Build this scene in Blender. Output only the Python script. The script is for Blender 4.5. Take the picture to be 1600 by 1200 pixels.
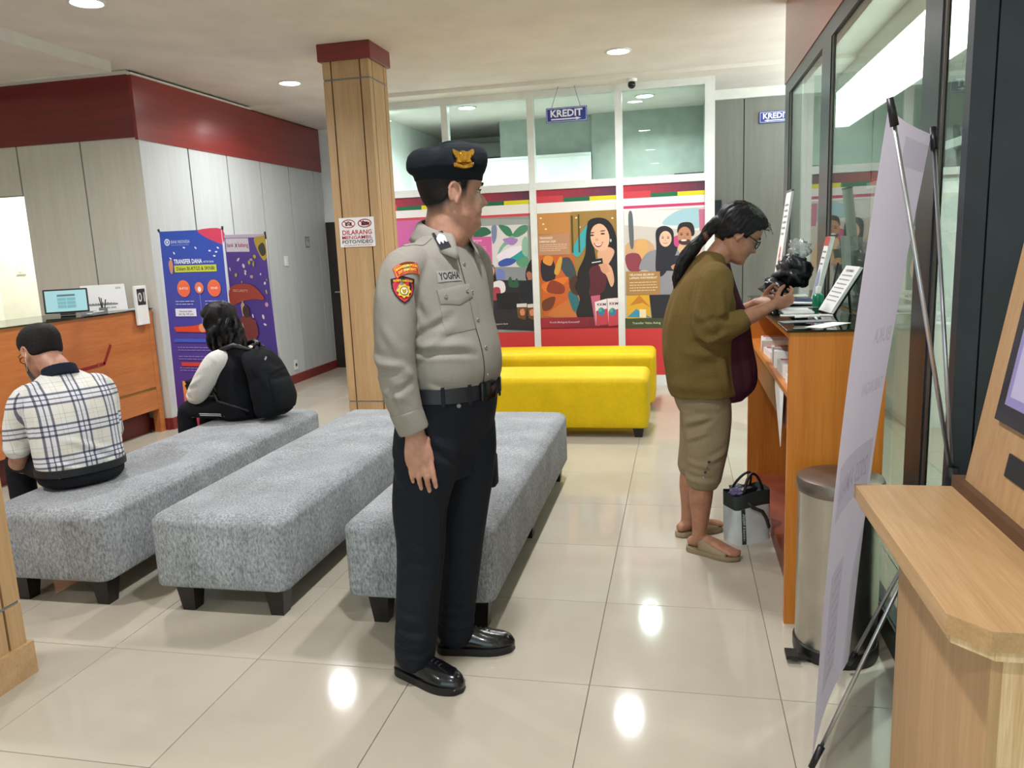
import bpy, bmesh, math, random
import numpy as np
from mathutils import Vector, Matrix, noise
from mathutils.bvhtree import BVHTree

random.seed(7)
np.random.seed(7)
PI = math.pi
SC = bpy.context.scene
COL = SC.collection
for o_ in list(bpy.data.objects):
    bpy.data.objects.remove(o_)

# ------------------------------------------------------------------ camera, world, exposure
CAM_YAW, CAM_PITCH, CAM_ROLL = -0.216619, 0.176306, -0.042427
CAM_H, FPX = 1.43229, 1217.44


def camera_basis():
    f = Vector((math.sin(CAM_YAW) * math.cos(CAM_PITCH), math.cos(CAM_YAW) * math.cos(CAM_PITCH), -math.sin(CAM_PITCH)))
    r0 = Vector((math.cos(CAM_YAW), -math.sin(CAM_YAW), 0))
    u0 = r0.cross(f)
    c, s = math.cos(CAM_ROLL), math.sin(CAM_ROLL)
    return c * r0 + s * u0, -s * r0 + c * u0, f


cr, cu, cf = camera_basis()
cam_d = bpy.data.cameras.new('camera')
cam = bpy.data.objects.new('camera', cam_d)
COL.objects.link(cam)
cam.matrix_world = Matrix(((cr.x, cu.x, -cf.x, 0), (cr.y, cu.y, -cf.y, 0), (cr.z, cu.z, -cf.z, CAM_H), (0, 0, 0, 1)))
cam_d.sensor_width = 36
cam_d.lens = FPX / 1600 * 36
cam_d.clip_start = 0.02
SC.camera = cam

world = bpy.data.worlds.new('world')
SC.world = world
world.use_nodes = True
world.node_tree.nodes['Background'].inputs[0].default_value = (0.75, 0.82, 0.9, 1)
world.node_tree.nodes['Background'].inputs[1].default_value = 3.0
SC.view_settings.view_transform = 'Standard'
SC.view_settings.look = 'None'
SC.view_settings.gamma = 1
SC.view_settings.use_curve_mapping = False
SC.view_settings.exposure = 0.24

LAMP_W = 25.0      # watts of each ceiling downlight
OFFICE_W = 38.0
ROOM_W = 90.0


# ------------------------------------------------------------------ colours and materials
def lin(c):
    if isinstance(c, str):
        c = c.lstrip('#')
        c = [int(c[i:i + 2], 16) for i in (0, 2, 4)]
    r = []
    for v in c[:3]:
        v = v / 255
        r.append(v / 12.92 if v <= 0.04045 else ((v + 0.055) / 1.055) ** 2.4)
    return (r[0], r[1], r[2], 1)


MATS = {}


def new_mat(name):
    m = bpy.data.materials.new(name)
    m.use_nodes = True
    nt = m.node_tree
    b = nt.nodes['Principled BSDF']
    MATS[name] = m
    return m, nt, b


def link(nt, a, b):
    nt.links.new(a, b)


def coords(nt, scale=(1, 1, 1), rot=(0, 0, 0), kind='Object'):
    tc = nt.nodes.new('ShaderNodeTexCoord')
    mp = nt.nodes.new('ShaderNodeMapping')
    mp.inputs['Scale'].default_value = scale
    mp.inputs['Rotation'].default_value = rot
    link(nt, tc.outputs[kind], mp.inputs['Vector'])
    return mp.outputs['Vector']


def noise_node(nt, vec, scale, detail=3, rough=0.55):
    n = nt.nodes.new('ShaderNodeTexNoise')
    n.inputs['Scale'].default_value = scale
    n.inputs['Detail'].default_value = detail
    n.inputs['Roughness'].default_value = rough
    if vec is not None:
        link(nt, vec, n.inputs['Vector'])
    return n.outputs['Fac']


def ramp(nt, fac, stops):
    r = nt.nodes.new('ShaderNodeValToRGB')
    e = r.color_ramp.elements
    while len(e) < len(stops):
        e.new(0.5)
    for k, (p, c) in enumerate(stops):
        e[k].position = p
        e[k].color = lin(c)
    link(nt, fac, r.inputs['Fac'])
    return r.outputs['Color']


def bump(nt, b, height, strength, dist=0.002):
    n = nt.nodes.new('ShaderNodeBump')
    n.inputs['Strength'].default_value = strength
    n.inputs['Distance'].default_value = dist
    link(nt, height, n.inputs['Height'])
    link(nt, n.outputs['Normal'], b.inputs['Normal'])


def shade(c, k):
    if isinstance(c, str):
        c = c.lstrip('#')
        c = [int(c[i:i + 2], 16) for i in (0, 2, 4)]
    return tuple(max(0, min(255, v * k)) for v in c)


def plain(name, col, rough=0.5, metal=0.0, var=0.06, scale=8, bmp=0.0, bscale=200, spec=0.5, coat=0.0):
    if name in MATS:
        return MATS[name]
    m, nt, b = new_mat(name)
    v = coords(nt)
    f = noise_node(nt, v, scale)
    link(nt, ramp(nt, f, [(0.3, shade(col, 1 - var)), (0.7, shade(col, 1 + var))]), b.inputs['Base Color'])
    b.inputs['Roughness'].default_value = rough
    b.inputs['Metallic'].default_value = metal
    b.inputs['Specular IOR Level'].default_value = spec
    b.inputs['Coat Weight'].default_value = coat
    if bmp:
        bump(nt, b, noise_node(nt, v, bscale, 2), bmp)
    return m


def wood(name, c1, c2, axis=2, scale=14, stretch=0.06, rough=0.35, coat=0.0, contrast=(0.35, 0.65)):
    """streaky veneer, grain running along the given axis"""
    m, nt, b = new_mat(name)
    s = [1, 1, 1]
    s[axis] = stretch
    v = coords(nt, tuple(s))
    f1 = noise_node(nt, v, scale, 5, 0.65)
    f2 = noise_node(nt, v, scale * 7, 2, 0.5)
    mx = nt.nodes.new('ShaderNodeMath')
    mx.operation = 'MULTIPLY_ADD'
    mx.inputs[1].default_value = 0.35
    link(nt, f2, mx.inputs[0])
    ad = nt.nodes.new('ShaderNodeMath')
    ad.operation = 'MULTIPLY'
    ad.inputs[1].default_value = 0.65
    link(nt, f1, ad.inputs[0])
    link(nt, ad.outputs[0], mx.inputs[2])
    link(nt, ramp(nt, mx.outputs[0], [(contrast[0], c1), (contrast[1], c2)]), b.inputs['Base Color'])
    b.inputs['Roughness'].default_value = rough
    b.inputs['Coat Weight'].default_value = coat
    b.inputs['Coat Roughness'].default_value = 0.15
    return m


def fabric(name, c1, c2, scale=220, rough=0.9, bmp=0.35, fine=(1, 1, 1), big=0.08, contrast=(0.38, 0.62)):
    """woven cloth: fine speckle of two colours plus broad tonal drift"""
    m, nt, b = new_mat(name)
    v = coords(nt, fine)
    f1 = noise_node(nt, v, scale, 2, 0.7)
    c = ramp(nt, f1, [(contrast[0], c1), (contrast[1], c2)])
    if big:
        f2 = noise_node(nt, coords(nt), 6, 3)
        g = ramp(nt, f2, [(0.3, (255 * (1 - big),) * 3), (0.7, (255,) * 3)])
        mx = nt.nodes.new('ShaderNodeMix')
        mx.data_type = 'RGBA'
        mx.blend_type = 'MULTIPLY'
        mx.inputs['Factor'].default_value = 1
        link(nt, c, mx.inputs['A'])
        link(nt, g, mx.inputs['B'])
        c = mx.outputs['Result']
    link(nt, c, b.inputs['Base Color'])
    b.inputs['Roughness'].default_value = rough
    b.inputs['Specular IOR Level'].default_value = 0.2
    if bmp:
        bump(nt, b, f1, bmp, 0.0015)
    return m


def emit(name, col, strength):
    m, nt, b = new_mat(name)
    b.inputs['Base Color'].default_value = lin(col)
    b.inputs['Emission Color'].default_value = lin(col)
    b.inputs['Emission Strength'].default_value = strength
    return m


def glass(name, tint, refl_rough=0.0, frost=0.0, frost_col='#ffffff', ior=1.5):
    """thin pane: clear body with a Fresnel reflection"""
    m, nt, b = new_mat(name)
    out = nt.nodes['Material Output']
    tr = nt.nodes.new('ShaderNodeBsdfTransparent')
    tr.inputs['Color'].default_value = lin(tint)
    gl = nt.nodes.new('ShaderNodeBsdfGlossy')
    gl.inputs['Roughness'].default_value = refl_rough
    fr = nt.nodes.new('ShaderNodeFresnel')
    # both faces of the pane reflect alike (no inner total reflection in a thin pane)
    ge = nt.nodes.new('ShaderNodeNewGeometry')
    mr = nt.nodes.new('ShaderNodeMapRange')
    mr.inputs['To Min'].default_value = ior
    mr.inputs['To Max'].default_value = 1 / ior
    link(nt, ge.outputs['Backfacing'], mr.inputs['Value'])
    link(nt, mr.outputs[0], fr.inputs['IOR'])
    mx = nt.nodes.new('ShaderNodeMixShader')
    link(nt, fr.outputs[0], mx.inputs[0])
    body = tr.outputs[0]
    if frost:
        df = nt.nodes.new('ShaderNodeBsdfDiffuse')
        df.inputs['Color'].default_value = lin(frost_col)
        m2 = nt.nodes.new('ShaderNodeMixShader')
        m2.inputs[0].default_value = frost
        link(nt, tr.outputs[0], m2.inputs[1])
        link(nt, df.outputs[0], m2.inputs[2])
        body = m2.outputs[0]
    link(nt, body, mx.inputs[1])
    link(nt, gl.outputs[0], mx.inputs[2])
    link(nt, mx.outputs[0], out.inputs['Surface'])
    return m


def ink(name='printed_ink', rough=0.4):
    """flat print: colour from the face-corner colour attribute"""
    m, nt, b = new_mat(name)
    a = nt.nodes.new('ShaderNodeVertexColor')
    a.layer_name = 'Col'
    link(nt, a.outputs['Color'], b.inputs['Base Color'])
    b.inputs['Roughness'].default_value = rough
    return m


ink()
ink('cloth_ink', 0.85)
wood('veneer_pale', '#b18c60', '#c6a57a', 2, 16, 0.05, 0.45)
wood('veneer_pale_x', '#b18c60', '#c6a57a', 0, 16, 0.05, 0.45)
wood('kiosk_wood', '#ab8558', '#bf996c', 2, 40, 0.03, 0.45)
wood('kiosk_wood_y', '#ab8558', '#c29d70', 1, 40, 0.03, 0.4)
wood('kiosk_edge', '#c9a071', '#ecd0a4', 2, 45, 0.04, 0.5)
wood('mahogany_y', '#7c2a26', '#97332d', 1, 12, 0.05, 0.28, 0.3)
wood('mahogany_x', '#6b2224', '#84292a', 0, 12, 0.05, 0.28, 0.3)
wood('cap_red', '#6f2a2a', '#84302e', 0, 12, 0.05, 0.35)
wood('desk_wood', '#ae6534', '#c57c44', 1, 10, 0.09, 0.3, 0.15)
wood('counter_wood', '#b76a22', '#cf8230', 2, 16, 0.05, 0.33)
wood('counter_wood_y', '#bd6f26', '#d28634', 1, 16, 0.05, 0.33)
plain('counter_inner', '#7a3a24', 0.45, var=0.12)
plain('gold_strip', '#a9853f', 0.3, 0.6)
plain('red_inlay', '#8c2a20', 0.35)
plain('plinth_red', '#5a201c', 0.45)
wood('panel_white', '#bcc1c0', '#c8cccb', 2, 18, 0.06, 0.38, 0.05)
wood('panel_beige', '#cfc8bb', '#dad4c9', 2, 16, 0.05, 0.5)
wood('panel_grey', '#75766f', '#81817a', 2, 16, 0.05, 0.5)
plain('seam_dark', '#343635', 0.7)
plain('seam_brown', '#5d4028', 0.7)
plain('ceiling_paint', '#e2ddd6', 0.9, var=0.025, scale=3)
plain('white_paint', '#e2e2dc', 0.5, var=0.02)
plain('warm_white_wall', '#f1f0dc', 0.7, var=0.02)
plain('wall_green_grey', '#a3aca4', 0.8, var=0.04)
plain('wall_white', '#e8ebe8', 0.8, var=0.02)
plain('frame_white', '#dfe3e0', 0.35, var=0.02)
plain('frame_dark', '#343a3e', 0.32, 0.5, var=0.05)
plain('dark_panel', '#33393d', 0.4, 0.2, var=0.06)
plain('baseboard_red', '#7d2b27', 0.4)
plain('black_plastic', '#141516', 0.4, var=0.1)
plain('black_gloss', '#0d0e10', 0.15, var=0.1)
plain('dark_leg', '#17120f', 0.35)
plain('white_plastic', '#e6e6e1', 0.4, var=0.02)
plain('ivory_plastic', '#e2dfcf', 0.45, var=0.02)
plain('grey_plastic', '#7c8082', 0.5)
plain('paper_white', '#eeeeea', 0.8, var=0.02)
plain('steel', '#b9b6ae', 0.28, 1.0, var=0.05)
plain('steel_lid', '#7f756d', 0.35, 0.8, var=0.05)
plain('silver_rod', '#c9cacc', 0.3, 1.0)
plain('door_dark', '#2a2422', 0.5)
plain('mat_red', '#a52a32', 0.95, var=0.1, scale=60)
plain('green_liquid', '#127a52', 0.15)
plain('blue_card', '#31405f', 0.5)
plain('plastic_bag', '#15181a', 0.3, bmp=0.9, bscale=60)
fabric('grey_tweed', '#76797c', '#b7babc', 130, 0.95, 0.5, (1, 1, 0.45), 0.12, (0.3, 0.7))
fabric('yellow_vinyl', '#d6b40c', '#dcba10', 40, 0.6, 0.08, (1, 1, 1), 0.05)
glass('clear_glass', '#e4efeb', ior=1.35)
glass('window_glass', '#d2ded8', 0.0, ior=1.3)
glass('counter_glass', '#a9c4b8', 0.0)
emit('lamp_glow', '#f4f8ff', 60)
emit('strip_glow', '#eef6f4', 9)
emit('tablet_screen', '#9fd6dc', 0.9)
emit('kiosk_screen', '#a99bd0', 0.8)


def tile_mat():
    m, nt, b = new_mat('porcelain_tile')
    oi = nt.nodes.new('ShaderNodeObjectInfo')
    geo = nt.nodes.new('ShaderNodeNewGeometry')
    f = noise_node(nt, geo.outputs['Position'], 2.2, 4)
    f2 = noise_node(nt, geo.outputs['Position'], 90, 2)
    a = nt.nodes.new('ShaderNodeMath')
    a.operation = 'MULTIPLY_ADD'
    a.inputs[1].default_value = 0.25
    link(nt, oi.outputs['Random'], a.inputs[0])
    link(nt, f, a.inputs[2])
    link(nt, ramp(nt, a.outputs[0], [(0.3, '#ada493'), (0.85, '#b8b09f')]), b.inputs['Base Color'])
    rr = nt.nodes.new('ShaderNodeMapRange')
    rr.inputs['To Min'].default_value = 0.06
    rr.inputs['To Max'].default_value = 0.10
    link(nt, f2, rr.inputs['Value'])
    link(nt, rr.outputs[0], b.inputs['Roughness'])
    b.inputs['Specular IOR Level'].default_value = 0.3
    return m


tile_mat()
plain('blue_sign', '#2a3592', 0.4)
plain('grout', '#6f6a5c', 0.9)


# ------------------------------------------------------------------ mesh helpers
def world_off(p):
    v = Vector((0, 0, 0))
    while p is not None:
        v += p.location
        p = p.parent
    return v


def link_mesh(name, me, parent=None):
    o = bpy.data.objects.new(name, me)
    COL.objects.link(o)
    if parent is not None:
        o.parent = parent
    return o


def tag(o, label, cat, group=None):
    o['label'] = label
    o['category'] = cat
    if group:
        o['group'] = group
    return o


def struct(o):
    o['kind'] = 'structure'
    return o


def thing(name, label, cat, loc=(0, 0, 0), rotz=0, group=None):
    o = bpy.data.objects.new(name, None)
    COL.objects.link(o)
    o.empty_display_size = 0.1
    o.location = loc
    o.rotation_euler = (0, 0, rotz)
    return tag(o, label, cat, group)


class MB:
    """collects shapes and links them as one mesh object"""

    def __init__(self):
        self.v, self.f, self.m = [], [], []

    def add(self, vs, fs, mi=0):
        n = len(self.v)
        self.v += [tuple(p) for p in vs]
        self.f += [tuple(i + n for i in f) for f in fs]
        self.m += [mi] * len(fs)
        return self

    def box(self, x0, x1, y0, y1, z0, z1, mi=0, mat=None):
        vs = [Vector((x, y, z)) for z in (z0, z1) for y in (y0, y1) for x in (x0, x1)]
        if mat is not None:
            vs = [mat @ p for p in vs]
        return self.add(vs, [(0, 2, 3, 1), (4, 5, 7, 6), (0, 1, 5, 4), (2, 6, 7, 3), (0, 4, 6, 2), (1, 3, 7, 5)], mi)

    def rbox(self, x0, x1, y0, y1, z0, z1, r=0.01, seg=2, mi=0, mat=None):
        bm = bmesh.new()
        bmesh.ops.create_cube(bm, size=1)
        for p in bm.verts:
            p.co = Vector(((x0 + x1) / 2 + p.co.x * (x1 - x0), (y0 + y1) / 2 + p.co.y * (y1 - y0), (z0 + z1) / 2 + p.co.z * (z1 - z0)))
        r = min(r, 0.49 * min(x1 - x0, y1 - y0, z1 - z0))
        bmesh.ops.bevel(bm, geom=bm.edges[:], offset=r, segments=seg, profile=0.5, affect='EDGES')
        return self.bm(bm, mi, mat)

    def bm(self, bm, mi=0, mat=None):
        bm.verts.ensure_lookup_table()
        bm.verts.index_update()
        vs = [p.co.copy() for p in bm.verts]
        if mat is not None:
            vs = [mat @ p for p in vs]
        fs = [tuple(q.index for q in f.verts) for f in bm.faces]
        bm.free()
        return self.add(vs, fs, mi)

    def lathe(self, prof, seg=24, c=(0, 0, 0), mi=0, mat=None, caps=True):
        vs, fs = [], []
        n = len(prof)
        for k in range(seg):
            a = 2 * PI * k / seg
            for r, z in prof:
                vs.append(Vector((r * math.cos(a), r * math.sin(a), z)))
        for k in range(seg):
            k2 = (k + 1) % seg
            for j in range(n - 1):
                fs.append((k * n + j, k2 * n + j, k2 * n + j + 1, k * n + j + 1))
        if caps:
            fs.append(tuple(k * n for k in range(seg))[::-1])
            fs.append(tuple(k * n + n - 1 for k in range(seg)))
        if mat is not None:
            vs = [mat @ p for p in vs]
        cv = Vector(c)
        return self.add([p + cv for p in vs], fs, mi)

    def tube(self, pts, rad, seg=8, mi=0, closed=False, caps=True):
        pts = [Vector(p) for p in pts]
        n = len(pts)
        rad = rad if isinstance(rad, (list, tuple)) else [rad] * n
        vs, fs = [], []
        up = None
        for k, p in enumerate(pts):
            if closed:
                t = pts[(k + 1) % n] - pts[k - 1]
            else:
                t = pts[min(k + 1, n - 1)] - pts[max(k - 1, 0)]
            t.normalize()
            if up is None:
                up = Vector((0, 0, 1)) if abs(t.z) < 0.9 else Vector((1, 0, 0))
            a = t.cross(up)
            if a.length < 1e-6:
                a = t.cross(Vector((0.3, 0.5, 0.8)))
            a.normalize()
            b = a.cross(t).normalized()
            up = b
            for s in range(seg):
                an = 2 * PI * s / seg
                vs.append(p + rad[k] * (math.cos(an) * a + math.sin(an) * b))
        m = n if closed else n - 1
        for k in range(m):
            k2 = (k + 1) % n
            for s in range(seg):
                s2 = (s + 1) % seg
                fs.append((k * seg + s, k * seg + s2, k2 * seg + s2, k2 * seg + s))
        if caps and not closed:
            fs.append(tuple(range(seg))[::-1])
            fs.append(tuple((n - 1) * seg + s for s in range(seg)))
        return self.add(vs, fs, mi)

    def ball(self, c, r, seg=16, rings=10, mi=0, mat=None):
        rx, ry, rz = r if isinstance(r, (tuple, list)) else (r, r, r)
        prof = []
        vs, fs = [], []
        for i in range(rings + 1):
            t = PI * i / rings
            for k in range(seg):
                a = 2 * PI * k / seg
                vs.append(Vector((rx * math.sin(t) * math.cos(a), ry * math.sin(t) * math.sin(a), rz * math.cos(t))))
        for i in range(rings):
            for k in range(seg):
                k2 = (k + 1) % seg
                fs.append((i * seg + k, (i + 1) * seg + k, (i + 1) * seg + k2, i * seg + k2))
        if mat is not None:
            vs = [mat @ p for p in vs]
        cv = Vector(c)
        return self.add([p + cv for p in vs], fs, mi)

    def prism(self, poly, thick, origin, ux, uy, mi=0):
        """extrude a 2-D outline lying in the plane (ux, uy) by thick along ux x uy"""
        o, ux, uy = Vector(origin), Vector(ux), Vector(uy)
        nn = ux.cross(uy).normalized() * thick
        n = len(poly)
        vs = [o + ux * a + uy * b for a, b in poly] + [o + ux * a + uy * b + nn for a, b in poly]
        fs = [tuple(range(n))[::-1], tuple(range(n, 2 * n))]
        for k in range(n):
            k2 = (k + 1) % n
            fs.append((k, k2, n + k2, n + k))
        return self.add(vs, fs, mi)

    def build(self, name, mats, parent=None, smooth=False, world=True, angle=None):
        off = world_off(parent) if (parent is not None and world) else Vector((0, 0, 0))
        me = bpy.data.meshes.new(name)
        me.from_pydata([(p[0] - off.x, p[1] - off.y, p[2] - off.z) for p in self.v], [], self.f)
        if isinstance(mats, str):
            mats = [mats]
        for k in mats:
            me.materials.append(MATS[k])
        if len(mats) > 1:
            me.polygons.foreach_set('material_index', self.m)
        bm = bmesh.new()
        bm.from_mesh(me)
        bmesh.ops.recalc_face_normals(bm, faces=bm.faces)
        bm.to_mesh(me)
        bm.free()
        if smooth:
            me.polygons.foreach_set('use_smooth', [True] * len(me.polygons))
            if angle:
                me.set_sharp_from_angle(angle=math.radians(angle))
        me.update()
        return link_mesh(name, me, parent)


def dup(root, loc, label=None, group=None, rotz=None):
    r = root.copy()
    COL.objects.link(r)
    r.location = loc
    if rotz is not None:
        r.rotation_euler = (0, 0, rotz)
    if label:
        r['label'] = label
    if group:
        r['group'] = group
    for ch in list(root.children):
        c = ch.copy()
        COL.objects.link(c)
        c.parent = r
        for g in ch.children:
            d = g.copy()
            COL.objects.link(d)
            d.parent = c
    return r


# ------------------------------------------------------------------ flat print (signs, posters, patches)
_TXT = {}


def text_geo(s, size, bold=0.0):
    key = (s, bold)
    if key not in _TXT:
        cu_ = bpy.data.curves.new('t', 'FONT')
        cu_.body = s
        cu_.size = 1
        cu_.resolution_u = 2
        cu_.offset = bold
        ob_ = bpy.data.objects.new('t', cu_)
        COL.objects.link(ob_)
        dg = bpy.context.evaluated_depsgraph_get()
        me = bpy.data.meshes.new_from_object(ob_.evaluated_get(dg))
        vs = [(v.co.x, v.co.y) for v in me.vertices]
        fs = [tuple(p.vertices) for p in me.polygons]
        bpy.data.objects.remove(ob_)
        bpy.data.meshes.remove(me)
        bpy.data.curves.remove(cu_)
        _TXT[key] = (vs, fs)
    vs, fs = _TXT[key]
    return [(x * size, y * size) for x, y in vs], fs


class Print:
    """layers of flat colour; (u, v) in metres from the top-left corner, v downwards"""

    def __init__(self, step=0.0002):
        self.v, self.f, self.c = [], [], []
        self.z = 0.0
        self.step = step

    def _add(self, pts, faces, col):
        n = len(self.v)
        self.v += [(u, v, self.z) for u, v in pts]
        for f in faces:
            self.f.append(tuple(i + n for i in f))
            self.c.append(lin(col))
        self.z += self.step
        return self

    def poly(self, pts, col):
        return self._add(pts, [tuple(range(len(pts)))], col)

    def rect(self, u0, v0, u1, v1, col):
        return self.poly([(u0, v0), (u1, v0), (u1, v1), (u0, v1)], col)

    def grid(self, u0, v0, u1, v1, col, nu=8, nv=8):
        pts = [(u0 + (u1 - u0) * i / nu, v0 + (v1 - v0) * j / nv) for j in range(nv + 1) for i in range(nu + 1)]
        w = nu + 1
        return self._add(pts, [(j * w + i, j * w + i + 1, (j + 1) * w + i + 1, (j + 1) * w + i) for j in range(nv) for i in range(nu)], col)

    def gradient(self, u0, v0, u1, v1, c0, c1, n=10, horiz=False):
        a, b = lin(c0), lin(c1)
        for k in range(n):
            t0, t1 = k / n, (k + 1) / n
            q = tuple(a[i] + (b[i] - a[i]) * (k + 0.5) / n for i in range(3)) + (1,)
            nn = len(self.v)
            if horiz:
                pts = [(u0 + (u1 - u0) * t0, v0), (u0 + (u1 - u0) * t1, v0), (u0 + (u1 - u0) * t1, v1), (u0 + (u1 - u0) * t0, v1)]
            else:
                pts = [(u0, v0 + (v1 - v0) * t0), (u1, v0 + (v1 - v0) * t0), (u1, v0 + (v1 - v0) * t1), (u0, v0 + (v1 - v0) * t1)]
            self.v += [(x, y, self.z) for x, y in pts]
            self.f.append((nn, nn + 1, nn + 2, nn + 3))
            self.c.append(q)
        self.z += self.step
        return self

    def ell(self, cu_, cv, ru, rv, col, rot=0, n=20):
        c, s = math.cos(rot), math.sin(rot)
        pts = []
        for k in range(n):
            a = 2 * PI * k / n
            x, y = ru * math.cos(a), rv * math.sin(a)
            pts.append((cu_ + c * x - s * y, cv + s * x + c * y))
        return self.poly(pts, col)

    def blob(self, pts, col, sub=4):
        """smooth closed outline through the points"""
        n = len(pts)
        out = []
        for k in range(n):
            p0, p1, p2, p3 = pts[k - 1], pts[k], pts[(k + 1) % n], pts[(k + 2) % n]
            for j in range(sub):
                t = j / sub
                out.append(tuple(0.5 * ((2 * p1[i]) + (-p0[i] + p2[i]) * t + (2 * p0[i] - 5 * p1[i] + 4 * p2[i] - p3[i]) * t * t + (-p0[i] + 3 * p1[i] - 3 * p2[i] + p3[i]) * t ** 3) for i in (0, 1)))
        return self.poly(out, col)

    def ring(self, cu_, cv, ru, rv, w, col, n=28):
        pts = []
        for k in range(n):
            a = 2 * PI * k / n
            pts.append((cu_ + ru * math.cos(a), cv + rv * math.sin(a)))
        for k in range(n):
            a = 2 * PI * k / n
            pts.append((cu_ + (ru - w) * math.cos(a), cv + (rv - w) * math.sin(a)))
        return self._add(pts, [(k, (k + 1) % n, n + (k + 1) % n, n + k) for k in range(n)], col)

    def line(self, p, q, w, col):
        d = Vector((q[0] - p[0], q[1] - p[1]))
        d.normalize()
        a = (-d.y * w / 2, d.x * w / 2)
        return self.poly([(p[0] + a[0], p[1] + a[1]), (q[0] + a[0], q[1] + a[1]), (q[0] - a[0], q[1] - a[1]), (p[0] - a[0], p[1] - a[1])], col)

    def text(self, s, u, v, size, col, align='l', bold=0.0, width=None, rot=0.0):
        """v is the baseline"""
        vs, fs = text_geo(s, size, bold)
        if not vs:
            return self
        x0, x1 = min(p[0] for p in vs), max(p[0] for p in vs)
        k = (width / (x1 - x0)) if width else 1.0
        w = (x1 - x0) * k
        sh = {'l': 0, 'c': -w / 2, 'r': -w}[align]
        c, sn = math.cos(rot), math.sin(rot)
        pts = []
        for x, y in vs:
            px, py = (x - x0) * k + sh, -y
            pts.append((u + c * px - sn * py, v + sn * px + c * py))
        return self._add(pts, fs, col)

    def lines(self, u0, v0, u1, n, pitch, w, col):
        """rows of print too small to read"""
        for k in range(n):
            x = u0
            end = u1 - (0.25 * (u1 - u0) * random.random() if k == n - 1 else 0.04 * (u1 - u0) * random.random())
            while x < end:
                l = min(end - x, w * random.uniform(2, 6))
                self.rect(x, v0 + k * pitch, x + l, v0 + k * pitch + w, col)
                self.z -= self.step
                x += l + w * 0.8
        self.z += self.step
        return self

    def build(self, name, parent, origin, ux, uy_down, proj=None, mat='printed_ink', world=True, warp=None):
        """origin = top-left corner; ux along the width, uy_down down the height"""
        o, ux, dn = Vector(origin), Vector(ux).normalized(), Vector(uy_down).normalized()
        nn = dn.cross(ux).normalized()
        off = world_off(parent) if (parent is not None and world) else Vector((0, 0, 0))
        vs = []
        for u, v, z in self.v:
            if warp:
                u, v = warp(u, v)
            p = o + ux * u + dn * v
            p = proj(p, z, nn) if proj else p + nn * z
            vs.append(p - off)
        me = bpy.data.meshes.new(name)
        me.from_pydata(vs, [], self.f)
        me.materials.append(MATS[mat])
        ca = me.color_attributes.new('Col', 'FLOAT_COLOR', 'CORNER')
        cols = []
        for f, c in zip(self.f, self.c):
            cols += list(c) * len(f)
        ca.data.foreach_set('color', cols)
        me.update()
        return link_mesh(name, me, parent)

# ================================================================== THE SETTING
HC, HB = 2.92, 2.885          # lobby ceiling, ceiling behind the step
XW = 0.70                     # plane of the glazed front on the right
YP = 7.80                     # plane of the glazed partition
OX, OY, TS = -0.29638, 2.33648, 0.6

floor = struct(MB().box(-7.2, 4.2, -3.4, 14, -0.12, -0.0035).build('floor', 'grout'))
tm = MB()
g, d_, ch = 0.0012, 0.012, 0.0012
a_, b_ = g, TS - g
tm.add([(a_, a_, -d_), (b_, a_, -d_), (b_, b_, -d_), (a_, b_, -d_), (a_, a_, -ch), (b_, a_, -ch), (b_, b_, -ch), (a_, b_, -ch),
        (a_ + ch, a_ + ch, 0), (b_ - ch, a_ + ch, 0), (b_ - ch, b_ - ch, 0), (a_ + ch, b_ - ch, 0)],
       [(3, 2, 1, 0), (0, 1, 5, 4), (1, 2, 6, 5), (2, 3, 7, 6), (3, 0, 4, 7), (4, 5, 9, 8), (5, 6, 10, 9), (6, 7, 11, 10), (7, 4, 8, 11), (8, 9, 10, 11)])
tile0 = tm.build('floor_tile', 'porcelain_tile', floor)
first = True
rest = MB()
for i in range(-12, 8):
    for j in range(-10, 20):
        x, y = OX + i * TS, OY + j * TS
        if x < -7 or x > 3.6 or y < -3.4 or y > 11:
            continue
        seen = (-4.9 <= x <= 0.75 and 0.4 <= y <= 9.6) or (0.2 < x < 1.9 and 5.6 < y < 8.8)
        if seen:
            if first:
                tile0.location = (x, y, 0)
                first = False
            else:
                t = tile0.copy()
                COL.objects.link(t)
                t.location = (x, y, 0)
        else:
            rest.box(x + g, x + TS - g, y + g, y + TS - g, -d_, 0)
rf = rest.build('floor_tile_field', 'porcelain_tile', floor)
rf['kind'] = 'stuff'

ceil = struct(MB().box(-7.2, 4.2, -3.4, 7.5, HC, HC + 0.1).build('ceiling', 'ceiling_paint'))
struct(MB().box(-7.2, 4.2, 7.5, 14, HB, HB + 0.1).build('ceiling', 'ceiling_paint'))
al = MB().box(-7.2, -4.2, -3.4, 5.44, 2.85, HC + 0.01)
struct(al.build('ceiling', 'ceiling_paint'))
struct(MB().box(-4.2, -4.188, -3.4, 5.452, 2.842, HC).box(-7.2, -4.2, 5.44, 5.452, 2.842, HC).build('trim_1', 'white_paint'))

# --- left wall: white panels, red band, red baseboard
wl_ = struct(MB().box(-4.42, -4.262, 5.76, 9.05, 0, HB + 0.04).build('wall_left', 'seam_dark'))
seams = [5.752, 6.40, 7.01, 7.62, 8.23, 8.84, 9.05]
for k in range(6):
    MB().box(-4.266, -4.25, seams[k] + (0.0 if k == 0 else 0.009), seams[k + 1] - 0.009, 0.1, 2.392).build('wall_panel', 'panel_white', wl_)
MB().box(-4.268, -4.24, 5.735, 9.05, 2.392, 2.885).build('red_band', 'mahogany_y', wl_)
MB().box(-4.268, -4.225, 5.715, 9.05, 2.885, 2.90).build('cornice', 'white_paint', wl_)
struct(MB().box(-4.262, -4.238, 5.745, 9.05, 0, 0.1).build('baseboard_left', 'baseboard_red'))
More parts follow.
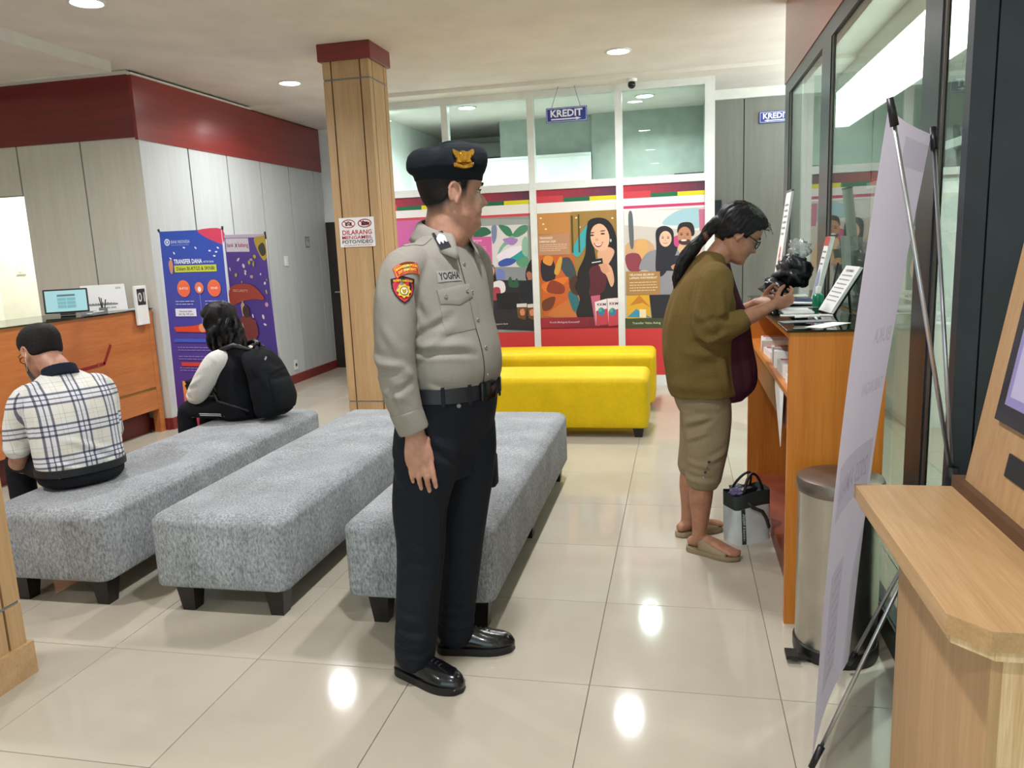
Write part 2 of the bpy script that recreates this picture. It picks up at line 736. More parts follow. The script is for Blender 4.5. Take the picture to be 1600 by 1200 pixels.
# --- alcove wall facing the lobby, with the lit doorway
wa = struct(MB().box(-7.2, -6.35, 5.762, 5.88, 0, HC).box(-5.415, -4.262, 5.762, 5.88, 0, HC).box(-6.35, -5.415, 5.762, 5.88, 2.02, HC).build('wall_alcove', 'seam_dark'))
for x0, x1, z0 in ((-7.2, -6.35, 0.1), (-6.35, -5.415, 2.02), (-5.415, -4.80, 0.1), (-4.80, -4.252, 0.1)):
    MB().box(x0 + 0.007, x1 - 0.007 + (0.007 if x1 > -4.3 else 0), 5.75, 5.766, z0, 2.41).build('wall_panel', 'panel_beige', wa)
MB().box(-7.2, -4.2685, 5.735, 5.768, 2.41, HC - 0.03).build('red_band', 'mahogany_x', wa)
MB().box(-7.2, -4.2685, 5.715, 5.768, HC - 0.03, HC - 0.005).build('cornice', 'white_paint', wa)
struct(MB().box(-5.41, -4.262, 5.728, 5.762, 0, 0.1).build('baseboard_alcove', 'baseboard_red'))
# --- small lit room behind the doorway
struct(MB().box(-7.2, -4.42, 7.15, 7.25, 0, HC).build('wall_side_room', 'warm_white_wall'))
struct(MB().box(-7.3, -7.2, -3.4, 7.25, 0, HC).build('wall_far_left', 'warm_white_wall'))
# --- closing walls
struct(MB().box(-7.3, -4.0, -3.5, -3.4, 0, HC).box(1.3, 4.3, -3.5, -3.4, 0, HC).box(-4.0, 1.3, -3.5, -3.4, 2.5, HC).build('wall_rear', 'wall_white'))
# unseen glazed street front, added behind the camera for soft daylight fill
w2 = struct(MB().box(-4.0, 1.3, -3.48, -3.42, 0, 0.08).build('added_window', 'frame_dark'))
for k in range(6):
    x = -4.0 + 5.3 * k / 5
    MB().box(x - 0.03, x + 0.03, -3.48, -3.42, 0.08, 2.5).build('mullion', 'frame_dark', w2)
    if k < 5:
        MB().box(x + 0.03, x + 1.03, -3.453, -3.447, 0.08, 2.5).build('pane', 'clear_glass', w2)
wn = struct(MB().box(1.35, 1.45, -3.4, 2.26, 0, HC).build('wall_near_right', 'wall_white'))
struct(MB().box(4.2, 4.3, 2.2, 14, 0, HC).build('wall_far_right', 'wall_green_grey'))
# --- end of the left passage with a dark door
wp = struct(MB().box(-4.42, -3.265, 9.10, 9.20, 0, HB).build('wall_passage', 'wall_white'))
dr = struct(MB().box(-4.25, -3.47, 9.062, 9.10, 0, 1.80).build('door_1', 'door_dark'))
MB().box(-4.26, -3.45, 9.055, 9.10, 1.80, 1.835).box(-3.47, -3.45, 9.055, 9.10, 0, 1.80).build('door_frame', 'white_paint', dr)
MB().tube([(-4.17, 9.062, 0.95), (-4.17, 9.02, 0.95), (-4.06, 9.02, 0.95)], 0.009).build('door_handle', 'steel', dr)

# --- glazed partition with posters
pt = struct(MB().box(-3.17, 0.30, YP - 0.004, YP + 0.03, 0.1, 1.95).build('wall_partition', 'white_paint'))
PX = [-3.15, -2.286, -1.421, -0.569, 0.275]
for k, x in enumerate(PX):
    w = 0.045 if k == 4 else 0.033
    MB().box(x - w, x + w, YP - 0.03, YP + 0.05, 0, HB).build('post', 'frame_white', pt)
for k in range(4):
    x0, x1 = PX[k] + 0.033, PX[k + 1] - (0.045 if k == 3 else 0.033)
    MB().box(x0, x1, YP - 0.026, YP + 0.046, 1.955, 2.025).build('rail', 'frame_white', pt)
    MB().box(x0, x1, YP - 0.026, YP + 0.046, 2.82, HB).build('rail', 'frame_white', pt)
    MB().box(x0, x1, YP - 0.026, YP + 0.046, 0, 0.1).build('rail', 'frame_white', pt)
    MB().box(x0, x1, YP + 0.006, YP + 0.012, 2.025, 2.82).build('pane', 'clear_glass', pt)
# --- office behind the partition
struct(MB().box(-3.19, 0.32, 10.7, 10.8, 0, HB).build('wall_office', 'wall_white'))
wo = struct(MB().box(-3.26, -3.19, 7.85, 10.8, 0, HB).build('wall_office_side', 'wall_white'))
struct(MB().box(-1.0, 0.26, 9.40, 9.50, 0, HB).build('wall_office_panel', 'wall_green_grey'))
struct(MB().box(0.26, 0.32, 7.85, 10.7, 0, HB).build('wall_office_right', 'wall_green_grey'))
struct(MB().box(-2.1, -1.0, 9.45, 10.55, 2.46, HB).build('ceiling_bulkhead', 'wall_green_grey'))
# --- corridor wall of grey panels
wg = struct(MB().box(0.32, 4.2, 8.582, 8.68, 0, HB).build('wall_corridor', 'seam_dark'))
for x0, x1 in ((0.32, 0.639), (0.639, 1.25), (1.25, 1.86), (1.86, 2.47), (2.47, 3.08), (3.08, 4.2)):
    MB().box(x0 + 0.005, x1 - 0.005, 8.57, 8.586, 0.1, 2.79).build('wall_panel', 'panel_grey', wg)
MB().box(0.32, 4.2, 8.53, 8.586, 2.79, HB).build('cornice', 'white_paint', wg)
struct(MB().box(0.32, 4.2, 8.556, 8.582, 0, 0.1).build('baseboard_corridor', 'baseboard_red'))

# --- glazed front on the right: dark frames, panes, red band above
w1 = struct(MB().box(XW, XW + 0.05, 2.24, 5.75, 0, 0.1).build('window_1', 'frame_dark'))
FY = [(2.44, 2.60), (4.10, 4.34), (5.56, 5.76)]
for y0, y1 in FY:
    MB().box(XW - 0.006, XW + 0.016, y0, y1, 0.1, 2.33).build('mullion', 'frame_dark', w1)
MB().box(XW - 0.006, XW + 0.03, 2.24, 5.76, 2.33, 2.41).build('head_rail', 'frame_dark', w1)
for y0, y1 in ((2.24, 2.44), (2.60, 4.10), (4.34, 5.56)):
    MB().box(XW + 0.006, XW + 0.012, y0, y1, 0.1, 2.33).build('pane', 'window_glass', w1)
    MB().box(XW - 0.001, XW + 0.005, y1 - 0.02, y1, 0.1, 2.33).build('glazing_bead', 'steel_lid', w1)
MB().box(XW - 0.012, XW + 0.12, 2.22, 5.76, 2.41, HC).build('red_band', 'mahogany_y', w1)
wr = struct(MB().box(XW - 0.004, 1.45, 2.20, 2.24, 0, HC).build('wall_right', 'dark_panel'))
for x0, x1 in ((XW - 0.006, XW + 0.045), (XW + 0.05, 1.0), (1.01, 1.345)):
    MB().box(x0, x1, 2.188, 2.20, 0, HC).build('wall_panel', 'dark_panel', wr)


# --- square wooden columns
def column(cx, cy, label):
    t = thing('column', label, 'column', (cx, cy, 0))
    h = 0.18
    core = MB().box(cx - h + 0.012, cx + h - 0.012, cy - h + 0.012, cy + h - 0.012, 0, 2.80).build('core', 'seam_brown', t)
    cuts = [-h, -h + 0.066, h - 0.07, h]
    lev = [(0.12, 0.27), (0.282, 2.665), (2.678, 2.80)]
    for z0, z1 in lev:
        for k in range(3):
            a0, a1 = cuts[k] + (0.005 if k else 0.0), cuts[k + 1] - (0.005 if k < 2 else 0.0)
            MB().box(cx + a0, cx + a1, cy - h, cy - h + 0.014, z0, z1).build('panel', 'veneer_pale', t)
            MB().box(cx + a0, cx + a1, cy + h - 0.014, cy + h, z0, z1).build('panel', 'veneer_pale', t)
            if k == 1:
                for s in (-1, 1):
                    MB().box(cx + s * (h - 0.007) - 0.007, cx + s * (h - 0.007) + 0.007, cy + a0, cy + a1, z0, z1).build('panel', 'veneer_pale', t)
            else:
                b0, b1 = (a0 + 0.014, a1) if k == 0 else (a0, a1 - 0.014)
                for s in (-1, 1):
                    MB().box(cx + s * (h - 0.007) - 0.007, cx + s * (h - 0.007) + 0.007, cy + b0, cy + b1, z0, z1).build('panel', 'veneer_pale', t)
    MB().box(cx - h - 0.015, cx + h + 0.015, cy - h - 0.015, cy + h + 0.015, 0, 0.12).build('base', 'veneer_pale_x', t)
    MB().rbox(cx - h - 0.025, cx + h + 0.025, cy - h - 0.025, cy + h + 0.025, 2.80, HC, 0.004, 1).build('cap', 'cap_red', t)
    for z in (0.276, 2.6715):
        MB().box(cx - h + 0.004, cx + h - 0.004, cy - h + 0.004, cy + h - 0.004, z - 0.006, z + 0.006).build('groove_strip', 'grey_plastic', t)
    return t


column(-2.37, 5.78, 'pale wood panelled square column with a red cap, warning notice on it')
column(-2.45, 1.955, 'pale wood panelled square column beside the end of the grey benches')


# --- ceiling downlights
def downlight(x, y, z, label, power, group, r=0.085):
    t = thing('ceiling_downlight', label, 'ceiling light', (x, y, z), 0, group)
    MB().lathe([(r + 0.018, 0), (r + 0.02, -0.006), (r + 0.004, -0.012), (r, -0.004)], 28, (x, y, z), caps=False).build('trim_ring', 'white_plastic', t, True)
    MB().lathe([(0.001, -0.004), (r, -0.005)], 24, (x, y, z), caps=False).build('diffuser', 'lamp_glow', t)
    ld = bpy.data.lights.new('downlight', 'AREA')
    ld.shape = 'DISK'
    ld.size = 2 * r
    ld.energy = power
    ld.spread = math.radians(150)
    ld.color = (0.98, 0.97, 1.0)
    lo = bpy.data.objects.new('downlight_lamp', ld)
    COL.objects.link(lo)
    lo.parent = t
    lo.location = (0, 0, -0.02)
    return t


for x, y, lab in ((-3.35, 6.66, 'round lit downlight in ceiling near the red band of the white panel wall'),
                  (-0.476, 6.62, 'round lit downlight in ceiling in front of the glazed partition'),
                  (-3.35, 4.22, 'round lit downlight in ceiling above the seated visitors'),
                  (-0.48, 4.25, 'round lit downlight in ceiling above the open aisle'),
                  (-3.35, 1.8, 'round lit downlight in ceiling over the street side of lobby'),
                  (-0.48, 1.8, 'round lit downlight in ceiling over the street side of lobby'),
                  (-3.35, -0.7, 'round lit downlight in ceiling over the street side of lobby'),
                  (-0.48, -0.7, 'round lit downlight in ceiling over the street side of lobby')):
    downlight(x, y, HC, lab, LAMP_W, 'lobby downlights')
downlight(-6.2, 6.5, HC, 'downlight in the ceiling of the room behind the doorway', 50, 'side room lights')
downlight(-3.2, 8.2, HB, 'added downlight brightening the passage, hidden behind the wooden column', 26, 'added passage lights')  # lamp added out of sight to lift the far end of the left wall
downlight(-5.5, 3.4, 2.85, 'downlight in the lowered ceiling above the service desk', 14, 'desk lights')
downlight(-2.2, 8.35, HB, 'downlight in office ceiling behind the poster of leaves', OFFICE_W, 'office lights')
downlight(-0.35, 8.5, HB, 'added second downlight in office ceiling behind the poster of the couple', OFFICE_W, 'office lights')  # second office lamp, added to brighten the dark right bay
downlight(1.9, 4.0, HC, 'downlight in the room behind the dark framed windows', ROOM_W, 'window room lights')

# ================================================================== BENCHES
def bench(name, x0, x1, y0, y1, z0, z1, mat, label, group, leg_in=0.07, r=0.05, leg_z=None, long_axis='y'):
    cx, cy = (x0 + x1) / 2, (y0 + y1) / 2
    t = thing(name, label, 'bench', (cx, cy, 0), 0, group)
    bm = bmesh.new()
    bmesh.ops.create_cube(bm, size=1)
    for p in bm.verts:
        p.co = Vector((cx + p.co.x * (x1 - x0), cy + p.co.y * (y1 - y0), (z0 + z1) / 2 + p.co.z * (z1 - z0)))
    top = [e for e in bm.edges if all(v.co.z > (z0 + z1) / 2 for v in e.verts)]
    side = [e for e in bm.edges if abs(e.verts[0].co.z - e.verts[1].co.z) > 0.1]
    bmesh.ops.bevel(bm, geom=top + side, offset=r, segments=5, profile=0.5, affect='EDGES')
    bot = [e for e in bm.edges if all(v.co.z < z0 + 1e-4 for v in e.verts) and len(e.link_faces) == 2]
    bmesh.ops.bevel(bm, geom=bot, offset=0.012, segments=2, profile=0.5, affect='EDGES')
    # refine the flat faces so that the padding can sag and bulge
    for ax, n in ((Vector((1, 0, 0)), 8), (Vector((0, 1, 0)), 24), (Vector((0, 0, 1)), 6)):
        lo = Vector((x0, y0, z0)).dot(ax)
        hi = Vector((x1, y1, z1)).dot(ax)
        for k in range(1, n):
            q = ax * (lo + (hi - lo) * k / n)
            bmesh.ops.bisect_plane(bm, geom=bm.verts[:] + bm.edges[:] + bm.faces[:], plane_co=q, plane_no=ax)
    for p in bm.verts:
        u = (p.co.x - x0) / (x1 - x0)
        v = (p.co.y - y0) / (y1 - y0)
        w = (p.co.z - z0) / (z1 - z0)
        puff = math.sin(PI * min(max(u, 0), 1)) * math.sin(PI * min(max(v, 0), 1))
        if w > 0.9:
            p.co.z += 0.014 * puff ** 0.4 - 0.010 + 0.010 * (noise.noise(Vector((p.co.x * 2.2 + cx * 7, p.co.y * 2.0, 0)))) * puff
        k = math.sin(PI * min(max(w, 0), 1)) * 0.008
        if u < 0.02:
            p.co.x -= k * math.sin(PI * v)
        if u > 0.98:
            p.co.x += k * math.sin(PI * v)
        if v < 0.01:
            p.co.y -= k * math.sin(PI * u)
        if v > 0.99:
            p.co.y += k * math.sin(PI * u)
    MB().bm(bm).build('cushion', mat, t, True)
    xs = [x0 + leg_in + 0.05, x1 - leg_in]
    ys = [y0 + leg_in, y1 - leg_in]
    if long_axis == 'y':
        ys.insert(1, cy)
    else:
        xs.insert(1, cx)
    for lx in xs:
        for ly in ys:
            a, b = 0.042, 0.028
            vs = [(lx + sx * k, ly + sy * k, z) for z, k in ((0, b), (z0 + 0.006, a)) for sx, sy in ((-1, -1), (1, -1), (1, 1), (-1, 1))]
            MB().add(vs, [(3, 2, 1, 0), (4, 5, 6, 7), (0, 1, 5, 4), (1, 2, 6, 5), (2, 3, 7, 6), (3, 0, 4, 7)]).build('leg', 'dark_leg', t)
    return t


GB = 'grey waiting benches'
bench('waiting_bench', -2.925, -2.335, 2.62, 4.67, 0.115, 0.43, 'grey_tweed', 'grey tweed padded bench with two visitors sitting on it', GB)
bench('waiting_bench', -2.115, -1.525, 2.62, 4.68, 0.115, 0.43, 'grey_tweed', 'empty grey tweed padded bench between the other two grey benches', GB)
bench('waiting_bench', -1.27, -0.68, 2.62, 4.62, 0.12, 0.43, 'grey_tweed', 'grey tweed padded bench behind the man in uniform, beside open aisle', GB)
bench('waiting_bench', -2.02, -0.235, 5.60, 6.16, 0.075, 0.46, 'yellow_vinyl', 'yellow padded bench facing the grey benches, front one of two', 'yellow benches', r=0.045, long_axis='x')
bench('waiting_bench', -2.10, -0.215, 6.52, 7.08, 0.075, 0.50, 'yellow_vinyl', 'yellow padded bench in front of the posters, rear one of two', 'yellow benches', r=0.045, long_axis='x')

# ================================================================== SERVICE DESK ON THE LEFT
DX = -4.30
dk = thing('service_desk', 'orange wood service desk with glass top and red inlay line', 'desk', (DX - 0.3, 4.2, 0))
y0, y1 = 1.0, 5.66
MB().box(DX - 0.03, DX, y0, y1, 0.39, 1.035).build('front_panel', 'desk_wood', dk)
MB().box(DX - 0.03, DX, y0, y1, 0.20, 0.365).build('front_panel', 'desk_wood', dk)
MB().box(DX - 0.03, DX - 0.006, y0, y1, 0.365, 0.39).build('gold_strip', 'gold_strip', dk)
MB().box(DX - 0.06, DX + 0.002, y1, y1 + 0.06, 0, 1.035).build('end_post', 'desk_wood', dk)
MB().box(DX - 0.14, DX - 0.10, y0, y1, 0, 0.20).build('plinth', 'plinth_red', dk)
MB().box(DX - 0.55, DX - 0.03, y0, y1 + 0.06, 1.0, 1.035).build('desk_top', 'desk_wood', dk)
MB().box(DX - 0.56, DX + 0.012, y0, y1 + 0.06, 1.035, 1.045).build('glass_top', 'counter_glass', dk)
MB().box(DX - 0.55, DX - 0.52, y0, y1, 0, 1.0).build('rear_panel', 'desk_wood', dk)
inl = MB()
for p, q in (((4.45, 0.645), (5.10, 0.672)), ((5.10, 0.672), (5.19, 0.80))):
    d = Vector((0, q[0] - p[0], q[1] - p[1])).normalized() * 0.006
    n_ = Vector((0, -d.z, d.y)) * 2.0
    pts = [Vector((DX, p[0], p[1])) - d + n_, Vector((DX, p[0], p[1])) - d - n_, Vector((DX, q[0], q[1])) + d - n_, Vector((DX, q[0], q[1])) + d + n_]
    inl.add(pts + [a + Vector((0.003, 0, 0)) for a in pts], [(0, 1, 2, 3), (4, 5, 6, 7), (0, 1, 5, 4), (1, 2, 6, 5), (2, 3, 7, 6), (3, 0, 4, 7)])
inl.build('red_inlay', 'red_inlay', dk)
MB().box(DX, DX + 0.004, 5.03, 5.045, 0.655, 0.69).build('inlay_cap', 'gold_strip', dk)

# things on the desk
tb = thing('tablet', 'small tablet with pale blue screen standing on the service desk', 'tablet', (-4.52, 5.08, 1.045), 0.0)
mt = Matrix.Translation((-4.52, 5.08, 1.062)) @ Matrix.Rotation(math.radians(-62), 4, 'Z') @ Matrix.Rotation(math.radians(-14), 4, 'X')
# local: width along x, screen facing -y
mt = Matrix.Translation((-4.56, 5.10, 1.066)) @ Matrix.Rotation(math.radians(38), 4, 'Z') @ Matrix.Rotation(math.radians(-12), 4, 'X')
MB().rbox(-0.15, 0.15, 0, 0.012, 0, 0.185, 0.006, 2, mat=mt).build('case', 'black_plastic', tb)
pr = Print()
pr.rect(0, 0, 0.276, 0.16, '#a9dbe0')
pr.rect(0.08, 0.03, 0.20, 0.045, '#5b6f84')
for k in range(3):
    pr.rect(0.08, 0.055 + 0.028 * k, 0.138, 0.078 + 0.028 * k, '#7fb9c4')
    pr.rect(0.142, 0.055 + 0.028 * k, 0.20, 0.078 + 0.028 * k, '#7fb9c4')
pr.build('screen', tb, mt @ Vector((-0.138, -0.0008, 0.172)), mt.to_3x3() @ Vector((1, 0, 0)), mt.to_3x3() @ Vector((0, 0, -1)))
MB().box(-0.05, 0.05, 0.012, 0.075, -0.002, 0.006, mat=mt).box(-0.04, 0.04, 0.012, 0.02, 0.0, 0.06, mat=mt).box(-0.05, 0.05, 0.0, 0.03, -0.012, 0.0, mat=mt).build('stand', 'black_plastic', tb)

cl = thing('desk_calendar', 'white desk calendar with dark picture strip standing on service desk', 'calendar', (-4.50, 5.44, 1.045))
mc = Matrix.Translation((-4.50, 5.44, 1.046)) @ Matrix.Rotation(math.radians(48), 4, 'Z')
MB().add([mc @ Vector(p) for p in ((-0.16, 0, 0), (0.16, 0, 0), (0.16, 0.045, 0.21), (-0.16, 0.045, 0.21), (-0.16, 0.09, 0), (0.16, 0.09, 0), (0.16, 0.049, 0.21), (-0.16, 0.049, 0.21), )],
         [(0, 1, 2, 3), (5, 4, 7, 6), (3, 2, 6, 7), (0, 3, 7, 4), (1, 5, 6, 2), (0, 4, 5, 1)]).build('board', 'paper_white', cl)
pr = Print()
pr.rect(0.0, 0.0, 0.30, 0.20, '#ececea')
for k in range(26):
    h = 0.008 + 0.018 * random.random() * (1 - abs(k - 9) / 20)
    pr.rect(0.02 + k * 0.0085, 0.155 - h, 0.029 + k * 0.0085, 0.157, '#7c7f84')
pr.lines(0.10, 0.175, 0.24, 1, 0.01, 0.009, '#9a9ca0')
pr.text('2026', 0.24, 0.03, 0.02, '#6a6c70')
q3 = mc.to_3x3()
nrm = Vector((0, 0.045, 0.21)).normalized()
pr.build('calendar_print', cl, mc @ (Vector((-0.15, 0, 0)) + nrm * 0.208 + Vector((0, -0.001, 0))), q3 @ Vector((1, 0, 0)), q3 @ (-nrm))

qn = thing('counter_number_sign', 'white upright number holder reading 01 hung on the desk corner', 'sign', (DX + 0.02, 5.55, 0.92))
MB().rbox(DX + 0.013, DX + 0.035, 5.50, 5.64, 0.92, 1.235, 0.004, 2).box(DX - 0.06, DX + 0.02, 5.51, 5.63, 1.046, 1.056).build('holder', 'white_plastic', qn)
pr = Print()
pr.rect(0, 0, 0.098, 0.13, '#2c2c30')
pr.text('01', 0.049, 0.102, 0.105, '#c9c9c6', 'c', 0.015, 0.08)
pr.build('number_card', qn, (DX + 0.0355, 5.52, 1.21), (0, 1, 0), (0, 0, -1))
# desk clutter: pen holder with pens and a card tray
ph = thing('pen_holder', 'small dark pen holder with pens between tablet and calendar', 'pen holder', (-4.385, 5.27, 1.045))
MB().lathe([(0.028, 0), (0.03, 0.004), (0.03, 0.04), (0.027, 0.04), (0.027, 0.006)], 16, (-4.385, 5.27, 1.045)).build('cup', 'grey_plastic', ph, True, angle=40)
for k, (dx, dy) in enumerate(((0.01, 0.005), (-0.012, 0.01), (0.0, -0.014))):
    MB().tube([(-4.385 + dx * 0.5, 5.27 + dy * 0.5, 1.053), (-4.385 + dx * 2.2, 5.27 + dy * 2.2, 1.15 + 0.01 * k)], 0.004, 6).build('pen', 'black_plastic', ph)
ct = thing('card_tray', 'low clear tray of loose slips on the service desk by tablet', 'tray', (-4.36, 5.16, 1.045))
MB().box(-4.41, -4.31, 5.06, 5.22, 1.045, 1.049).box(-4.41, -4.405, 5.06, 5.22, 1.049, 1.07).box(-4.315, -4.31, 5.06, 5.22, 1.049, 1.06).build('tray', 'grey_plastic', ct)
for k in range(4):
    a = 0.3 * (k - 1.5)
    mm = Matrix.Translation((-4.36, 5.09 + 0.033 * k, 1.0495 + 0.0045 * k)) @ Matrix.Rotation(a, 4, 'Z')
    MB().box(-0.035, 0.035, -0.025, 0.025, 0, 0.004, mat=mm).build('slip', 'paper_white' if k % 2 else 'grey_plastic', ct)
hs = thing('webcam_stand', 'small dark stand with round head on service desk at left', 'webcam stand', (-4.5, 4.28, 1.045))  # unidentified dark shape, built as a round-headed webcam stand
MB().lathe([(0.05, 0), (0.05, 0.01), (0.012, 0.016)], 20, (-4.5, 4.28, 1.045)).build('base', 'black_plastic', hs, True, angle=40)
MB().tube([(-4.5, 4.28, 1.055), (-4.49, 4.27, 1.12), (-4.48, 4.29, 1.17)], [0.02, 0.024, 0.014], 10).build('stem', 'black_plastic', hs, True)
MB().ball((-4.475, 4.295, 1.185), (0.035, 0.03, 0.022)).build('head', 'black_plastic', hs, True)


# ================================================================== WALL FITTINGS
def plate(name, label, cat, c, ux, w, h, mat='ivory_plastic', depth=0.01, detail='rocker', group=None):
    c, ux = Vector(c), Vector(ux)
    n = Vector((0, 0, -1)).cross(ux).normalized()
    t = thing(name, label, cat, c, 0, group)
    mm = Matrix(((ux.x, n.x, 0, c.x), (ux.y, n.y, 0, c.y), (0, 0, 1, c.z), (0, 0, 0, 1)))
    MB().rbox(-w / 2, w / 2, 0.0, depth, -h / 2, h / 2, 0.003, 2, mat=mm).build('plate', mat, t)
    if detail == 'rocker':
        MB().rbox(-w * 0.22, w * 0.22, depth, depth + 0.004, -h * 0.28, h * 0.28, 0.002, 1, mat=mm).build('rocker', 'white_plastic', t)
    if detail == 'socket':
        MB().lathe([(0.02, 0.0), (0.02, 0.003), (0.017, 0.003), (0.016, -0.001)], 18, mat=mm @ Matrix.Translation((0, depth, 0)) @ Matrix.Rotation(-PI / 2, 4, 'X')).build('socket_well', 'grey_plastic', t)
    return t


plate('light_switch', 'white light switch on the panel wall above a socket', 'switch', (-4.25, 7.99, 1.362), (0, 1, 0), 0.075, 0.11, 'white_plastic')
plate('power_socket', 'white power socket low on the panel wall', 'socket', (-4.25, 7.99, 0.205), (0, 1, 0), 0.08, 0.11, 'white_plastic', detail='socket')
plate('light_switch', 'ivory light switch on bright wall beyond the doorway', 'switch', (-6.90, 7.15, 1.40), (1, 0, 0), 0.12, 0.12, 'ivory_plastic')
rs = tag(MB().box(-4.25, -4.246, 8.49, 8.59, 1.50, 1.63).build('restroom_sign', 'grey_plastic'), 'small grey pictogram sign on panel wall near the dark door', 'sign')
pr = Print()
pr.ell(0.03, 0.03, 0.009, 0.009, '#d8dad8')
pr.poly([(0.02, 0.045), (0.04, 0.045), (0.044, 0.085), (0.036, 0.115), (0.024, 0.115), (0.016, 0.085)], '#d8dad8')
pr.ell(0.07, 0.03, 0.009, 0.009, '#d8dad8')
pr.poly([(0.07, 0.042), (0.086, 0.09), (0.076, 0.115), (0.064, 0.115), (0.054, 0.09)], '#d8dad8')
pr.build('pictogram', rs, (-4.2455, 8.49, 1.63), (0, 1, 0), (0, 0, -1))

# notice on the column: no photos
nt_ = tag(MB().box(-2.512, -2.232, 5.594, 5.5985, 1.468, 1.685).build('warning_notice', 'paper_white'), 'white notice with red and black lettering stuck on wooden column', 'sign')
pr = Print()
pr.rect(0, 0, 0.28, 0.217, '#f0efee')
for cx in (0.075, 0.205):
    pr.ring(cx, 0.045, 0.055, 0.032, 0.007, '#b3202a')
    pr.rect(cx - 0.026, 0.034, cx + 0.026, 0.06, '#3a2628')
    if cx < 0.1:
        pr.ell(cx, 0.047, 0.011, 0.011, '#e8e0e0')
        pr.ell(cx, 0.047, 0.006, 0.006, '#3a2628')
        pr.rect(cx - 0.01, 0.028, cx + 0.01, 0.035, '#3a2628')
    else:
        pr.poly([(cx + 0.026, 0.042), (cx + 0.038, 0.036), (cx + 0.038, 0.058), (cx + 0.026, 0.052)], '#3a2628')
        pr.ell(cx - 0.01, 0.033, 0.008, 0.006, '#3a2628')
    pr.line((cx - 0.04, 0.025), (cx + 0.04, 0.065), 0.006, '#b3202a')
pr.text('DILARANG', 0.14, 0.125, 0.048, '#c01f2c', 'c', 0.008, 0.235)
pr.text('MENGAMBIL', 0.14, 0.158, 0.036, '#c01f2c', 'c', 0.006, 0.245)
pr.text('FOTO/VIDEO', 0.14, 0.191, 0.038, '#2a2426', 'c', 0.006, 0.245)
pr.text('DI DALAM RUANGAN', 0.14, 0.209, 0.016, '#c4646a', 'c', 0.0, 0.22)
pr.build('lettering', nt_, (-2.512, 5.5938, 1.685), (1, 0, 0), (0, 0, -1))


# hanging arrow signs
def kredit(name, label, x0, x1, z0, z1, y, wires, arrow):
    t = thing(name, label, 'sign', ((x0 + x1) / 2, y, z0))
    MB().box(x0, x1, y, y + 0.012, z0, z1).build('board', 'blue_sign', t)
    w, h = x1 - x0, z1 - z0
    pr = Print()
    pr.rect(0.006, 0.006, w - 0.006, h - 0.006, '#c8cfe8')
    pr.rect(0.011, 0.011, w - 0.011, h - 0.011, '#2a3592')
    pr.text('KREDIT', w / 2, h * 0.62, h * 0.66, '#f2f3f8', 'c', 0.03, w * 0.78)
    a, b = (w * 0.12, w * 0.86) if arrow > 0 else (w * 0.88, w * 0.14)
    s = 1 if arrow > 0 else -1
    pr.poly([(a, h * 0.745), (b - s * w * 0.13, h * 0.745), (b - s * w * 0.13, h * 0.69), (b, h * 0.79), (b - s * w * 0.13, h * 0.89), (b - s * w * 0.13, h * 0.835), (a, h * 0.835)], '#f2f3f8')
    pr.build('lettering', t, (x0, y - 0.0006, z1), (1, 0, 0), (0, 0, -1))
    for p, q in wires:
        MB().tube([p, q], 0.003, 6).build('hanging_wire', 'grey_plastic', t)
    return t



kredit('direction_sign', 'blue KREDIT sign with arrow hanging in front of glazed partition', -1.243, -0.852, 2.56, 2.695, 7.66,
       [((-1.19, 7.666, 2.695), (-1.12, 7.666, HB)), ((-0.915, 7.666, 2.695), (-0.97, 7.666, HB))], 1)
kredit('direction_sign', 'blue KREDIT sign on the grey corridor wall, partly behind window frame', 0.785, 1.105, 2.535, 2.645, 8.55, [], -1)

cd = thing('security_camera', 'small dark dome camera at the top of the glazed partition', 'camera', (-0.43, 7.6, HB))
MB().lathe([(0.05, 0), (0.05, -0.02), (0.045, -0.026)], 20, (-0.43, 7.6, HB)).build('mount', 'white_plastic', cd, True, angle=40)
MB().ball((-0.43, 7.6, HB - 0.05), 0.036).build('dome', 'black_gloss', cd, True)
sb = thing('wall_speaker', 'black box mounted on grey corridor wall beside the partition end', 'speaker', (0.37, 8.53, 1.50))
MB().rbox(0.335, 0.42, 8.49, 8.57, 1.46, 1.80, 0.008, 2).build('cabinet', 'black_plastic', sb)
MB().box(0.345, 0.41, 8.486, 8.49, 1.48, 1.78).build('grille', 'black_gloss', sb)
tag(MB().rbox(0.42, 1.25, 7.15, 7.62, 0.0, 0.012, 0.005, 2).build('door_mat', 'mat_red'), 'red door mat on the tiles where the corridor begins', 'mat')

# ================================================================== OFFICE AND WINDOW ROOM CONTENTS
ac = thing('air_conditioner', 'white wall air conditioner seen through the partition glass', 'air conditioner', (-2.62, 9.5, 2.52))
MB().rbox(-3.0, -2.25, 10.48, 10.70, 2.55, 2.80, 0.03, 3).build('housing', 'white_plastic', ac, True, angle=40)
MB().box(-2.97, -2.28, 10.474, 10.482, 2.565, 2.60).build('louvre', 'grey_plastic', ac)
MB().tube([(-2.25, 10.66, 2.62), (-2.15, 10.66, 2.62), (-2.15, 10.66, 2.885)], 0.012, 8).build('pipe', 'white_plastic', ac)
fp = thing('frosted_screen', 'large frosted white screen panel in the office behind the glass', 'screen', (-1.9, 8.9, 0))
MB().box(-3.19, -1.0, 9.3, 9.32, 0, 2.42).build('sheet', 'wall_white', fp)
MB().box(-3.19, -1.0, 9.29, 9.33, 2.42, 2.45).build('top_rail', 'frame_white', fp)

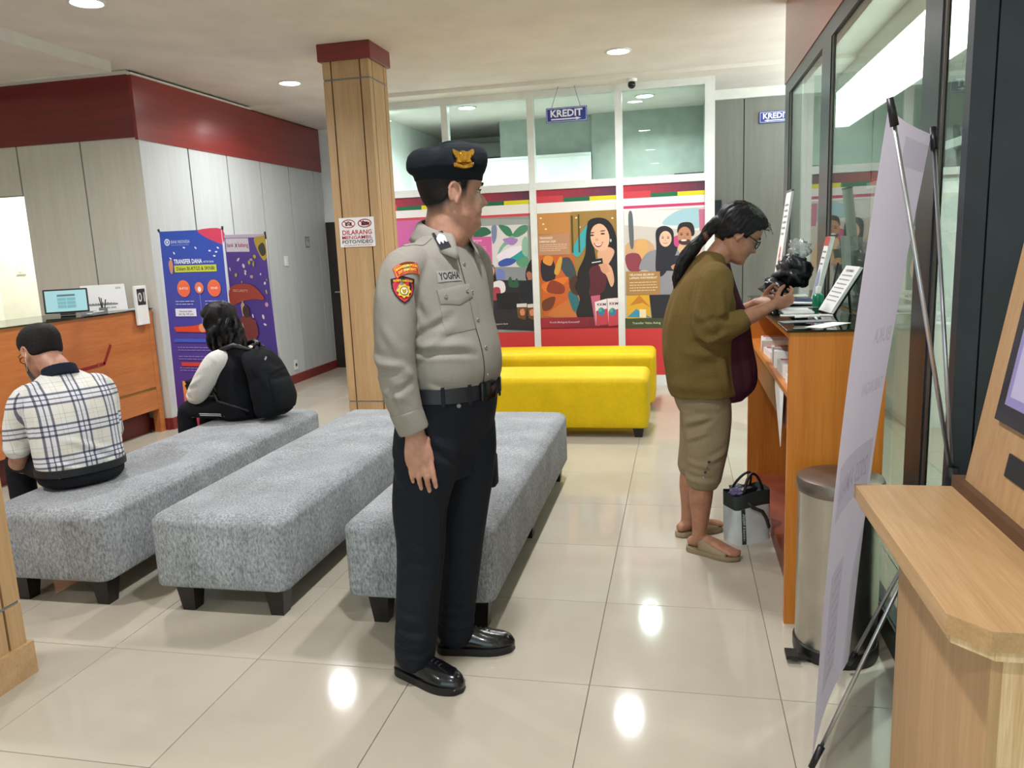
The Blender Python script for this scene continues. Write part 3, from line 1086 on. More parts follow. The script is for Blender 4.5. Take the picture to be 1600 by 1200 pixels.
oc = thing('office_cabinet', 'dark cabinet top seen through glass above the couple poster', 'cabinet', (0.1, 9.2, 0))
MB().box(-0.06, 0.25, 9.0, 9.39, 0, 2.13).build('body', 'black_plastic', oc)
MB().box(-0.05, 0.24, 8.985, 9.0, 0.1, 2.11).build('door', 'dark_panel', oc)
lb = thing('light_box', 'long glowing white light box in room behind the dark framed windows', 'light', (1.55, 6.3, 2.45))
MB().box(1.5, 1.62, 3.4, 8.5, 2.44, 2.76).build('glow_panel', 'strip_glow', lb)
MB().box(1.49, 1.63, 3.4, 8.5, 2.76, HC).build('hanger', 'white_paint', lb)
cb = thing('storage_cabinet', 'pale tall cabinet in room behind the dark framed windows', 'cabinet', (1.8, 6.6, 0))
MB().box(1.62, 2.1, 6.0, 7.4, 0, 1.78).build('body', 'white_plastic', cb)
MB().box(1.58, 2.12, 5.96, 7.44, 1.78, 1.83).build('cornice', 'white_plastic', cb)
for k in range(2):
    dd = MB().box(1.605, 1.62, 6.01 + 0.695 * k, 6.695 + 0.695 * k, 0.05, 1.76).build('door', 'white_plastic', cb)
    MB().box(1.592, 1.605, 6.66 + 0.06 * k, 6.675 + 0.06 * k, 0.9, 1.05).build('handle', 'steel', dd)
sh = thing('wall_shelf', 'white wall shelf with red stripe behind the dark framed windows', 'shelf', (2.6, 6.0, 2.0))
MB().box(2.5, 4.2, 7.9, 8.5, 2.16, 2.24).build('board', 'white_plastic', sh)
MB().box(2.5, 4.2, 8.4, 8.55, 1.2, 1.95).build('back_board', 'white_plastic', sh)
MB().box(2.5, 4.2, 8.395, 8.4, 1.83, 1.88).build('red_stripe', 'red_inlay', sh)

# ================================================================== POSTERS ON THE PARTITION
RED, MAR, PUR, GRN, YEL = '#c93a3c', '#7d2740', '#553048', '#1d6b45', '#d8cf1e'


def header(pr, w, pic_v):
    pr.rect(0, 0, w, 1.86, '#c8373b')
    pr.gradient(0, 0, w, 0.075, '#b8323f', PUR, 10, True)
    pr.gradient(0, 0.06, w * 0.34, 0.125, '#c9404a', '#c9404a', 1)
    pr.rect(w * 0.34, 0.085, w * 0.67, 0.125, GRN)
    pr.rect(w * 0.67, 0.085, w, 0.125, YEL)
    pr.gradient(w * 0.34, 0.06, w, 0.085, '#a03244', PUR, 8, True)
    pr.rect(0, 0.125, w, pic_v, '#e4e2e0')


def face(pr, f, cx, cy, rx, ry, skin, hair, smile=True, rot=0.0):
    """small smiling printed face, generic"""
    pr.ell(*f(cx, cy), rx, ry, skin, rot)
    for s in (-1, 1):
        pr.ell(*f(cx + s * rx * 280, cy - ry * 60), rx * 0.2, ry * 0.06, '#33221e')
        pr.ell(*f(cx + s * rx * 280, cy - ry * 170), rx * 0.24, ry * 0.035, hair)
    pr.ell(*f(cx, cy + ry * 130), rx * 0.12, ry * 0.09, shade(skin, 0.85))
    pr.ell(*f(cx, cy + ry * 300), rx * 0.36, ry * 0.1, '#8e3a38')
    pr.ell(*f(cx, cy + ry * 280), rx * 0.28, ry * 0.05, '#f3ece6')


def poster(k, label):
    x0, x1 = PX[k] + 0.034, PX[k + 1] - (0.046 if k == 3 else 0.034)
    t = thing('poster', label, 'poster', ((x0 + x1) / 2, YP - 0.01, 0.1), 0, 'tall posters on the glazed partition')
    MB().box(x0, x1, YP - 0.010, YP - 0.004, 0.102, 1.953).build('sheet', 'paper_white', t)
    return t, x0, x1 - x0


SK = '#dba888'
# --- far-left poster, mostly behind the column
t, x0, w = poster(0, 'red poster with green stripe and pink block behind wooden column')
pr = Print()
header(pr, w, 0.22)
pr.rect(0, 0.20, w, 0.225, '#c44a52')
pr.rect(0, 0.225, w, 1.25, '#c964a0')
pr.rect(0.1, 0.55, 0.6, 1.1, '#a84c86')
pr.build('printed_picture', t, (x0, YP - 0.0103, 1.952), (1, 0, 0), (0, 0, -1))

# --- poster with leaf painting
t, x0, w = poster(1, 'poster of smiling woman at desk below a painting of green leaves')
pr = Print()
header(pr, w, 0.22)
f = lambda X, Y: ((X - 443) * 0.001307, (Y - 90 + 0.055 * (X - 1055)) * 0.00141)
P = lambda pts: [f(*p) for p in pts]
pr.rect(0, 0.215, w, 0.24, '#cf4450')
pr.rect(0, 0.24, w, 1.40, '#8f938e')
pr.poly(P([(500, 290), (1055, 285), (1055, 330), (500, 335)]), '#9ba39e')
pr.poly(P([(600, 340), (1025, 320), (1025, 625), (735, 630), (600, 560)]), '#d8d3d2')
for pts, c in (([(620, 360), (700, 345), (740, 385), (660, 415), (600, 420)], '#2f6b4e'), ([(800, 330), (880, 340), (910, 400), (860, 400)], '#3c7d5e'),
               ([(905, 400), (960, 340), (1022, 325), (1020, 370), (950, 410)], '#4f8a6c'), ([(745, 345), (785, 335), (780, 420), (750, 460)], '#7a86a8'),
               ([(780, 560), (840, 480), (920, 440), (900, 400), (810, 480)], '#7fb29a'), ([(850, 520), (940, 480), (1015, 500), (1015, 560), (920, 580)], '#2f9c98'),
               ([(830, 430), (900, 415), (950, 430), (900, 470)], '#a57fc0'), ([(780, 540), (900, 480), (1000, 480), (880, 560), (800, 580)], '#e9e2ee'),
               ([(790, 590), (860, 560), (930, 575), (880, 610), (800, 620)], '#3a57a8'), ([(930, 580), (1015, 545), (1022, 610), (960, 620)], '#5c9878'),
               ([(985, 430), (1020, 410), (1022, 540), (980, 520)], '#8fb8a2')):
    pr.blob(P(pts), c)
pr.poly(P([(470, 420), (742, 410), (740, 600), (620, 640), (470, 640)]), '#cf5f9c')
pr.text('NIKMATI KEMUDAHAN', *f(540, 452), 0.026, '#f3dcea', 'l', 0.01, 0.16)
pr.text('BERTRANSAKSI', *f(540, 472), 0.026, '#f3dcea', 'l', 0.01, 0.12)
pr.lines(*f(540, 490), f(700, 0)[0], 4, 0.018, 0.006, '#e7b3d2')
pr.poly(P([(443, 630), (1055, 620), (1055, 720), (443, 740)]), '#8a8f94')
pr.blob(P([(780, 640), (830, 650), (830, 710), (770, 705)]), '#6f7fc0')
pr.poly(P([(443, 720), (1055, 715), (1060, 1075), (443, 1075)]), '#2a2730')
pr.blob(P([(670, 640), (700, 605), (745, 610), (760, 660), (770, 740), (785, 800), (740, 780), (690, 740)]), '#1d1718')
face(pr, f, 722, 655, 0.042, 0.062, SK, '#1d1718')
pr.blob(P([(735, 745), (790, 720), (830, 740), (830, 800), (760, 810)]), '#e3dfe2')
pr.blob(P([(735, 780), (790, 775), (790, 850), (730, 860)]), '#a8404e')
pr.blob(P([(1000, 660), (1035, 580), (1065, 570), (1065, 720), (1010, 720)]), '#241a1c')
pr.blob(P([(1005, 670), (1030, 650), (1055, 680), (1030, 725)]), '#a86e58')
pr.blob(P([(860, 720), (880, 690), (900, 730), (930, 700), (940, 760), (870, 765)]), '#2c5a40')
pr.poly(P([(760, 815), (940, 800), (950, 920), (770, 925)]), '#191b24')
pr.blob(P([(960, 740), (1060, 720), (1062, 880), (960, 850)]), '#1c1f2c')
for dx in (0, 85):
    pr.poly(P([(920 + dx, 885), (1000 + dx * 0.75, 878), (1000 + dx * 0.75, 905), (920 + dx, 910)]), '#d8d4cc')
    pr.poly(P([(920 + dx, 915), (1000 + dx * 0.75, 905), (985 + dx * 0.85, 1000), (925 + dx, 985)]), '#6d4a2c')
    pr.blob(P([(945 + dx * 0.9, 930), (975 + dx * 0.9, 920), (980 + dx * 0.9, 960), (950 + dx * 0.9, 965)]), '#d98a68')
pr.rect(0, 1.40, w, 1.86, '#c83a3c')
pr.text('Layanan Bank', *f(745, 1042), 0.022, '#d9d4d0', 'l', 0, 0.13)
pr.build('printed_picture', t, (x0, YP - 0.0103, 1.952), (1, 0, 0), (0, 0, -1))

# --- poster of the woman holding a card
t, x0, w = poster(2, 'poster of long haired woman holding up a dark bank card')
pr = Print()
header(pr, w, 0.225)
f = lambda X, Y: ((X - 72) * 0.00157, (Y - 70 + 0.055 * (X - 72)) * 0.001625)
P = lambda pts: [f(*p) for p in pts]
pr.rect(0, 0.225, w, 1.26, '#b07a3c')
pr.poly(P([(290, 195), (578, 180), (578, 640), (290, 640)]), '#9c7a3a')
pr.poly(P([(75, 210), (280, 203), (280, 330), (75, 330)]), '#c08648')
for px_, py_ in ((95, 235), (110, 270), (125, 300), (320, 230), (340, 285), (545, 230)):
    pr.ell(*f(px_, py_), 0.011, 0.008, '#f2dcae')
pr.blob(P([(290, 430), (340, 330), (420, 240), (440, 250), (400, 350), (330, 460)]), '#3fa6b0')
pr.rect(f(286, 0)[0], 0.26, f(298, 0)[0], 0.62, '#4c4a26')
pr.rect(f(330, 0)[0], 0.25, f(340, 0)[0], 0.62, '#4c4a26')
pr.poly(P([(75, 340), (275, 320), (275, 450), (75, 460)]), '#b98a68')
pr.text('TRANSAKSI', *f(82, 362), 0.03, '#f0e4d8', 'l', 0.012, 0.13)
pr.text('DIMANA SAJA', *f(82, 383), 0.03, '#f0e4d8', 'l', 0.012, 0.165)
pr.lines(*f(82, 395), f(262, 0)[0], 4, 0.019, 0.006, '#e0c8b4')
pr.poly(P([(75, 460), (300, 455), (330, 830), (90, 835)]), '#c8622c')
for pts, c in (([(90, 490), (165, 485), (175, 600), (95, 610)], '#2a2130'), ([(200, 490), (270, 470), (310, 560), (300, 640), (230, 560)], '#3d4a52'),
               ([(85, 640), (220, 590), (260, 600), (140, 690)], '#e0762c'), ([(150, 610), (230, 640), (220, 690), (120, 680)], '#8c3a24'),
               ([(120, 830), (230, 740), (330, 700), (330, 830)], '#c9763c'), ([(255, 690), (300, 670), (330, 760), (290, 800)], '#2f6f78'),
               ([(90, 740), (170, 710), (150, 780), (95, 800)], '#6d3a24'), ([(265, 610), (320, 580), (330, 690), (280, 680)], '#4c3026'),
               ([(170, 560), (205, 470), (225, 480), (200, 570)], '#d0a040'), ([(100, 500), (120, 460), (165, 470), (150, 520)], '#d9913c')):
    pr.blob(P(pts), c)
HAIR = '#1c1619'
pr.blob(P([(400, 250), (460, 228), (520, 245), (560, 310), (578, 420), (576, 560), (520, 520), (480, 440), (430, 400), (440, 520), (400, 640), (330, 650), (320, 560), (370, 450), (380, 330)]), HAIR)
pr.blob(P([(300, 640), (360, 560), (430, 520), (560, 430), (580, 460), (580, 830), (480, 850), (310, 830), (330, 720)]), '#1f1b22')
pr.blob(P([(395, 540), (450, 500), (500, 520), (495, 640), (450, 690), (390, 690), (400, 620)]), '#5a1f2c')
pr.blob(P([(450, 430), (510, 400), (555, 430), (500, 520), (460, 500)]), SK)
pr.ell(*f(466, 345), 0.092, 0.135, '#e3b494', -0.15)
for s in (-1, 1):
    pr.ell(*f(450 + s * 34, 328 - s * 5), 0.022, 0.008, '#2a1b1a')
    pr.ell(*f(450 + s * 34, 312 - s * 6), 0.027, 0.005, '#2a1b1a', -0.1)
pr.ell(*f(447, 358), 0.014, 0.012, '#cc957a')
pr.blob(P([(425, 378), (455, 388), (485, 370), (470, 398), (445, 402)]), '#a13e44')
pr.blob(P([(433, 382), (456, 389), (480, 376), (466, 392), (446, 394)]), '#f4ece8')
pr.blob(P([(395, 250), (470, 228), (530, 260), (545, 340), (530, 300), (480, 262), (425, 280), (395, 330)]), HAIR)
pr.ell(*f(533, 362), 0.008, 0.016, '#b9d6e0')
pr.blob(P([(465, 505), (500, 495), (535, 525), (550, 600), (530, 640), (500, 570), (470, 545)]), SK)
for k in range(4):
    pr.blob(P([(458 + 8 * k, 505 + 14 * k), (500 + 6 * k, 500 + 12 * k), (505 + 5 * k, 512 + 12 * k), (462 + 8 * k, 518 + 14 * k)]), '#d49a7a')
pr.poly(P([(405, 480), (478, 468), (482, 500), (412, 515)]), '#191a20')
pr.poly(P([(412, 494), (470, 484), (470, 490), (412, 500)]), '#d9d9de')
pr.gradient(0, 1.26, w, 1.36, '#a3283a', '#5c2030', 8, True)
pr.poly(P([(400, 700), (460, 690), (450, 880), (425, 880)]), '#c0607c')
for dx in (0, 78):
    pr.poly(P([(425 + dx, 735 - 0.3 * dx), (500 + dx, 712 - 0.1 * dx), (505 + dx * 0.9, 870), (432 + dx, 880)]), '#e9dfe0')
    pr.poly(P([(432 + dx, 790), (510 + dx * 0.9, 770), (505 + dx * 0.9, 870), (432 + dx, 880)]), '#c2414f')
    pr.ell(*f(465 + dx * 0.9, 792), 0.035, 0.04, '#2f7fa6')
    pr.ell(*f(458 + dx * 0.9, 784), 0.017, 0.02, '#4cae7a')
    pr.text('KKM', *f(440 + dx, 757 - 0.1 * dx), 0.035, '#4a2a38', 'l', 0.02, 0.085)
pr.text('Kredit Multiguna Konsumtif', *f(134, 876), 0.028, '#e8c8cc', 'l', 0.006, 0.30)
pr.rect(0, 1.375, w, 1.86, '#c93b3c')
pr.build('printed_picture', t, (x0, YP - 0.0103, 1.952), (1, 0, 0), (0, 0, -1))

# --- poster of the couple with a tablet
t, x0, w = poster(3, 'poster of woman in dark headscarf and bearded man with tablet')
pr = Print()
header(pr, w, 0.24)
f = lambda X, Y: ((X - 612) * 0.0016, (Y - 70 + 0.055 * (X - 612)) * 0.001625)
P = lambda pts: [f(*p) for p in pts]
pr.rect(0, 0.195, w, 0.222, '#c23b68')
pr.rect(0, 0.24, w, 1.28, '#c9c2b8')
pr.poly(P([(615, 215), (1112, 205), (1112, 330), (615, 300)]), '#dcdcd8')
pr.blob(P([(840, 290), (930, 215), (1070, 205), (1060, 310), (950, 300)]), '#9fc3cc')
pr.poly(P([(1055, 205), (1112, 203), (1112, 330), (1060, 330)]), '#c06c88')
pr.blob(P([(620, 420), (720, 380), (790, 420), (780, 520), (650, 540)]), '#c9a27c')
pr.blob(P([(690, 395), (740, 385), (760, 470), (730, 520), (680, 470)]), '#d8a868')
pr.blob(P([(620, 480), (700, 470), (720, 560), (640, 570)]), '#8c3c4a')
pr.blob(P([(640, 240), (665, 235), (670, 420), (648, 420)]), '#5c6468')
pr.blob(P([(905, 370), (950, 360), (960, 420), (910, 430)]), '#c24a7c')
pr.blob(P([(935, 420), (1010, 380), (1060, 430), (1080, 560), (960, 560)]), '#d4b28c')
pr.blob(P([(930, 320), (950, 285), (1010, 282), (1030, 320), (1020, 360), (940, 350)]), '#231c1c')
face(pr, f, 972, 358, 0.065, 0.085, '#b98264', '#231c1c')
pr.blob(P([(940, 385), (1000, 380), (1000, 405), (970, 412), (945, 405)]), '#4a2e26')
pr.ell(*f(968, 385), 0.028, 0.008, '#f1e8e2')
pr.blob(P([(700, 560), (740, 470), (820, 440), (930, 440), (960, 560), (930, 710), (830, 720), (760, 570)]), '#8c8d94')
pr.blob(P([(805, 330), (855, 302), (905, 330), (910, 410), (930, 440), (870, 560), (830, 600), (800, 560), (805, 430)]), '#26222c')
face(pr, f, 860, 378, 0.058, 0.075, '#e6bb9c', '#26222c')
pr.poly(P([(860, 480), (965, 470), (945, 565), (840, 565)]), '#22242e')
pr.blob(P([(895, 535), (940, 520), (970, 545), (930, 565), (900, 555)]), '#c08c6c')
pr.poly(P([(620, 575), (826, 570), (826, 710), (620, 716)]), '#a8804a')
pr.text('MELAYANI SELURUH', *f(642, 602), 0.028, '#f4ead8', 'l', 0.012, 0.235)
pr.text('LAPISAN MASYARAKAT', *f(642, 621), 0.028, '#f4ead8', 'l', 0.012, 0.265)
pr.lines(*f(642, 640), f(812, 0)[0], 4, 0.026, 0.007, '#e0cda8')
pr.poly(P([(622, 720), (760, 712), (770, 850), (624, 860)]), '#d9a630')
pr.poly(P([(640, 780), (700, 715), (770, 790), (720, 760)]), '#c07a28')
pr.poly(P([(625, 850), (680, 800), (770, 850)]), '#3a8fb0')
pr.poly(P([(700, 800), (740, 800), (740, 850), (700, 850)]), '#e9dcb0')
pr.poly(P([(760, 712), (908, 705), (885, 850), (775, 855)]), '#22232e')
pr.poly(P([(885, 700), (1112, 690), (1112, 850), (880, 860)]), '#77726c')
pr.rect(0, 1.285, w, 1.385, '#3f4a2c')
pr.text('Transfer Valas Asing', *f(655, 893), 0.03, '#d6d4b8', 'l', 0.006, 0.275)
pr.rect(0, 1.385, w, 1.86, '#c93b3c')
pr.build('printed_picture', t, (x0, YP - 0.0103, 1.952), (1, 0, 0), (0, 0, -1))


# ================================================================== X-STAND BANNERS
def banner(name, label, top_l, top_r, bot_l, bot_r, hub, foot, pr=None, W=0.6, H=1.6, seg=14, sag=0.0, mat='banner_cloth', back=None, legs=True):
    """cloth hung on four rod ends; rods meet at the hub behind it"""
    tl, tr, bl, br = (Vector(p) for p in (top_l, top_r, bot_l, bot_r))
    root = (bl + br) / 2
    root.z = 0
    t = thing(name, label, 'banner', root)
    nn = (tr - tl).cross(bl - tl).normalized() * -1     # towards the printed side

    def pt(u, v):
        p = (tl * (1 - u) + tr * u) * (1 - v) + (bl * (1 - u) + br * u) * v
        s = sag * (math.sin(PI * v) * 0.6 + 0.4 * math.sin(PI * u))
        return p - nn * s
    mb = MB()
    nu = 6
    for side in (0,):
        vs = [pt(i / nu, j / seg) - nn * (0.0012 * side) for j in range(seg + 1) for i in range(nu + 1)]
        mb.add(vs, [(j * (nu + 1) + i, j * (nu + 1) + i + 1, (j + 1) * (nu + 1) + i + 1, (j + 1) * (nu + 1) + i) for j in range(seg) for i in range(nu)])
    mb.build('cloth', mat, t, True)

    if pr is not None:
        ux, dn = (tr - tl).normalized(), (bl - tl).normalized()

        def pj(p, z, n_):
            q = p - tl
            # bilinear inverse is close to linear here
            return pt(q.dot(ux) / W, q.dot(dn) / H) + nn * (0.0006 + z)
        # feed plain (u, v) through the bilinear patch
        class W_:
            pass
        off = world_off(t)
        me = bpy.data.meshes.new('printed_face')
        me.from_pydata([pt(u / W, v / H) + nn * (0.0006 + z) - off for u, v, z in pr.v], [], pr.f)
        me.materials.append(MATS['printed_ink'])
        ca = me.color_attributes.new('Col', 'FLOAT_COLOR', 'CORNER')
        cols = []
        for f_, c_ in zip(pr.f, pr.c):
            cols += list(c_) * len(f_)
        ca.data.foreach_set('color', cols)
        link_mesh('printed_face', me, t)
    for bp_ in (back or []):
        off = world_off(t)
        me = bpy.data.meshes.new('show_through')
        me.from_pydata([pt(u / W, v / H) - nn * (0.001 + z) - off for u, v, z in bp_.v], [], bp_.f)
        me.materials.append(MATS['show_through_ink'])
        ca = me.color_attributes.new('Col', 'FLOAT_COLOR', 'CORNER')
        cols = []
        for f_, c_ in zip(bp_.f, bp_.c):
            cols += list(c_) * len(f_)
        ca.data.foreach_set('color', cols)
        link_mesh('show_through', me, t)
    hub = Vector(hub)
    for p in (tl, tr, bl, br):
        d = (p - hub).normalized()
        MB().tube([hub, p + d * 0.005 - nn * 0.006], 0.0055, 8).build('rod', 'silver_rod', t, True)
        MB().tube([p - d * 0.045 - nn * 0.006, p + d * 0.02 - nn * 0.006], [0.010, 0.0085], 8).build('end_clip', 'black_plastic', t, True)
    MB().tube([hub - Vector((0, 0, 0.03)), hub + Vector((0, 0, 0.03))], 0.016, 10).build('hub', 'black_plastic', t, True)
    if foot is not None:
        MB().tube([hub, Vector(foot)], 0.0055, 8).build('rear_leg', 'silver_rod', t, True)
    return t


def translucent(name, col, k=0.55):
    """thin printed cloth: part of the light comes through"""
    m, nt, b = new_mat(name)
    b.inputs['Base Color'].default_value = lin(col)
    b.inputs['Roughness'].default_value = 0.8
    tl_ = nt.nodes.new('ShaderNodeBsdfTranslucent')
    tl_.inputs['Color'].default_value = lin(col)
    mx = nt.nodes.new('ShaderNodeMixShader')
    mx.inputs[0].default_value = k
    link(nt, b.outputs[0], mx.inputs[1])
    link(nt, tl_.outputs[0], mx.inputs[2])
    link(nt, mx.outputs[0], nt.nodes['Material Output'].inputs['Surface'])


translucent('banner_cloth', '#cfcad8')


def translucent_ink():
    """faint print seen through thin cloth"""
    m, nt, b = new_mat('show_through_ink')
    a = nt.nodes.new('ShaderNodeVertexColor')
    a.layer_name = 'Col'
    link(nt, a.outputs['Color'], b.inputs['Base Color'])
    b.inputs['Roughness'].default_value = 0.8
    tl_ = nt.nodes.new('ShaderNodeBsdfTranslucent')
    link(nt, a.outputs['Color'], tl_.inputs['Color'])
    tp = nt.nodes.new('ShaderNodeBsdfTransparent')
    m1 = nt.nodes.new('ShaderNodeMixShader')
    m1.inputs[0].default_value = 0.6
    link(nt, b.outputs[0], m1.inputs[1])
    link(nt, tl_.outputs[0], m1.inputs[2])
    m2 = nt.nodes.new('ShaderNodeMixShader')
    m2.inputs[0].default_value = 0.8
    link(nt, m1.outputs[0], m2.inputs[1])
    link(nt, tp.outputs[0], m2.inputs[2])
    link(nt, m2.outputs[0], nt.nodes['Material Output'].inputs['Surface'])


translucent_ink()
plain('banner_blue', '#2b3a86', 0.7, var=0.02)
# --- blue banner
pr = Print()
W, H = 0.6, 1.6
pr.gradient(0, 0, W, H, '#2c4fae', '#5b2a78', 24)
pr.blob([(0.38, -0.0), (0.6, 0.0), (0.6, 0.11), (0.52, 0.09), (0.43, 0.05)], '#d0405e')
pr.rect(0, 0, 0.005, H, '#e6dff0')
pr.rect(W - 0.005, 0, W, H, '#e6dff0')
pr.ring(0.072, 0.085, 0.026, 0.026, 0.008, '#e6ecf8')
pr.ell(0.072, 0.085, 0.008, 0.012, '#e6ecf8')
pr.text('BANK INDONESIA', 0.11, 0.095, 0.034, '#c7d4f2', 'l', 0.0, 0.18)
pr.text('BANK SENTRAL REPUBLIK INDONESIA', 0.11, 0.112, 0.012, '#9fb2e2', 'l', 0.0, 0.17)
for x, y in ((0.23, 0.13), (0.34, 0.135), (0.47, 0.16), (0.53, 0.17), (0.13, 0.17), (0.09, 0.21), (0.51, 0.20), (0.55, 0.14)):
    pr.ell(x, y, 0.012, 0.006, '#dfe6f6', random.random())
pr.text('TRANSFER DANA', 0.12, 0.252, 0.048, '#f0f3fb', 'l', 0.02, 0.27)
pr.text('ANTAR BANK', 0.40, 0.25, 0.022, '#cfd8f0', 'l', 0.008, 0.10)
pr.rect(0.12, 0.265, 0.52, 0.318, '#c4cc3a')
pr.text('Dalam BI-RTGS & SKNBI', 0.14, 0.304, 0.038, '#2a3240', 'l', 0.015, 0.36)
pr.blob([(0.07, 0.24), (0.10, 0.22), (0.11, 0.27), (0.095, 0.33), (0.075, 0.31)], '#c98a70')
for cx, r, s in ((0.19, 0.062, 'BI-RTGS'), (0.48, 0.062, 'SKNBI')):
    pr.ell(cx, 0.445, r, r * 1.06, '#e87a3c')
    pr.ell(cx, 0.452, r * 0.92, r * 0.94, '#e8694a')
    pr.text(s, cx, 0.452, 0.024, '#f9e3d2', 'c', 0.01)
pr.ell(0.34, 0.44, 0.042, 0.044, '#e07a58')
pr.ell(0.34, 0.452, 0.016, 0.02, '#f0e4e8')
pr.rect(0.338, 0.49, 0.342, 0.75, '#8f9fe0')
for cx in (0.19, 0.475):
    pr.lines(cx - 0.09, 0.54, cx + 0.09, 2, 0.022, 0.008, '#9fa8dc')
    pr.rect(cx - 0.10, 0.60, cx + 0.10, 0.66, '#e4e2ee')
    pr.text('Nominal lebih' if cx < 0.3 else 'Maksimal dana', cx, 0.628, 0.022, '#2a2c48', 'c', 0.006)
    pr.text('dari Rp 100 juta' if cx < 0.3 else 'sampai Rp 1 Miliar', cx, 0.65, 0.022, '#2a2c48', 'c', 0.006)
pr.poly([(0.06, 0.745), (0.24, 0.735), (0.34, 0.72), (0.56, 0.735), (0.54, 0.765), (0.34, 0.785), (0.08, 0.78)], '#d9482c')
pr.ell(0.335, 0.75, 0.036, 0.034, '#e29068')
pr.rect(0.05, 0.835, 0.55, 0.862, '#3f5cc0')
for v in (0.90, 0.97, 1.06):
    pr.lines(0.08, v, 0.52, 2, 0.02, 0.008, '#8a70b8')
pr.rect(0.10, 1.02, 0.50, 1.05, '#cf4038')
pr.gradient(0.09, 1.17, 0.50, 1.40, '#e8a440', '#d23c6c', 12)
pr.gradient(0.0, 1.46, W, 1.6, '#c93e50', '#7a2a60', 6)
banner('x_banner', 'blue and purple money transfer banner on stand beside the desk', (-3.985, 5.50, 1.65), (-3.40, 5.44, 1.645), (-3.92, 5.37, 0.055), (-3.33, 5.31, 0.05),
       (-3.66, 5.62, 0.75), (-3.66, 5.69, 0.0), pr)
# --- purple banner by the wall
pr = Print()
pr.gradient(0, 0, W, H, '#5b3a9c', '#4a3494', 8)
pr.rect(0, 0, 0.006, H, '#e6dff0')
pr.rect(W - 0.008, 0, W, H, '#e6dff0')
pr.rect(0, 0, W, 0.03, '#d9c4dc')
pr.rect(0.02, 0.035, 0.36, 0.16, '#eadfe8')
pr.text('bank', 0.035, 0.115, 0.055, '#8a3a58', 'l', 0.015, 0.10)
pr.blob([(0.15, 0.075), (0.175, 0.09), (0.20, 0.07), (0.18, 0.10), (0.195, 0.13), (0.172, 0.112), (0.15, 0.13), (0.165, 0.10)], '#4c2a38')
pr.text('kalteng', 0.205, 0.115, 0.055, '#c23a60', 'l', 0.015, 0.145)
pr.blob([(0.44, 0.05), (0.56, 0.02), (0.60, 0.03), (0.60, 0.20), (0.53, 0.23)], '#c9a824')
pr.blob([(0.49, 0.12), (0.57, 0.08), (0.59, 0.17), (0.53, 0.20)], '#3c3a2c')
rr = random.Random(3)
for k in range(46):
    x, y = rr.uniform(0.03, 0.57), rr.uniform(0.19, 0.86)
    if 0.46 < y < 0.72 and x < 0.5:
        continue
    a, s = rr.uniform(0, 3), rr.uniform(0.010, 0.026)
    pr.ell(x, y, s, s * rr.uniform(0.4, 0.9), rr.choice(['#e6d4e6', '#d99ab8', '#c9c030', '#8aa83a', '#efe6f0', '#d9a8c0']), a, 9)
pr.blob([(-0.0, 0.53), (0.10, 0.47), (0.30, 0.46), (0.42, 0.51), (0.50, 0.60), (0.36, 0.60), (0.20, 0.62), (0.05, 0.66), (0.0, 0.66)], '#b5432c')
pr.text('SECURITY', 0.06, 0.535, 0.032, '#e9b89c', 'l', 0.006, 0.22)
pr.rect(0.175, 0.62, 0.19, 0.80, '#d8c48c')
pr.blob([(0.155, 0.66), (0.20, 0.64), (0.215, 0.72), (0.20, 0.80), (0.17, 0.79)], '#d7b890')
pr.blob([(0.12, 0.80), (0.20, 0.76), (0.33, 0.80), (0.36, 0.92), (0.30, 1.02), (0.32, 1.25), (0.30, 1.5), (0.14, 1.5), (0.16, 1.2), (0.10, 0.95)], '#8c3a34')
pr.blob([(0.10, 0.87), (0.15, 0.83), (0.16, 0.93), (0.11, 0.96)], '#dcb39a')
pr.ell(0.22, 0.72, 0.05, 0.06, '#4a2a2a')
banner('x_banner', 'purple savings banner with printed umbrella on stand by white wall', (-4.2, 6.74, 1.64), (-3.665, 6.54, 1.625), (-4.14, 6.66, 0.055), (-3.58, 6.46, 0.05),
       (-3.84, 6.86, 0.75), (-3.80, 6.95, 0.0), pr)
# --- banner seen from behind at the right
bk = []
for (u0, v0, u1, v1, c) in ((0.33, 0.03, 0.60, 0.10, '#a8a2b8'), (0.08, 0.85, 0.56, 1.0, '#8c8ca6'), 
                            (0.14, 1.16, 0.34, 1.50, '#9a98b4')):
    bk.append(Print().grid(0.6 - u1, v0, 0.6 - u0, v1, c, 4, 4))
for s_, u, v, sz, wd in (('BUKA', 0.36, 0.56, 0.06, 0.20), ('TABUNGAN', 0.30, 0.70, 0.05, 0.26), ('2025 AMAN', 0.12, 0.955, 0.085, 0.40)):
    q_ = Print()
    q_.z = 0.001
    bk.append(q_.text(s_, 0.6 - u - wd, v, sz, '#5f5f88', 'l', 0.015, wd))
q_ = Print()
q_.z = 0.001
for k in range(9):
    q_.lines(0.29, 1.19 + k * 0.034, 0.43, 1, 0.03, 0.008, '#6a6a90')
bk.append(q_)
# far top corner first, so that its back turns to the aisle
banner('x_banner', 'pale banner on stand seen from its back beside wooden kiosk', (0.672, 2.41, 1.682), (0.47, 2.02, 1.71), (0.53, 2.50, 0.06), (0.338, 1.98, 0.05),
       (0.675, 2.10, 0.80), None, None, 0.6, 1.6, 14, -0.035, 'banner_cloth', bk)

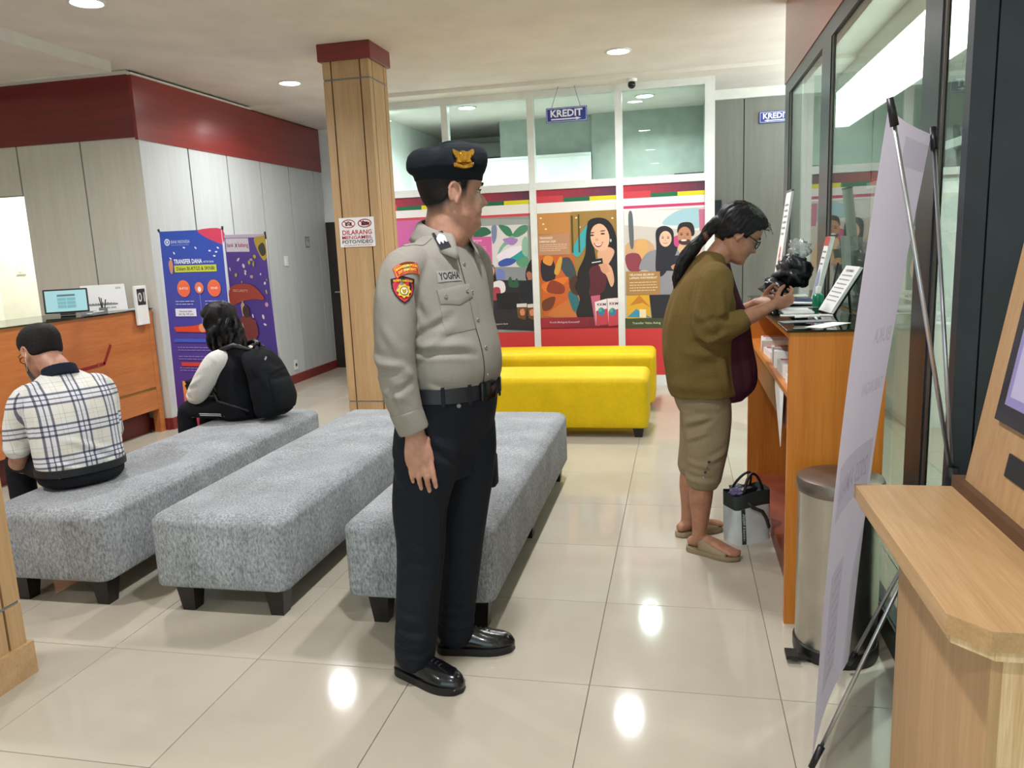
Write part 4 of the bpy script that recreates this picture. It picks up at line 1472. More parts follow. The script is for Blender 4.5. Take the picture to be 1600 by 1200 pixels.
# ================================================================== WRITING COUNTER ON THE RIGHT
CX0, CX1, CY0, CY1, CZ = 0.372, 0.69, 2.845, 4.53, 1.10
wc = thing('writing_counter', 'orange wood standing counter with green edged glass top', 'counter', (0.53, 3.7, 0))
MB().box(CX0, CX1, CY0, CY0 + 0.03, 0, CZ - 0.008).build('end_panel', 'counter_wood', wc)
MB().box(CX0, CX1, CY1 - 0.03, CY1, 0, CZ - 0.008).build('end_panel', 'counter_wood', wc)
MB().box(CX0, CX1, CY0 + 0.03, CY1 - 0.03, CZ - 0.03, CZ - 0.008).build('top_board', 'counter_wood_y', wc)
MB().rbox(CX0 - 0.01, CX1 + 0.0, CY0 - 0.01, CY1 + 0.01, CZ - 0.008, CZ, 0.002, 1).build('glass_top', 'counter_glass', wc)
MB().box(CX0 + 0.005, CX1, CY0 + 0.03, CY1 - 0.03, 0.845, 0.865).build('shelf', 'counter_wood_y', wc)
MB().box(CX0 + 0.02, CX0 + 0.04, CY0 + 0.03, CY1 - 0.03, 0.70, 0.845).build('apron', 'counter_inner', wc)
MB().box(CX1 - 0.06, CX1 - 0.04, CY0 + 0.03, CY1 - 0.03, 0.0, 1.07).build('back_panel', 'counter_inner', wc)
MB().box(CX0 + 0.05, CX1 - 0.06, CY0 + 0.03, CY1 - 0.03, 0.0, 0.08).build('kick_board', 'counter_inner', wc)
# slips of paper lying under the glass
for k, (y, x, a, c) in enumerate(((2.98, 0.52, 0.9, 'paper_white'), (3.12, 0.47, 0.2, 'grey_plastic'), (3.35, 0.5, -0.1, 'paper_white'), (3.7, 0.5, 0.1, 'grey_plastic'))):
    mm = Matrix.Translation((x, y, CZ + 0.0006 + 0.0003 * k)) @ Matrix.Rotation(a, 4, 'Z')
    tag(MB().box(-0.10, 0.10, -0.035, 0.035, 0, 0.0008, mat=mm).build('paper_slip', c), ['white narrow slip lying askew on the glass counter corner', 'grey printed slip on the glass counter by the white slip', 'white form on the glass counter below the tilted stand', 'grey form on the glass counter beside black bag'][k], 'paper')
# brochures on the shelf
LEAF = ['stack of white leaflets on counter shelf beside the end panel near bin', 'second stack of white leaflets on counter shelf from the bin end', 'middle stack of white leaflets on the shelf inside orange counter',
        'fourth stack of white leaflets on counter shelf from the bin end', 'stack of white leaflets on counter shelf nearest the corridor end panel']
for k in range(5):
    y = 3.05 + 0.26 * k
    mm = Matrix.Translation((0.50, y, 0.865)) @ Matrix.Rotation(0.15 * math.sin(k * 3), 4, 'Z')
    b_ = thing('brochure_stack', LEAF[k], 'leaflets', (0.50, y, 0.865), 0, 'leaflet stacks in the counter')
    MB().box(-0.10, 0.10, -0.10, 0.10, 0, 0.03 + 0.02 * (k % 3), mat=mm).build('sheets', 'paper_white', b_)
    pr = Print()
    pr.rect(0, 0, 0.2, 0.2, '#e8e6e4')
    pr.rect(0.01, 0.01, 0.19, 0.05, '#b8403c')
    pr.lines(0.02, 0.07, 0.18, 5, 0.022, 0.008, '#8c8c90')
    pr.build('cover_print', b_, mm @ Vector((-0.1, 0.1, 0.0305 + 0.02 * (k % 3))), mm.to_3x3() @ Vector((1, 0, 0)), mm.to_3x3() @ Vector((0, -1, 0)))
hp = tag(MB().add([(0.384, 3.36, 0.845), (0.380, 3.05, 0.845), (0.376, 3.08, 0.62), (0.382, 3.33, 0.80), (0.386, 3.36, 0.845), (0.382, 3.05, 0.845), (0.378, 3.08, 0.62), (0.384, 3.33, 0.80)],
                 [(0, 1, 2, 3), (7, 6, 5, 4), (0, 4, 5, 1), (1, 5, 6, 2), (2, 6, 7, 3), (3, 7, 4, 0)]).build('hanging_paper', 'paper_white'), 'white sheet of paper hanging below the counter shelf', 'paper')


def leaning_board(name, label, cat, p0, p1, w, thick, mat, tilt_dir=(1, 0, 0)):
    """flat board standing on its bottom edge p0, leaning up to p1; w runs along y"""
    t = thing(name, label, cat, p0)
    a, b = Vector(p0), Vector(p1)
    up = (b - a)
    n = Vector(tilt_dir) * thick
    h = Vector((0, w / 2, 0))
    vs = [a - h, a + h, b + h, b - h]
    vs = vs + [q + n for q in vs]
    MB().add(vs, [(0, 1, 2, 3), (7, 6, 5, 4), (0, 4, 5, 1), (1, 5, 6, 2), (2, 6, 7, 3), (3, 7, 4, 0)]).build('board', mat, t)
    return t, a, b


# tall narrow acrylic stand at the far end
t, a, b = leaning_board('tall_display', 'tall white display board standing at far end of counter', 'display', (0.49, 4.42, 1.10), (0.56, 4.42, 1.645), 0.20, 0.012, 'paper_white')
MB().rbox(0.46, 0.58, 4.31, 4.53, 1.10, 1.112, 0.003, 1).build('foot', 'white_plastic', t)
MB().box(0.558, 0.574, 4.32, 4.52, 1.645, 1.655).build('top_edge', 'grey_plastic', t)
pr = Print()
for k in range(4):
    pr.ell(0.1, 0.30 + 0.03 * k, 0.03, 0.02, '#c9302c' if k % 2 else '#d97a70')
pr.lines(0.03, 0.06, 0.17, 6, 0.03, 0.01, '#a4a6a8')
u_ = (b - a).normalized()
pr.build('front_print', t, b + Vector((-0.0008, 0.1, 0)), (0, -1, 0), -u_)
# leaflet holder with red band
t, a, b = leaning_board('leaflet_holder', 'white leaflet holder with red top strip leaning by the window', 'holder', (0.62, 3.98, 1.10), (0.665, 3.86, 1.41), 0.11, 0.02, 'paper_white')
pr = Print()
pr.rect(0, 0, 0.12, 0.045, '#c23a3c')
pr.lines(0.02, 0.07, 0.10, 3, 0.03, 0.008, '#9a9ca0')
pr.blob([(0.02, 0.2), (0.06, 0.16), (0.1, 0.22), (0.08, 0.3), (0.03, 0.29)], '#a9b4c6')
pr.build('front_print', t, b + Vector((-0.001, 0.06, 0)), (0, -1, 0), -(b - a))
MB().box(0.60, 0.67, 3.92, 4.04, 1.10, 1.112).build('foot', 'white_plastic', t)
# tilted instruction stand
tp = thing('document_stand', 'tilted white instruction sheet on black easel standing on counter', 'stand', (0.62, 3.42, CZ))
a = Vector((0.585, 3.44, 1.107))
b = Vector((0.665, 3.31, 1.295))
wv = Vector((-0.017, 0.16, 0.0)).normalized() * 0.085
nv = (b - a).cross(wv).normalized()
if nv.x > 0:
    nv = -nv
vs = [a - wv, a + wv, b + wv, b - wv]
MB().add(vs + [p - nv * 0.012 for p in vs], [(0, 1, 2, 3), (7, 6, 5, 4), (0, 4, 5, 1), (1, 5, 6, 2), (2, 6, 7, 3), (3, 7, 4, 0)]).build('board', 'paper_white', tp)
MB().add([p - nv * 0.013 for p in vs] + [p - nv * 0.02 for p in vs], [(0, 1, 2, 3), (7, 6, 5, 4), (0, 4, 5, 1), (1, 5, 6, 2), (2, 6, 7, 3), (3, 7, 4, 0)]).build('backing', 'black_plastic', tp)
MB().tube([a * 0.3 + b * 0.7 - nv * 0.015, Vector((0.68, 3.40, 1.103))], 0.006, 6).build('strut', 'black_plastic', tp)
MB().tube([a - wv - nv * 0.004 + Vector((0, 0, -0.001)), a + wv - nv * 0.004 + Vector((0, 0, -0.001))], 0.005, 6).build('ledge', 'black_plastic', tp)
pr = Print()
pr.lines(0.02, 0.045, 0.15, 7, 0.022, 0.006, '#9c9ea2')
pr.text('INFORMASI', 0.085, 0.03, 0.018, '#55575c', 'c', 0.01)
pr.build('sheet_print', tp, b + wv + nv * 0.0008, -wv, a - b)
# hand gel
gb = thing('gel_bottle', 'small green gel bottle with clear cap on the counter', 'bottle', (0.605, 3.72, CZ))
MB().lathe([(0.022, 0), (0.025, 0.004), (0.025, 0.05), (0.02, 0.058), (0.012, 0.062)], 20, (0.605, 3.72, CZ)).build('body', 'green_liquid', gb, True, angle=50)
MB().lathe([(0.012, 0.062), (0.012, 0.09), (0.010, 0.093)], 16, (0.605, 3.72, CZ)).build('cap', 'white_plastic', gb, True, angle=50)
# pens on the counter
for k, (x, y, dx, dy, h) in enumerate(((0.64, 3.66, 0.025, -0.05, 0.20), (0.66, 3.62, 0.015, 0.06, 0.17))):
    o = tag(MB().tube([(x, y, CZ + 0.004), (x + dx, y + dy, CZ + h)], [0.005, 0.004], 8).build('counter_pen', 'black_plastic'), 'thin black pen propped against the window behind green bottle', 'pen', 'pens behind the gel bottle')
# pen on coiled cord
cp = thing('tethered_pen', 'white tethered pen with black cord lying on counter by bag', 'pen', (0.56, 3.80, CZ))
MB().tube([(0.50, 3.84, CZ + 0.012), (0.62, 3.76, CZ + 0.012)], [0.006, 0.007], 10).build('barrel', 'white_plastic', cp, True)
MB().tube([(0.62, 3.76, CZ + 0.012), (0.645, 3.74, CZ + 0.02), (0.65, 3.70, CZ + 0.006), (0.66, 3.62, CZ + 0.005)], 0.003, 6).build('cord', 'black_plastic', cp, True)
tag(MB().rbox(0.47, 0.62, 3.86, 4.02, CZ + 0.002, CZ + 0.018, 0.004, 1).build('bank_book', 'blue_card'), 'dark blue passbook lying on the counter beside black bag', 'book')
tag(MB().box(0.42, 0.54, 3.40, 3.58, CZ + 0.0025, CZ + 0.010).build('form_pad', 'paper_white'), 'white pad of forms lying on the counter by blue passbook', 'paper')
wk = thing('cable_clip', 'small white wire clip lying on the glass counter top', 'clip', (0.5, 3.22, CZ))
MB().tube([(0.44, 3.22, CZ + 0.008), (0.49, 3.20, CZ + 0.012), (0.53, 3.22, CZ + 0.008)], 0.005, 6).build('bar', 'white_plastic', wk)
MB().tube([(0.51, 3.15, CZ + 0.006), (0.515, 3.27, CZ + 0.006)], 0.004, 6).build('cross_bar', 'white_plastic', wk)
# black plastic bag with clear knot
pb = thing('plastic_bag', 'crumpled black plastic bag with clear film knot on the counter', 'bag', (0.58, 4.20, CZ))


def crumple(c, r, seed, amp=0.28, freq=9, n=28, m=18, flat=None):
    mb = MB()
    vs, fs = [], []
    for i in range(m + 1):
        t_ = PI * i / m
        for k in range(n):
            a_ = 2 * PI * k / n
            d = Vector((math.sin(t_) * math.cos(a_), math.sin(t_) * math.sin(a_), math.cos(t_)))
            q = noise.noise(d * 2.2 + Vector((seed, 0, 0))) * 1.2 + abs(noise.noise(d * freq * 0.5 + Vector((0, seed, 0)))) * 0.9 - 0.3
            s = 1 + amp * q
            p = Vector((c[0] + r[0] * d.x * s, c[1] + r[1] * d.y * s, c[2] + r[2] * d.z * s))
            if flat is not None:
                p.z = max(p.z, flat)
            vs.append(p)
    for i in range(m):
        for k in range(n):
            k2 = (k + 1) % n
            fs.append((i * n + k, (i + 1) * n + k, (i + 1) * n + k2, i * n + k2))
    return mb.add(vs, fs)


crumple((0.55, 4.16, CZ + 0.14), (0.085, 0.13, 0.085), 3.1, 0.4, 11, flat=CZ + 0.001).build('bag_body', 'plastic_bag', pb, True)
crumple((0.48, 4.18, CZ + 0.06), (0.07, 0.10, 0.065), 8.4, 0.4, 11, flat=CZ + 0.001).build('bag_fold', 'plastic_bag', pb, True)
glass('clear_film', '#eef2f2', 0.08, 0.12)
crumple((0.58, 4.15, CZ + 0.25), (0.05, 0.09, 0.045), 5.0, 0.5, 14).build('clear_knot', 'clear_film', pb, True)

# ================================================================== WASTE BIN
wb = thing('pedal_bin', 'stainless steel pedal bin with dark lid beside orange counter', 'bin', (0.52, 2.675, 0))
c = (0.52, 2.675, 0)
MB().lathe([(0.137, 0.0), (0.139, 0.012), (0.139, 0.045), (0.134, 0.05)], 40, c).build('base_ring', 'black_plastic', wb, True, angle=40)
MB().lathe([(0.132, 0.05), (0.132, 0.575), (0.134, 0.58)], 40, c).build('body', 'steel', wb, True, angle=40)
MB().lathe([(0.137, 0.582), (0.139, 0.59), (0.139, 0.616), (0.135, 0.626), (0.12, 0.632), (0.06, 0.638), (0.01, 0.639)], 40, c).build('lid', 'steel_lid', wb, True, angle=40)
MB().box(0.37, 0.44, 2.57, 2.60, 0.012, 0.02, ).box(0.345, 0.385, 2.555, 2.61, 0.016, 0.03).build('pedal', 'black_plastic', wb)

# ================================================================== TOTE BAG ON THE FLOOR
tt = thing('tote_bag', 'white and dark green tote bag with black handles on floor by counter', 'bag', (0.31, 3.72, 0))
plain('bag_white', '#cfd4d2', 0.6, var=0.06, bmp=0.3, bscale=30)
plain('bag_green', '#2a3330', 0.6, var=0.1)
ang = math.radians(38)
ux = Vector((math.cos(ang), math.sin(ang), 0))
uy = Vector((-math.sin(ang), math.cos(ang), 0))
bc = Vector((0.305, 3.70, 0))


def bag_pt(a_, h):
    s = 1 + 0.10 * (h / 0.27) + 0.02 * math.sin(7 * a_ + 9 * h)
    ca, sa = math.cos(a_), math.sin(a_)
    x = math.copysign(abs(ca) ** 0.55, ca) * 0.105 * s
    y = math.copysign(abs(sa) ** 0.55, sa) * 0.062 * (1.15 - 0.6 * h)
    return bc + ux * x + uy * y + Vector((0, 0, h + 0.008 * math.sin(3 * a_) * (h / 0.27)))


for nm, mt_, h0, h1 in (('lower_body', 'bag_white', 0.0, 0.175), ('upper_band', 'bag_green', 0.175, 0.245)):
    vs, fs = [], []
    n = 40
    hs_ = [h0 + (h1 - h0) * k / 5 for k in range(6)]
    for h in hs_:
        vs += [bag_pt(2 * PI * k / n, h) for k in range(n)]
    for j in range(5):
        for k in range(n):
            fs.append((j * n + k, j * n + (k + 1) % n, (j + 1) * n + (k + 1) % n, (j + 1) * n + k))
    if h0 == 0:
        fs.append(tuple(range(n)))
    else:
        vs += [bag_pt(2 * PI * k / n, h1 - 0.03) * 0.94 + Vector((bc.x, bc.y, h1 - 0.03)) * 0.06 for k in range(n)]
        for k in range(n):
            fs.append((5 * n + k, 5 * n + (k + 1) % n, 6 * n + (k + 1) % n, 6 * n + k))
        fs.append(tuple(6 * n + k for k in range(n)))
    MB().add(vs, fs).build(nm, mt_, tt, True, angle=50)
# dark vertical strip with script and diagonal strap
MB().add([bag_pt(a_, h) * 1.0 + (bag_pt(a_, h) - (bc + Vector((0, 0, h)))).normalized() * 0.002 for h in (0.005, 0.06, 0.12, 0.175) for a_ in (4.05, 4.18, 4.33)],
         [(j * 3 + i, j * 3 + i + 1, (j + 1) * 3 + i + 1, (j + 1) * 3 + i) for j in range(3) for i in range(2)]).build('dark_strip', 'bag_green', tt)
MB().tube([bag_pt(4.5 + 0.16 * k, 0.20 - 0.028 * k) + (bag_pt(4.5 + 0.16 * k, 0.2) - (bc + Vector((0, 0, 0.2)))).normalized() * 0.003 for k in range(6)], 0.009, 6).build('strap', 'bag_green', tt, True)
pr = Print(0.0)
sc_ = bag_pt(4.19, 0.09)
pr.text('Feminine & Glamour', 0, 0, 0.026, '#c9cfcc', 'c', 0.0, 0.13)
nrm_ = (sc_ - (bc + Vector((0, 0, 0.09)))).normalized()
pr.build('script_lettering', tt, sc_ + nrm_ * 0.004 + Vector((0, 0, 0)) + nrm_.cross(Vector((0, 0, 1))) * -0.006, (0, 0, 1), nrm_.cross(Vector((0, 0, 1))) * -1)
for s in (-1, 1):
    pts = []
    for k in range(13):
        q = k / 12
        x = -0.06 + 0.12 * q
        pts.append(bc + ux * x * (1 + 0.1 * math.sin(PI * q)) + uy * (0.045 * s - 0.03 * s * math.sin(PI * q) - 0.02 * math.sin(PI * q)) + Vector((0, 0, 0.225 + 0.105 * math.sin(PI * q) ** 0.7)))
    MB().tube(pts, 0.0065, 8).build('handle', 'black_plastic', tt, True)
plain('lilac_cloth', '#8f82b0', 0.7, bmp=0.5, bscale=40)
crumple((bc.x - 0.02, bc.y, 0.225), (0.075, 0.045, 0.035), 2.2, 0.4).build('contents', 'black_plastic', tt, True)
crumple((bc.x - 0.055, bc.y - 0.05, 0.245), (0.03, 0.02, 0.018), 6.2, 0.5).build('lilac_pouch', 'lilac_cloth', tt, True)

# ================================================================== WOODEN KIOSK WITH SCREEN
KX, KZ = 0.43, 0.80
kk = thing('service_kiosk', 'pale wood kiosk with writing ledge and slanted screen panel', 'kiosk', (0.75, 1.66, 0))
poly = [(KX, 2.035), (0.665, 2.035), (0.665, 1.27), (KX + 0.05, 1.27), (KX, 1.325)]
MB().prism(poly, 0.035, (0, 0, KZ - 0.035), (1, 0, 0), (0, 1, 0)).build('ledge', 'kiosk_wood_y', kk)
MB().prism([(x + (0.012 if x < 0.5 else 0), y + (0.012 if y < 1.5 else 0)) for x, y in poly], 0.022, (0, 0, KZ - 0.057), (1, 0, 0), (0, 1, 0)).build('ledge_underside', 'kiosk_edge', kk)
MB().box(0.50, 0.518, 1.32, 1.87, 0, KZ - 0.057).build('side_panel', 'kiosk_wood', kk)
MB().box(0.518, 1.05, 1.32, 1.338, 0, KZ - 0.057).build('front_panel', 'kiosk_edge', kk)
MB().box(0.518, 1.05, 1.852, 1.87, 0, KZ - 0.057).build('far_panel', 'kiosk_wood', kk)
# slanted back panel with cut-out screen
s0, s1 = Vector((0.668, 0, KZ)), Vector((0.80, 0, 1.62))
sd = (s1 - s0).normalized()
sn = Vector((-sd.z, 0, sd.x))


def slant(v0, v1, ya, yb, d0, d1):
    """slab on the slanted plane: v along the slope, y across, d outward"""
    vs = [s0 + sd * v + sn * d + Vector((0, y, 0)) for d in (d0, d1) for v in (v0, v1) for y in (ya, yb)]
    return vs, [(0, 1, 3, 2), (4, 6, 7, 5), (0, 4, 5, 1), (2, 3, 7, 6), (0, 2, 6, 4), (1, 5, 7, 3)]


pm = MB()
for v0, v1, ya, yb in ((0.0, 0.20, 1.28, 2.0), (0.20, 0.83, 1.90, 2.0), (0.20, 0.83, 1.28, 1.36), (0.62, 0.83, 1.36, 1.90)):
    pm.add(*slant(v0, v1, ya, yb, -0.02, 0.0))
pm.build('slanted_panel', 'kiosk_wood', kk)
MB().add(*slant(0.0, 0.03, 1.28, 2.035, 0.0005, 0.03)).build('dark_trim', 'cap_red', kk) if False else MB().box(0.655, 0.685, 1.28, 2.04, KZ, KZ + 0.028).build('dark_trim', 'seam_brown', kk)
mo = MB().add(*slant(0.205, 0.615, 1.365, 1.895, -0.03, 0.012)).build('monitor', 'black_gloss', kk)
pr = Print()
pr.rect(0, 0, 0.46, 0.33, '#8f86b8')
pr.rect(0.02, 0.02, 0.44, 0.08, '#5b4f96')
pr.rect(0.02, 0.10, 0.44, 0.31, '#b9b2d2')
pr.build('screen', mo, s0 + sd * 0.575 + sn * 0.0125 + Vector((0, 1.86, 0)), (0, -1, 0), -sd)
MB().add(*slant(0.10, 0.15, 1.66, 1.80, -0.001, 0.004)).build('card_slot', 'black_plastic', kk)

# ================================================================== FIGURE TOOLS
def V3(*a):
    return Vector(a)


def az(deg):
    a = math.radians(deg)
    return Vector((math.cos(a), math.sin(a), 0))


def right_of(f):
    return Vector((f.y, -f.x, 0)).normalized()


def catmull(vals, sub):
    """vals: list of tuples of floats; returns a smooth resampling"""
    a = np.array(vals, float)
    out = []
    n = len(a)
    for k in range(n - 1):
        p0, p1, p2, p3 = a[max(k - 1, 0)], a[k], a[k + 1], a[min(k + 2, n - 1)]
        for j in range(sub):
            t = j / sub
            out.append(0.5 * (2 * p1 + (-p0 + p2) * t + (2 * p0 - 5 * p1 + 4 * p2 - p3) * t * t + (-p0 + 3 * p1 - 3 * p2 + p3) * t ** 3))
    out.append(a[-1])
    return np.array(out)


class Solid:
    """union of closed shapes, fused into one skin by voxel remeshing"""

    def __init__(self):
        self.v, self.f = [], []

    def raw(self, vs, fs):
        n = len(self.v)
        self.v += [tuple(p) for p in vs]
        self.f += [tuple(i + n for i in f) for f in fs]
        return self

    def rings(self, rings):
        n = len(rings[0])
        m = len(rings)
        vs = [p for r in rings for p in r]
        fs = []
        for j in range(m - 1):
            for k in range(n):
                k2 = (k + 1) % n
                fs.append((j * n + k, j * n + k2, (j + 1) * n + k2, (j + 1) * n + k))
        c0 = sum((Vector(p) for p in rings[0]), Vector()) / n
        c1 = sum((Vector(p) for p in rings[-1]), Vector()) / n
        vs += [c0, c1]
        for k in range(n):
            k2 = (k + 1) % n
            fs.append((m * n, k2, k))
            fs.append((m * n + 1, (m - 1) * n + k, (m - 1) * n + k2))
        return self.raw(vs, fs)

    def torso(self, data, F, sub=4, N=40):
        """data rows: (x, y, z, half_width, depth_front, depth_back, squareness)"""
        R = right_of(F)
        rs = []
        for x, y, z, w, df, db, q in catmull(data, sub):
            ring = []
            for k in range(N):
                a = 2 * PI * k / N
                c, s = math.cos(a), math.sin(a)
                e = 2 / q
                cc = math.copysign(abs(c) ** e, c)
                ss = math.copysign(abs(s) ** e, s)
                ring.append(Vector((x, y, z)) + R * (w * cc) + F * ((df if s > 0 else db) * ss))
            rs.append(ring)
        return self.rings(rs)

    def limb(self, data, hint=(0, 1, 0), sub=4, N=20, cap=True):
        """data rows: (x, y, z, ra, rb) ra across the hint axis"""
        data = [tuple(d) + (d[3],) if len(d) == 4 else tuple(d) for d in data]
        d = catmull(data, sub)
        if cap:
            for end in (0, -1):
                p, q = d[end].copy(), d[1 if end == 0 else -2].copy()
                t = p[:3] - q[:3]
                t = t / (np.linalg.norm(t) + 1e-9)
                e = [p.copy() for _ in range(2)]
                e[0][:3] += t * p[3] * 0.5
                e[0][3:] *= 0.8
                e[1][:3] += t * p[3] * 0.8
                e[1][3:] *= 0.35
                d = np.vstack([e[1], e[0], d]) if end == 0 else np.vstack([d, e[0], e[1]])
        h = Vector(hint)
        rs = []
        m = len(d)
        for j in range(m):
            t = Vector(d[min(j + 1, m - 1), :3] - d[max(j - 1, 0), :3]).normalized()
            b = t.cross(h)
            if b.length < 1e-4:
                b = t.cross(Vector((0.3, 0.2, 0.9)))
            b.normalize()
            a = b.cross(t).normalized()
            c = Vector(d[j, :3])
            rs.append([c + a * (d[j, 3] * math.cos(2 * PI * k / N)) + b * (d[j, 4] * math.sin(2 * PI * k / N)) for k in range(N)])
        return self.rings(rs)

    def ball(self, c, r, M=None, seg=18, rings_=12):
        mb = MB().ball((0, 0, 0), r, seg, rings_, mat=M)
        return self.raw([Vector(p) + Vector(c) for p in mb.v], mb.f)

    def skin(self, voxel, smooth=6, factor=0.5):
        me = bpy.data.meshes.new('tmp')
        me.from_pydata(self.v, [], self.f)
        bm = bmesh.new()
        bm.from_mesh(me)
        bmesh.ops.recalc_face_normals(bm, faces=bm.faces)
        bm.to_mesh(me)
        bm.free()
        o = bpy.data.objects.new('tmp', me)
        COL.objects.link(o)
        r = o.modifiers.new('r', 'REMESH')
        r.mode = 'VOXEL'
        r.voxel_size = voxel
        r.use_smooth_shade = True
        if smooth:
            s = o.modifiers.new('s', 'SMOOTH')
            s.factor = factor
            s.iterations = smooth
        dg = bpy.context.evaluated_depsgraph_get()
        out = bpy.data.meshes.new_from_object(o.evaluated_get(dg))
        bpy.data.objects.remove(o)
        bpy.data.meshes.remove(me)
        return out


class folds_disp:
    """cloth relief: broad noise plus drawn creases (p, q, amplitude, width) laid onto the surface"""

    def __init__(self, segs, base=0.0, freq=6.0, stretch=(1, 1, 1), seed=0.0):
        self.segs, self.base, self.freq, self.st, self.seed = segs, base, freq, stretch, seed

    def field(self, co, tree):
        n = len(co)
        d = np.zeros(n)
        f, st, sd = self.freq, self.st, self.seed
        if self.base:
            d += np.array([self.base * (noise.noise(Vector((p[0] * f * st[0] + sd, p[1] * f * st[1], p[2] * f * st[2])))
                                        + 0.4 * noise.noise(Vector((p[0] * f * 2.7 * st[0], p[1] * f * 2.7 * st[1] + sd, p[2] * f * 2.7 * st[2])))) for p in co])
        for a, b, am, w in self.segs:
            a, b = Vector(a), Vector(b)
            pts = [np.array(tree.find_nearest(a.lerp(b, k / 8))[0]) for k in range(9)]
            best = np.full(n, 1e9)
            tt = np.zeros(n)
            for k in range(8):
                p, q = pts[k], pts[k + 1]
                pq = q - p
                L = pq @ pq + 1e-12
                t = np.clip(((co - p) @ pq) / L, 0, 1)
                dist = np.linalg.norm(co - (p + t[:, None] * pq), axis=1)
                m = dist < best
                best[m] = dist[m]
                tt[m] = (k + t[m]) / 8
            prof = np.exp(-(best / w) ** 2) - 0.45 * np.exp(-((best - 1.7 * w) / w) ** 2)
            d += am * 0.8 * np.sqrt(np.sin(np.pi * np.clip(tt, 0.02, 0.98))) * prof
        return d


def finish(me, name, mat, parent, disp=None, colour=None, attrs=None):
    """displace along normals, colour per vertex, move into the parent's frame"""
    n = len(me.vertices)
    co = np.empty(n * 3)
    no = np.empty(n * 3)
    me.vertices.foreach_get('co', co)
    me.vertices.foreach_get('normal', no)
    co = co.reshape(-1, 3)
    no = no.reshape(-1, 3)
    if disp is not None:
        if isinstance(disp, folds_disp):
            dv = disp.field(co, BVHTree.FromPolygons([Vector(p) for p in co], [tuple(p.vertices) for p in me.polygons]))
        else:
            dv = np.array([disp(Vector(p), Vector(q)) for p, q in zip(co, no)])
        co = co + no * dv[:, None]
    bvh_src = co.copy()
    if colour is not None:
        ca = me.color_attributes.new('Col', 'FLOAT_COLOR', 'POINT')
        cols = np.array([colour(Vector(p)) for p in co], float)
        ca.data.foreach_set('color', cols.ravel())
    if attrs is not None:
        for key, fn in attrs.items():
            at = me.attributes.new(key, 'FLOAT', 'POINT')
            at.data.foreach_set('value', np.array([fn(Vector(p)) for p in co], float))
    off = world_off(parent)
    co2 = co - np.array(off)[None, :]
    me.vertices.foreach_set('co', co2.ravel())
    me.polygons.foreach_set('use_smooth', [True] * len(me.polygons))
    me.materials.clear()
    me.materials.append(MATS[mat])
    me.update()
    me.name = name
    o = link_mesh(name, me, parent)
    tree = BVHTree.FromPolygons([Vector(p) for p in bvh_src], [tuple(p.vertices) for p in me.polygons])
    return o, tree


def smooth_region(me, spots, iters=20):
    """relax the mesh inside balls (centre, radius), to melt joints into one surface"""
    n = len(me.vertices)
    co = np.empty(n * 3)
    me.vertices.foreach_get('co', co)
    co = co.reshape(-1, 3)
    ed = np.empty(len(me.edges) * 2, dtype=np.int64)
    me.edges.foreach_get('vertices', ed)
    ed = ed.reshape(-1, 2)
    w = np.zeros(n)
    for c, r in spots:
        d = np.linalg.norm(co - np.array(c)[None, :], axis=1)
        w = np.maximum(w, np.clip((r - d) / (0.3 * r), 0, 1))
    keep = (w[ed[:, 0]] > 0) | (w[ed[:, 1]] > 0)
    ed = ed[keep]
    cnt = np.zeros(n)
    np.add.at(cnt, ed[:, 0], 1)
    np.add.at(cnt, ed[:, 1], 1)
    cnt[cnt == 0] = 1
    for _ in range(iters):
        acc = np.zeros_like(co)
        np.add.at(acc, ed[:, 0], co[ed[:, 1]])
        np.add.at(acc, ed[:, 1], co[ed[:, 0]])
        co += (acc / cnt[:, None] - co) * (0.6 * w[:, None])
    me.vertices.foreach_set('co', co.ravel())
    me.update()


CAMP = Vector((0, 0, CAM_H))


def pix_ray(x, y):
    return ((x - 800) / FPX * cr - (y - 600) / FPX * cu + cf).normalized()


def pix_hit(tree, x, y):
    """surface point that stands behind a photo pixel, with its normal"""
    d = pix_ray(x, y)
    h = tree.ray_cast(CAMP, d)
    if h[0] is not None:
        return h[0], h[1]
    best = None
    for k in range(60):
        c = tree.find_nearest(CAMP + d * (1.6 + 0.06 * k))
        if c[0] is not None and (best is None or c[3] < best[3]):
            best = c
    return best[0], best[1]


def on_surface(tree, offset):
    def pj(p, z, nn):
        h = tree.ray_cast(p + nn * 0.25, -nn, 0.6)
        if h[0] is None:
            h = tree.find_nearest(p)
        m = h[1] if h[1].dot(nn) >= 0 else -h[1]
        return h[0] + m * (offset + z)
    return pj


def place_print(pr, name, parent, tree, pos, nrm, w, h, mat='cloth_ink', offset=0.0015, roll=0.0, dnhint=(0, 0, -1)):
    """centre a print on a surface"""
    n = Vector(nrm).normalized()
    dn = Vector(dnhint)
    dn = (dn - n * dn.dot(n)).normalized()
    ux = n.cross(dn).normalized()
    # want dn x ux = n
    if dn.cross(ux).dot(n) < 0:
        ux = -ux
    if roll:
        q = Matrix.Rotation(roll, 3, n)
        dn, ux = q @ dn, q @ ux
    o = Vector(pos) - ux * w / 2 - dn * h / 2
    return pr.build(name, parent, o, ux, dn, on_surface(tree, offset), mat)


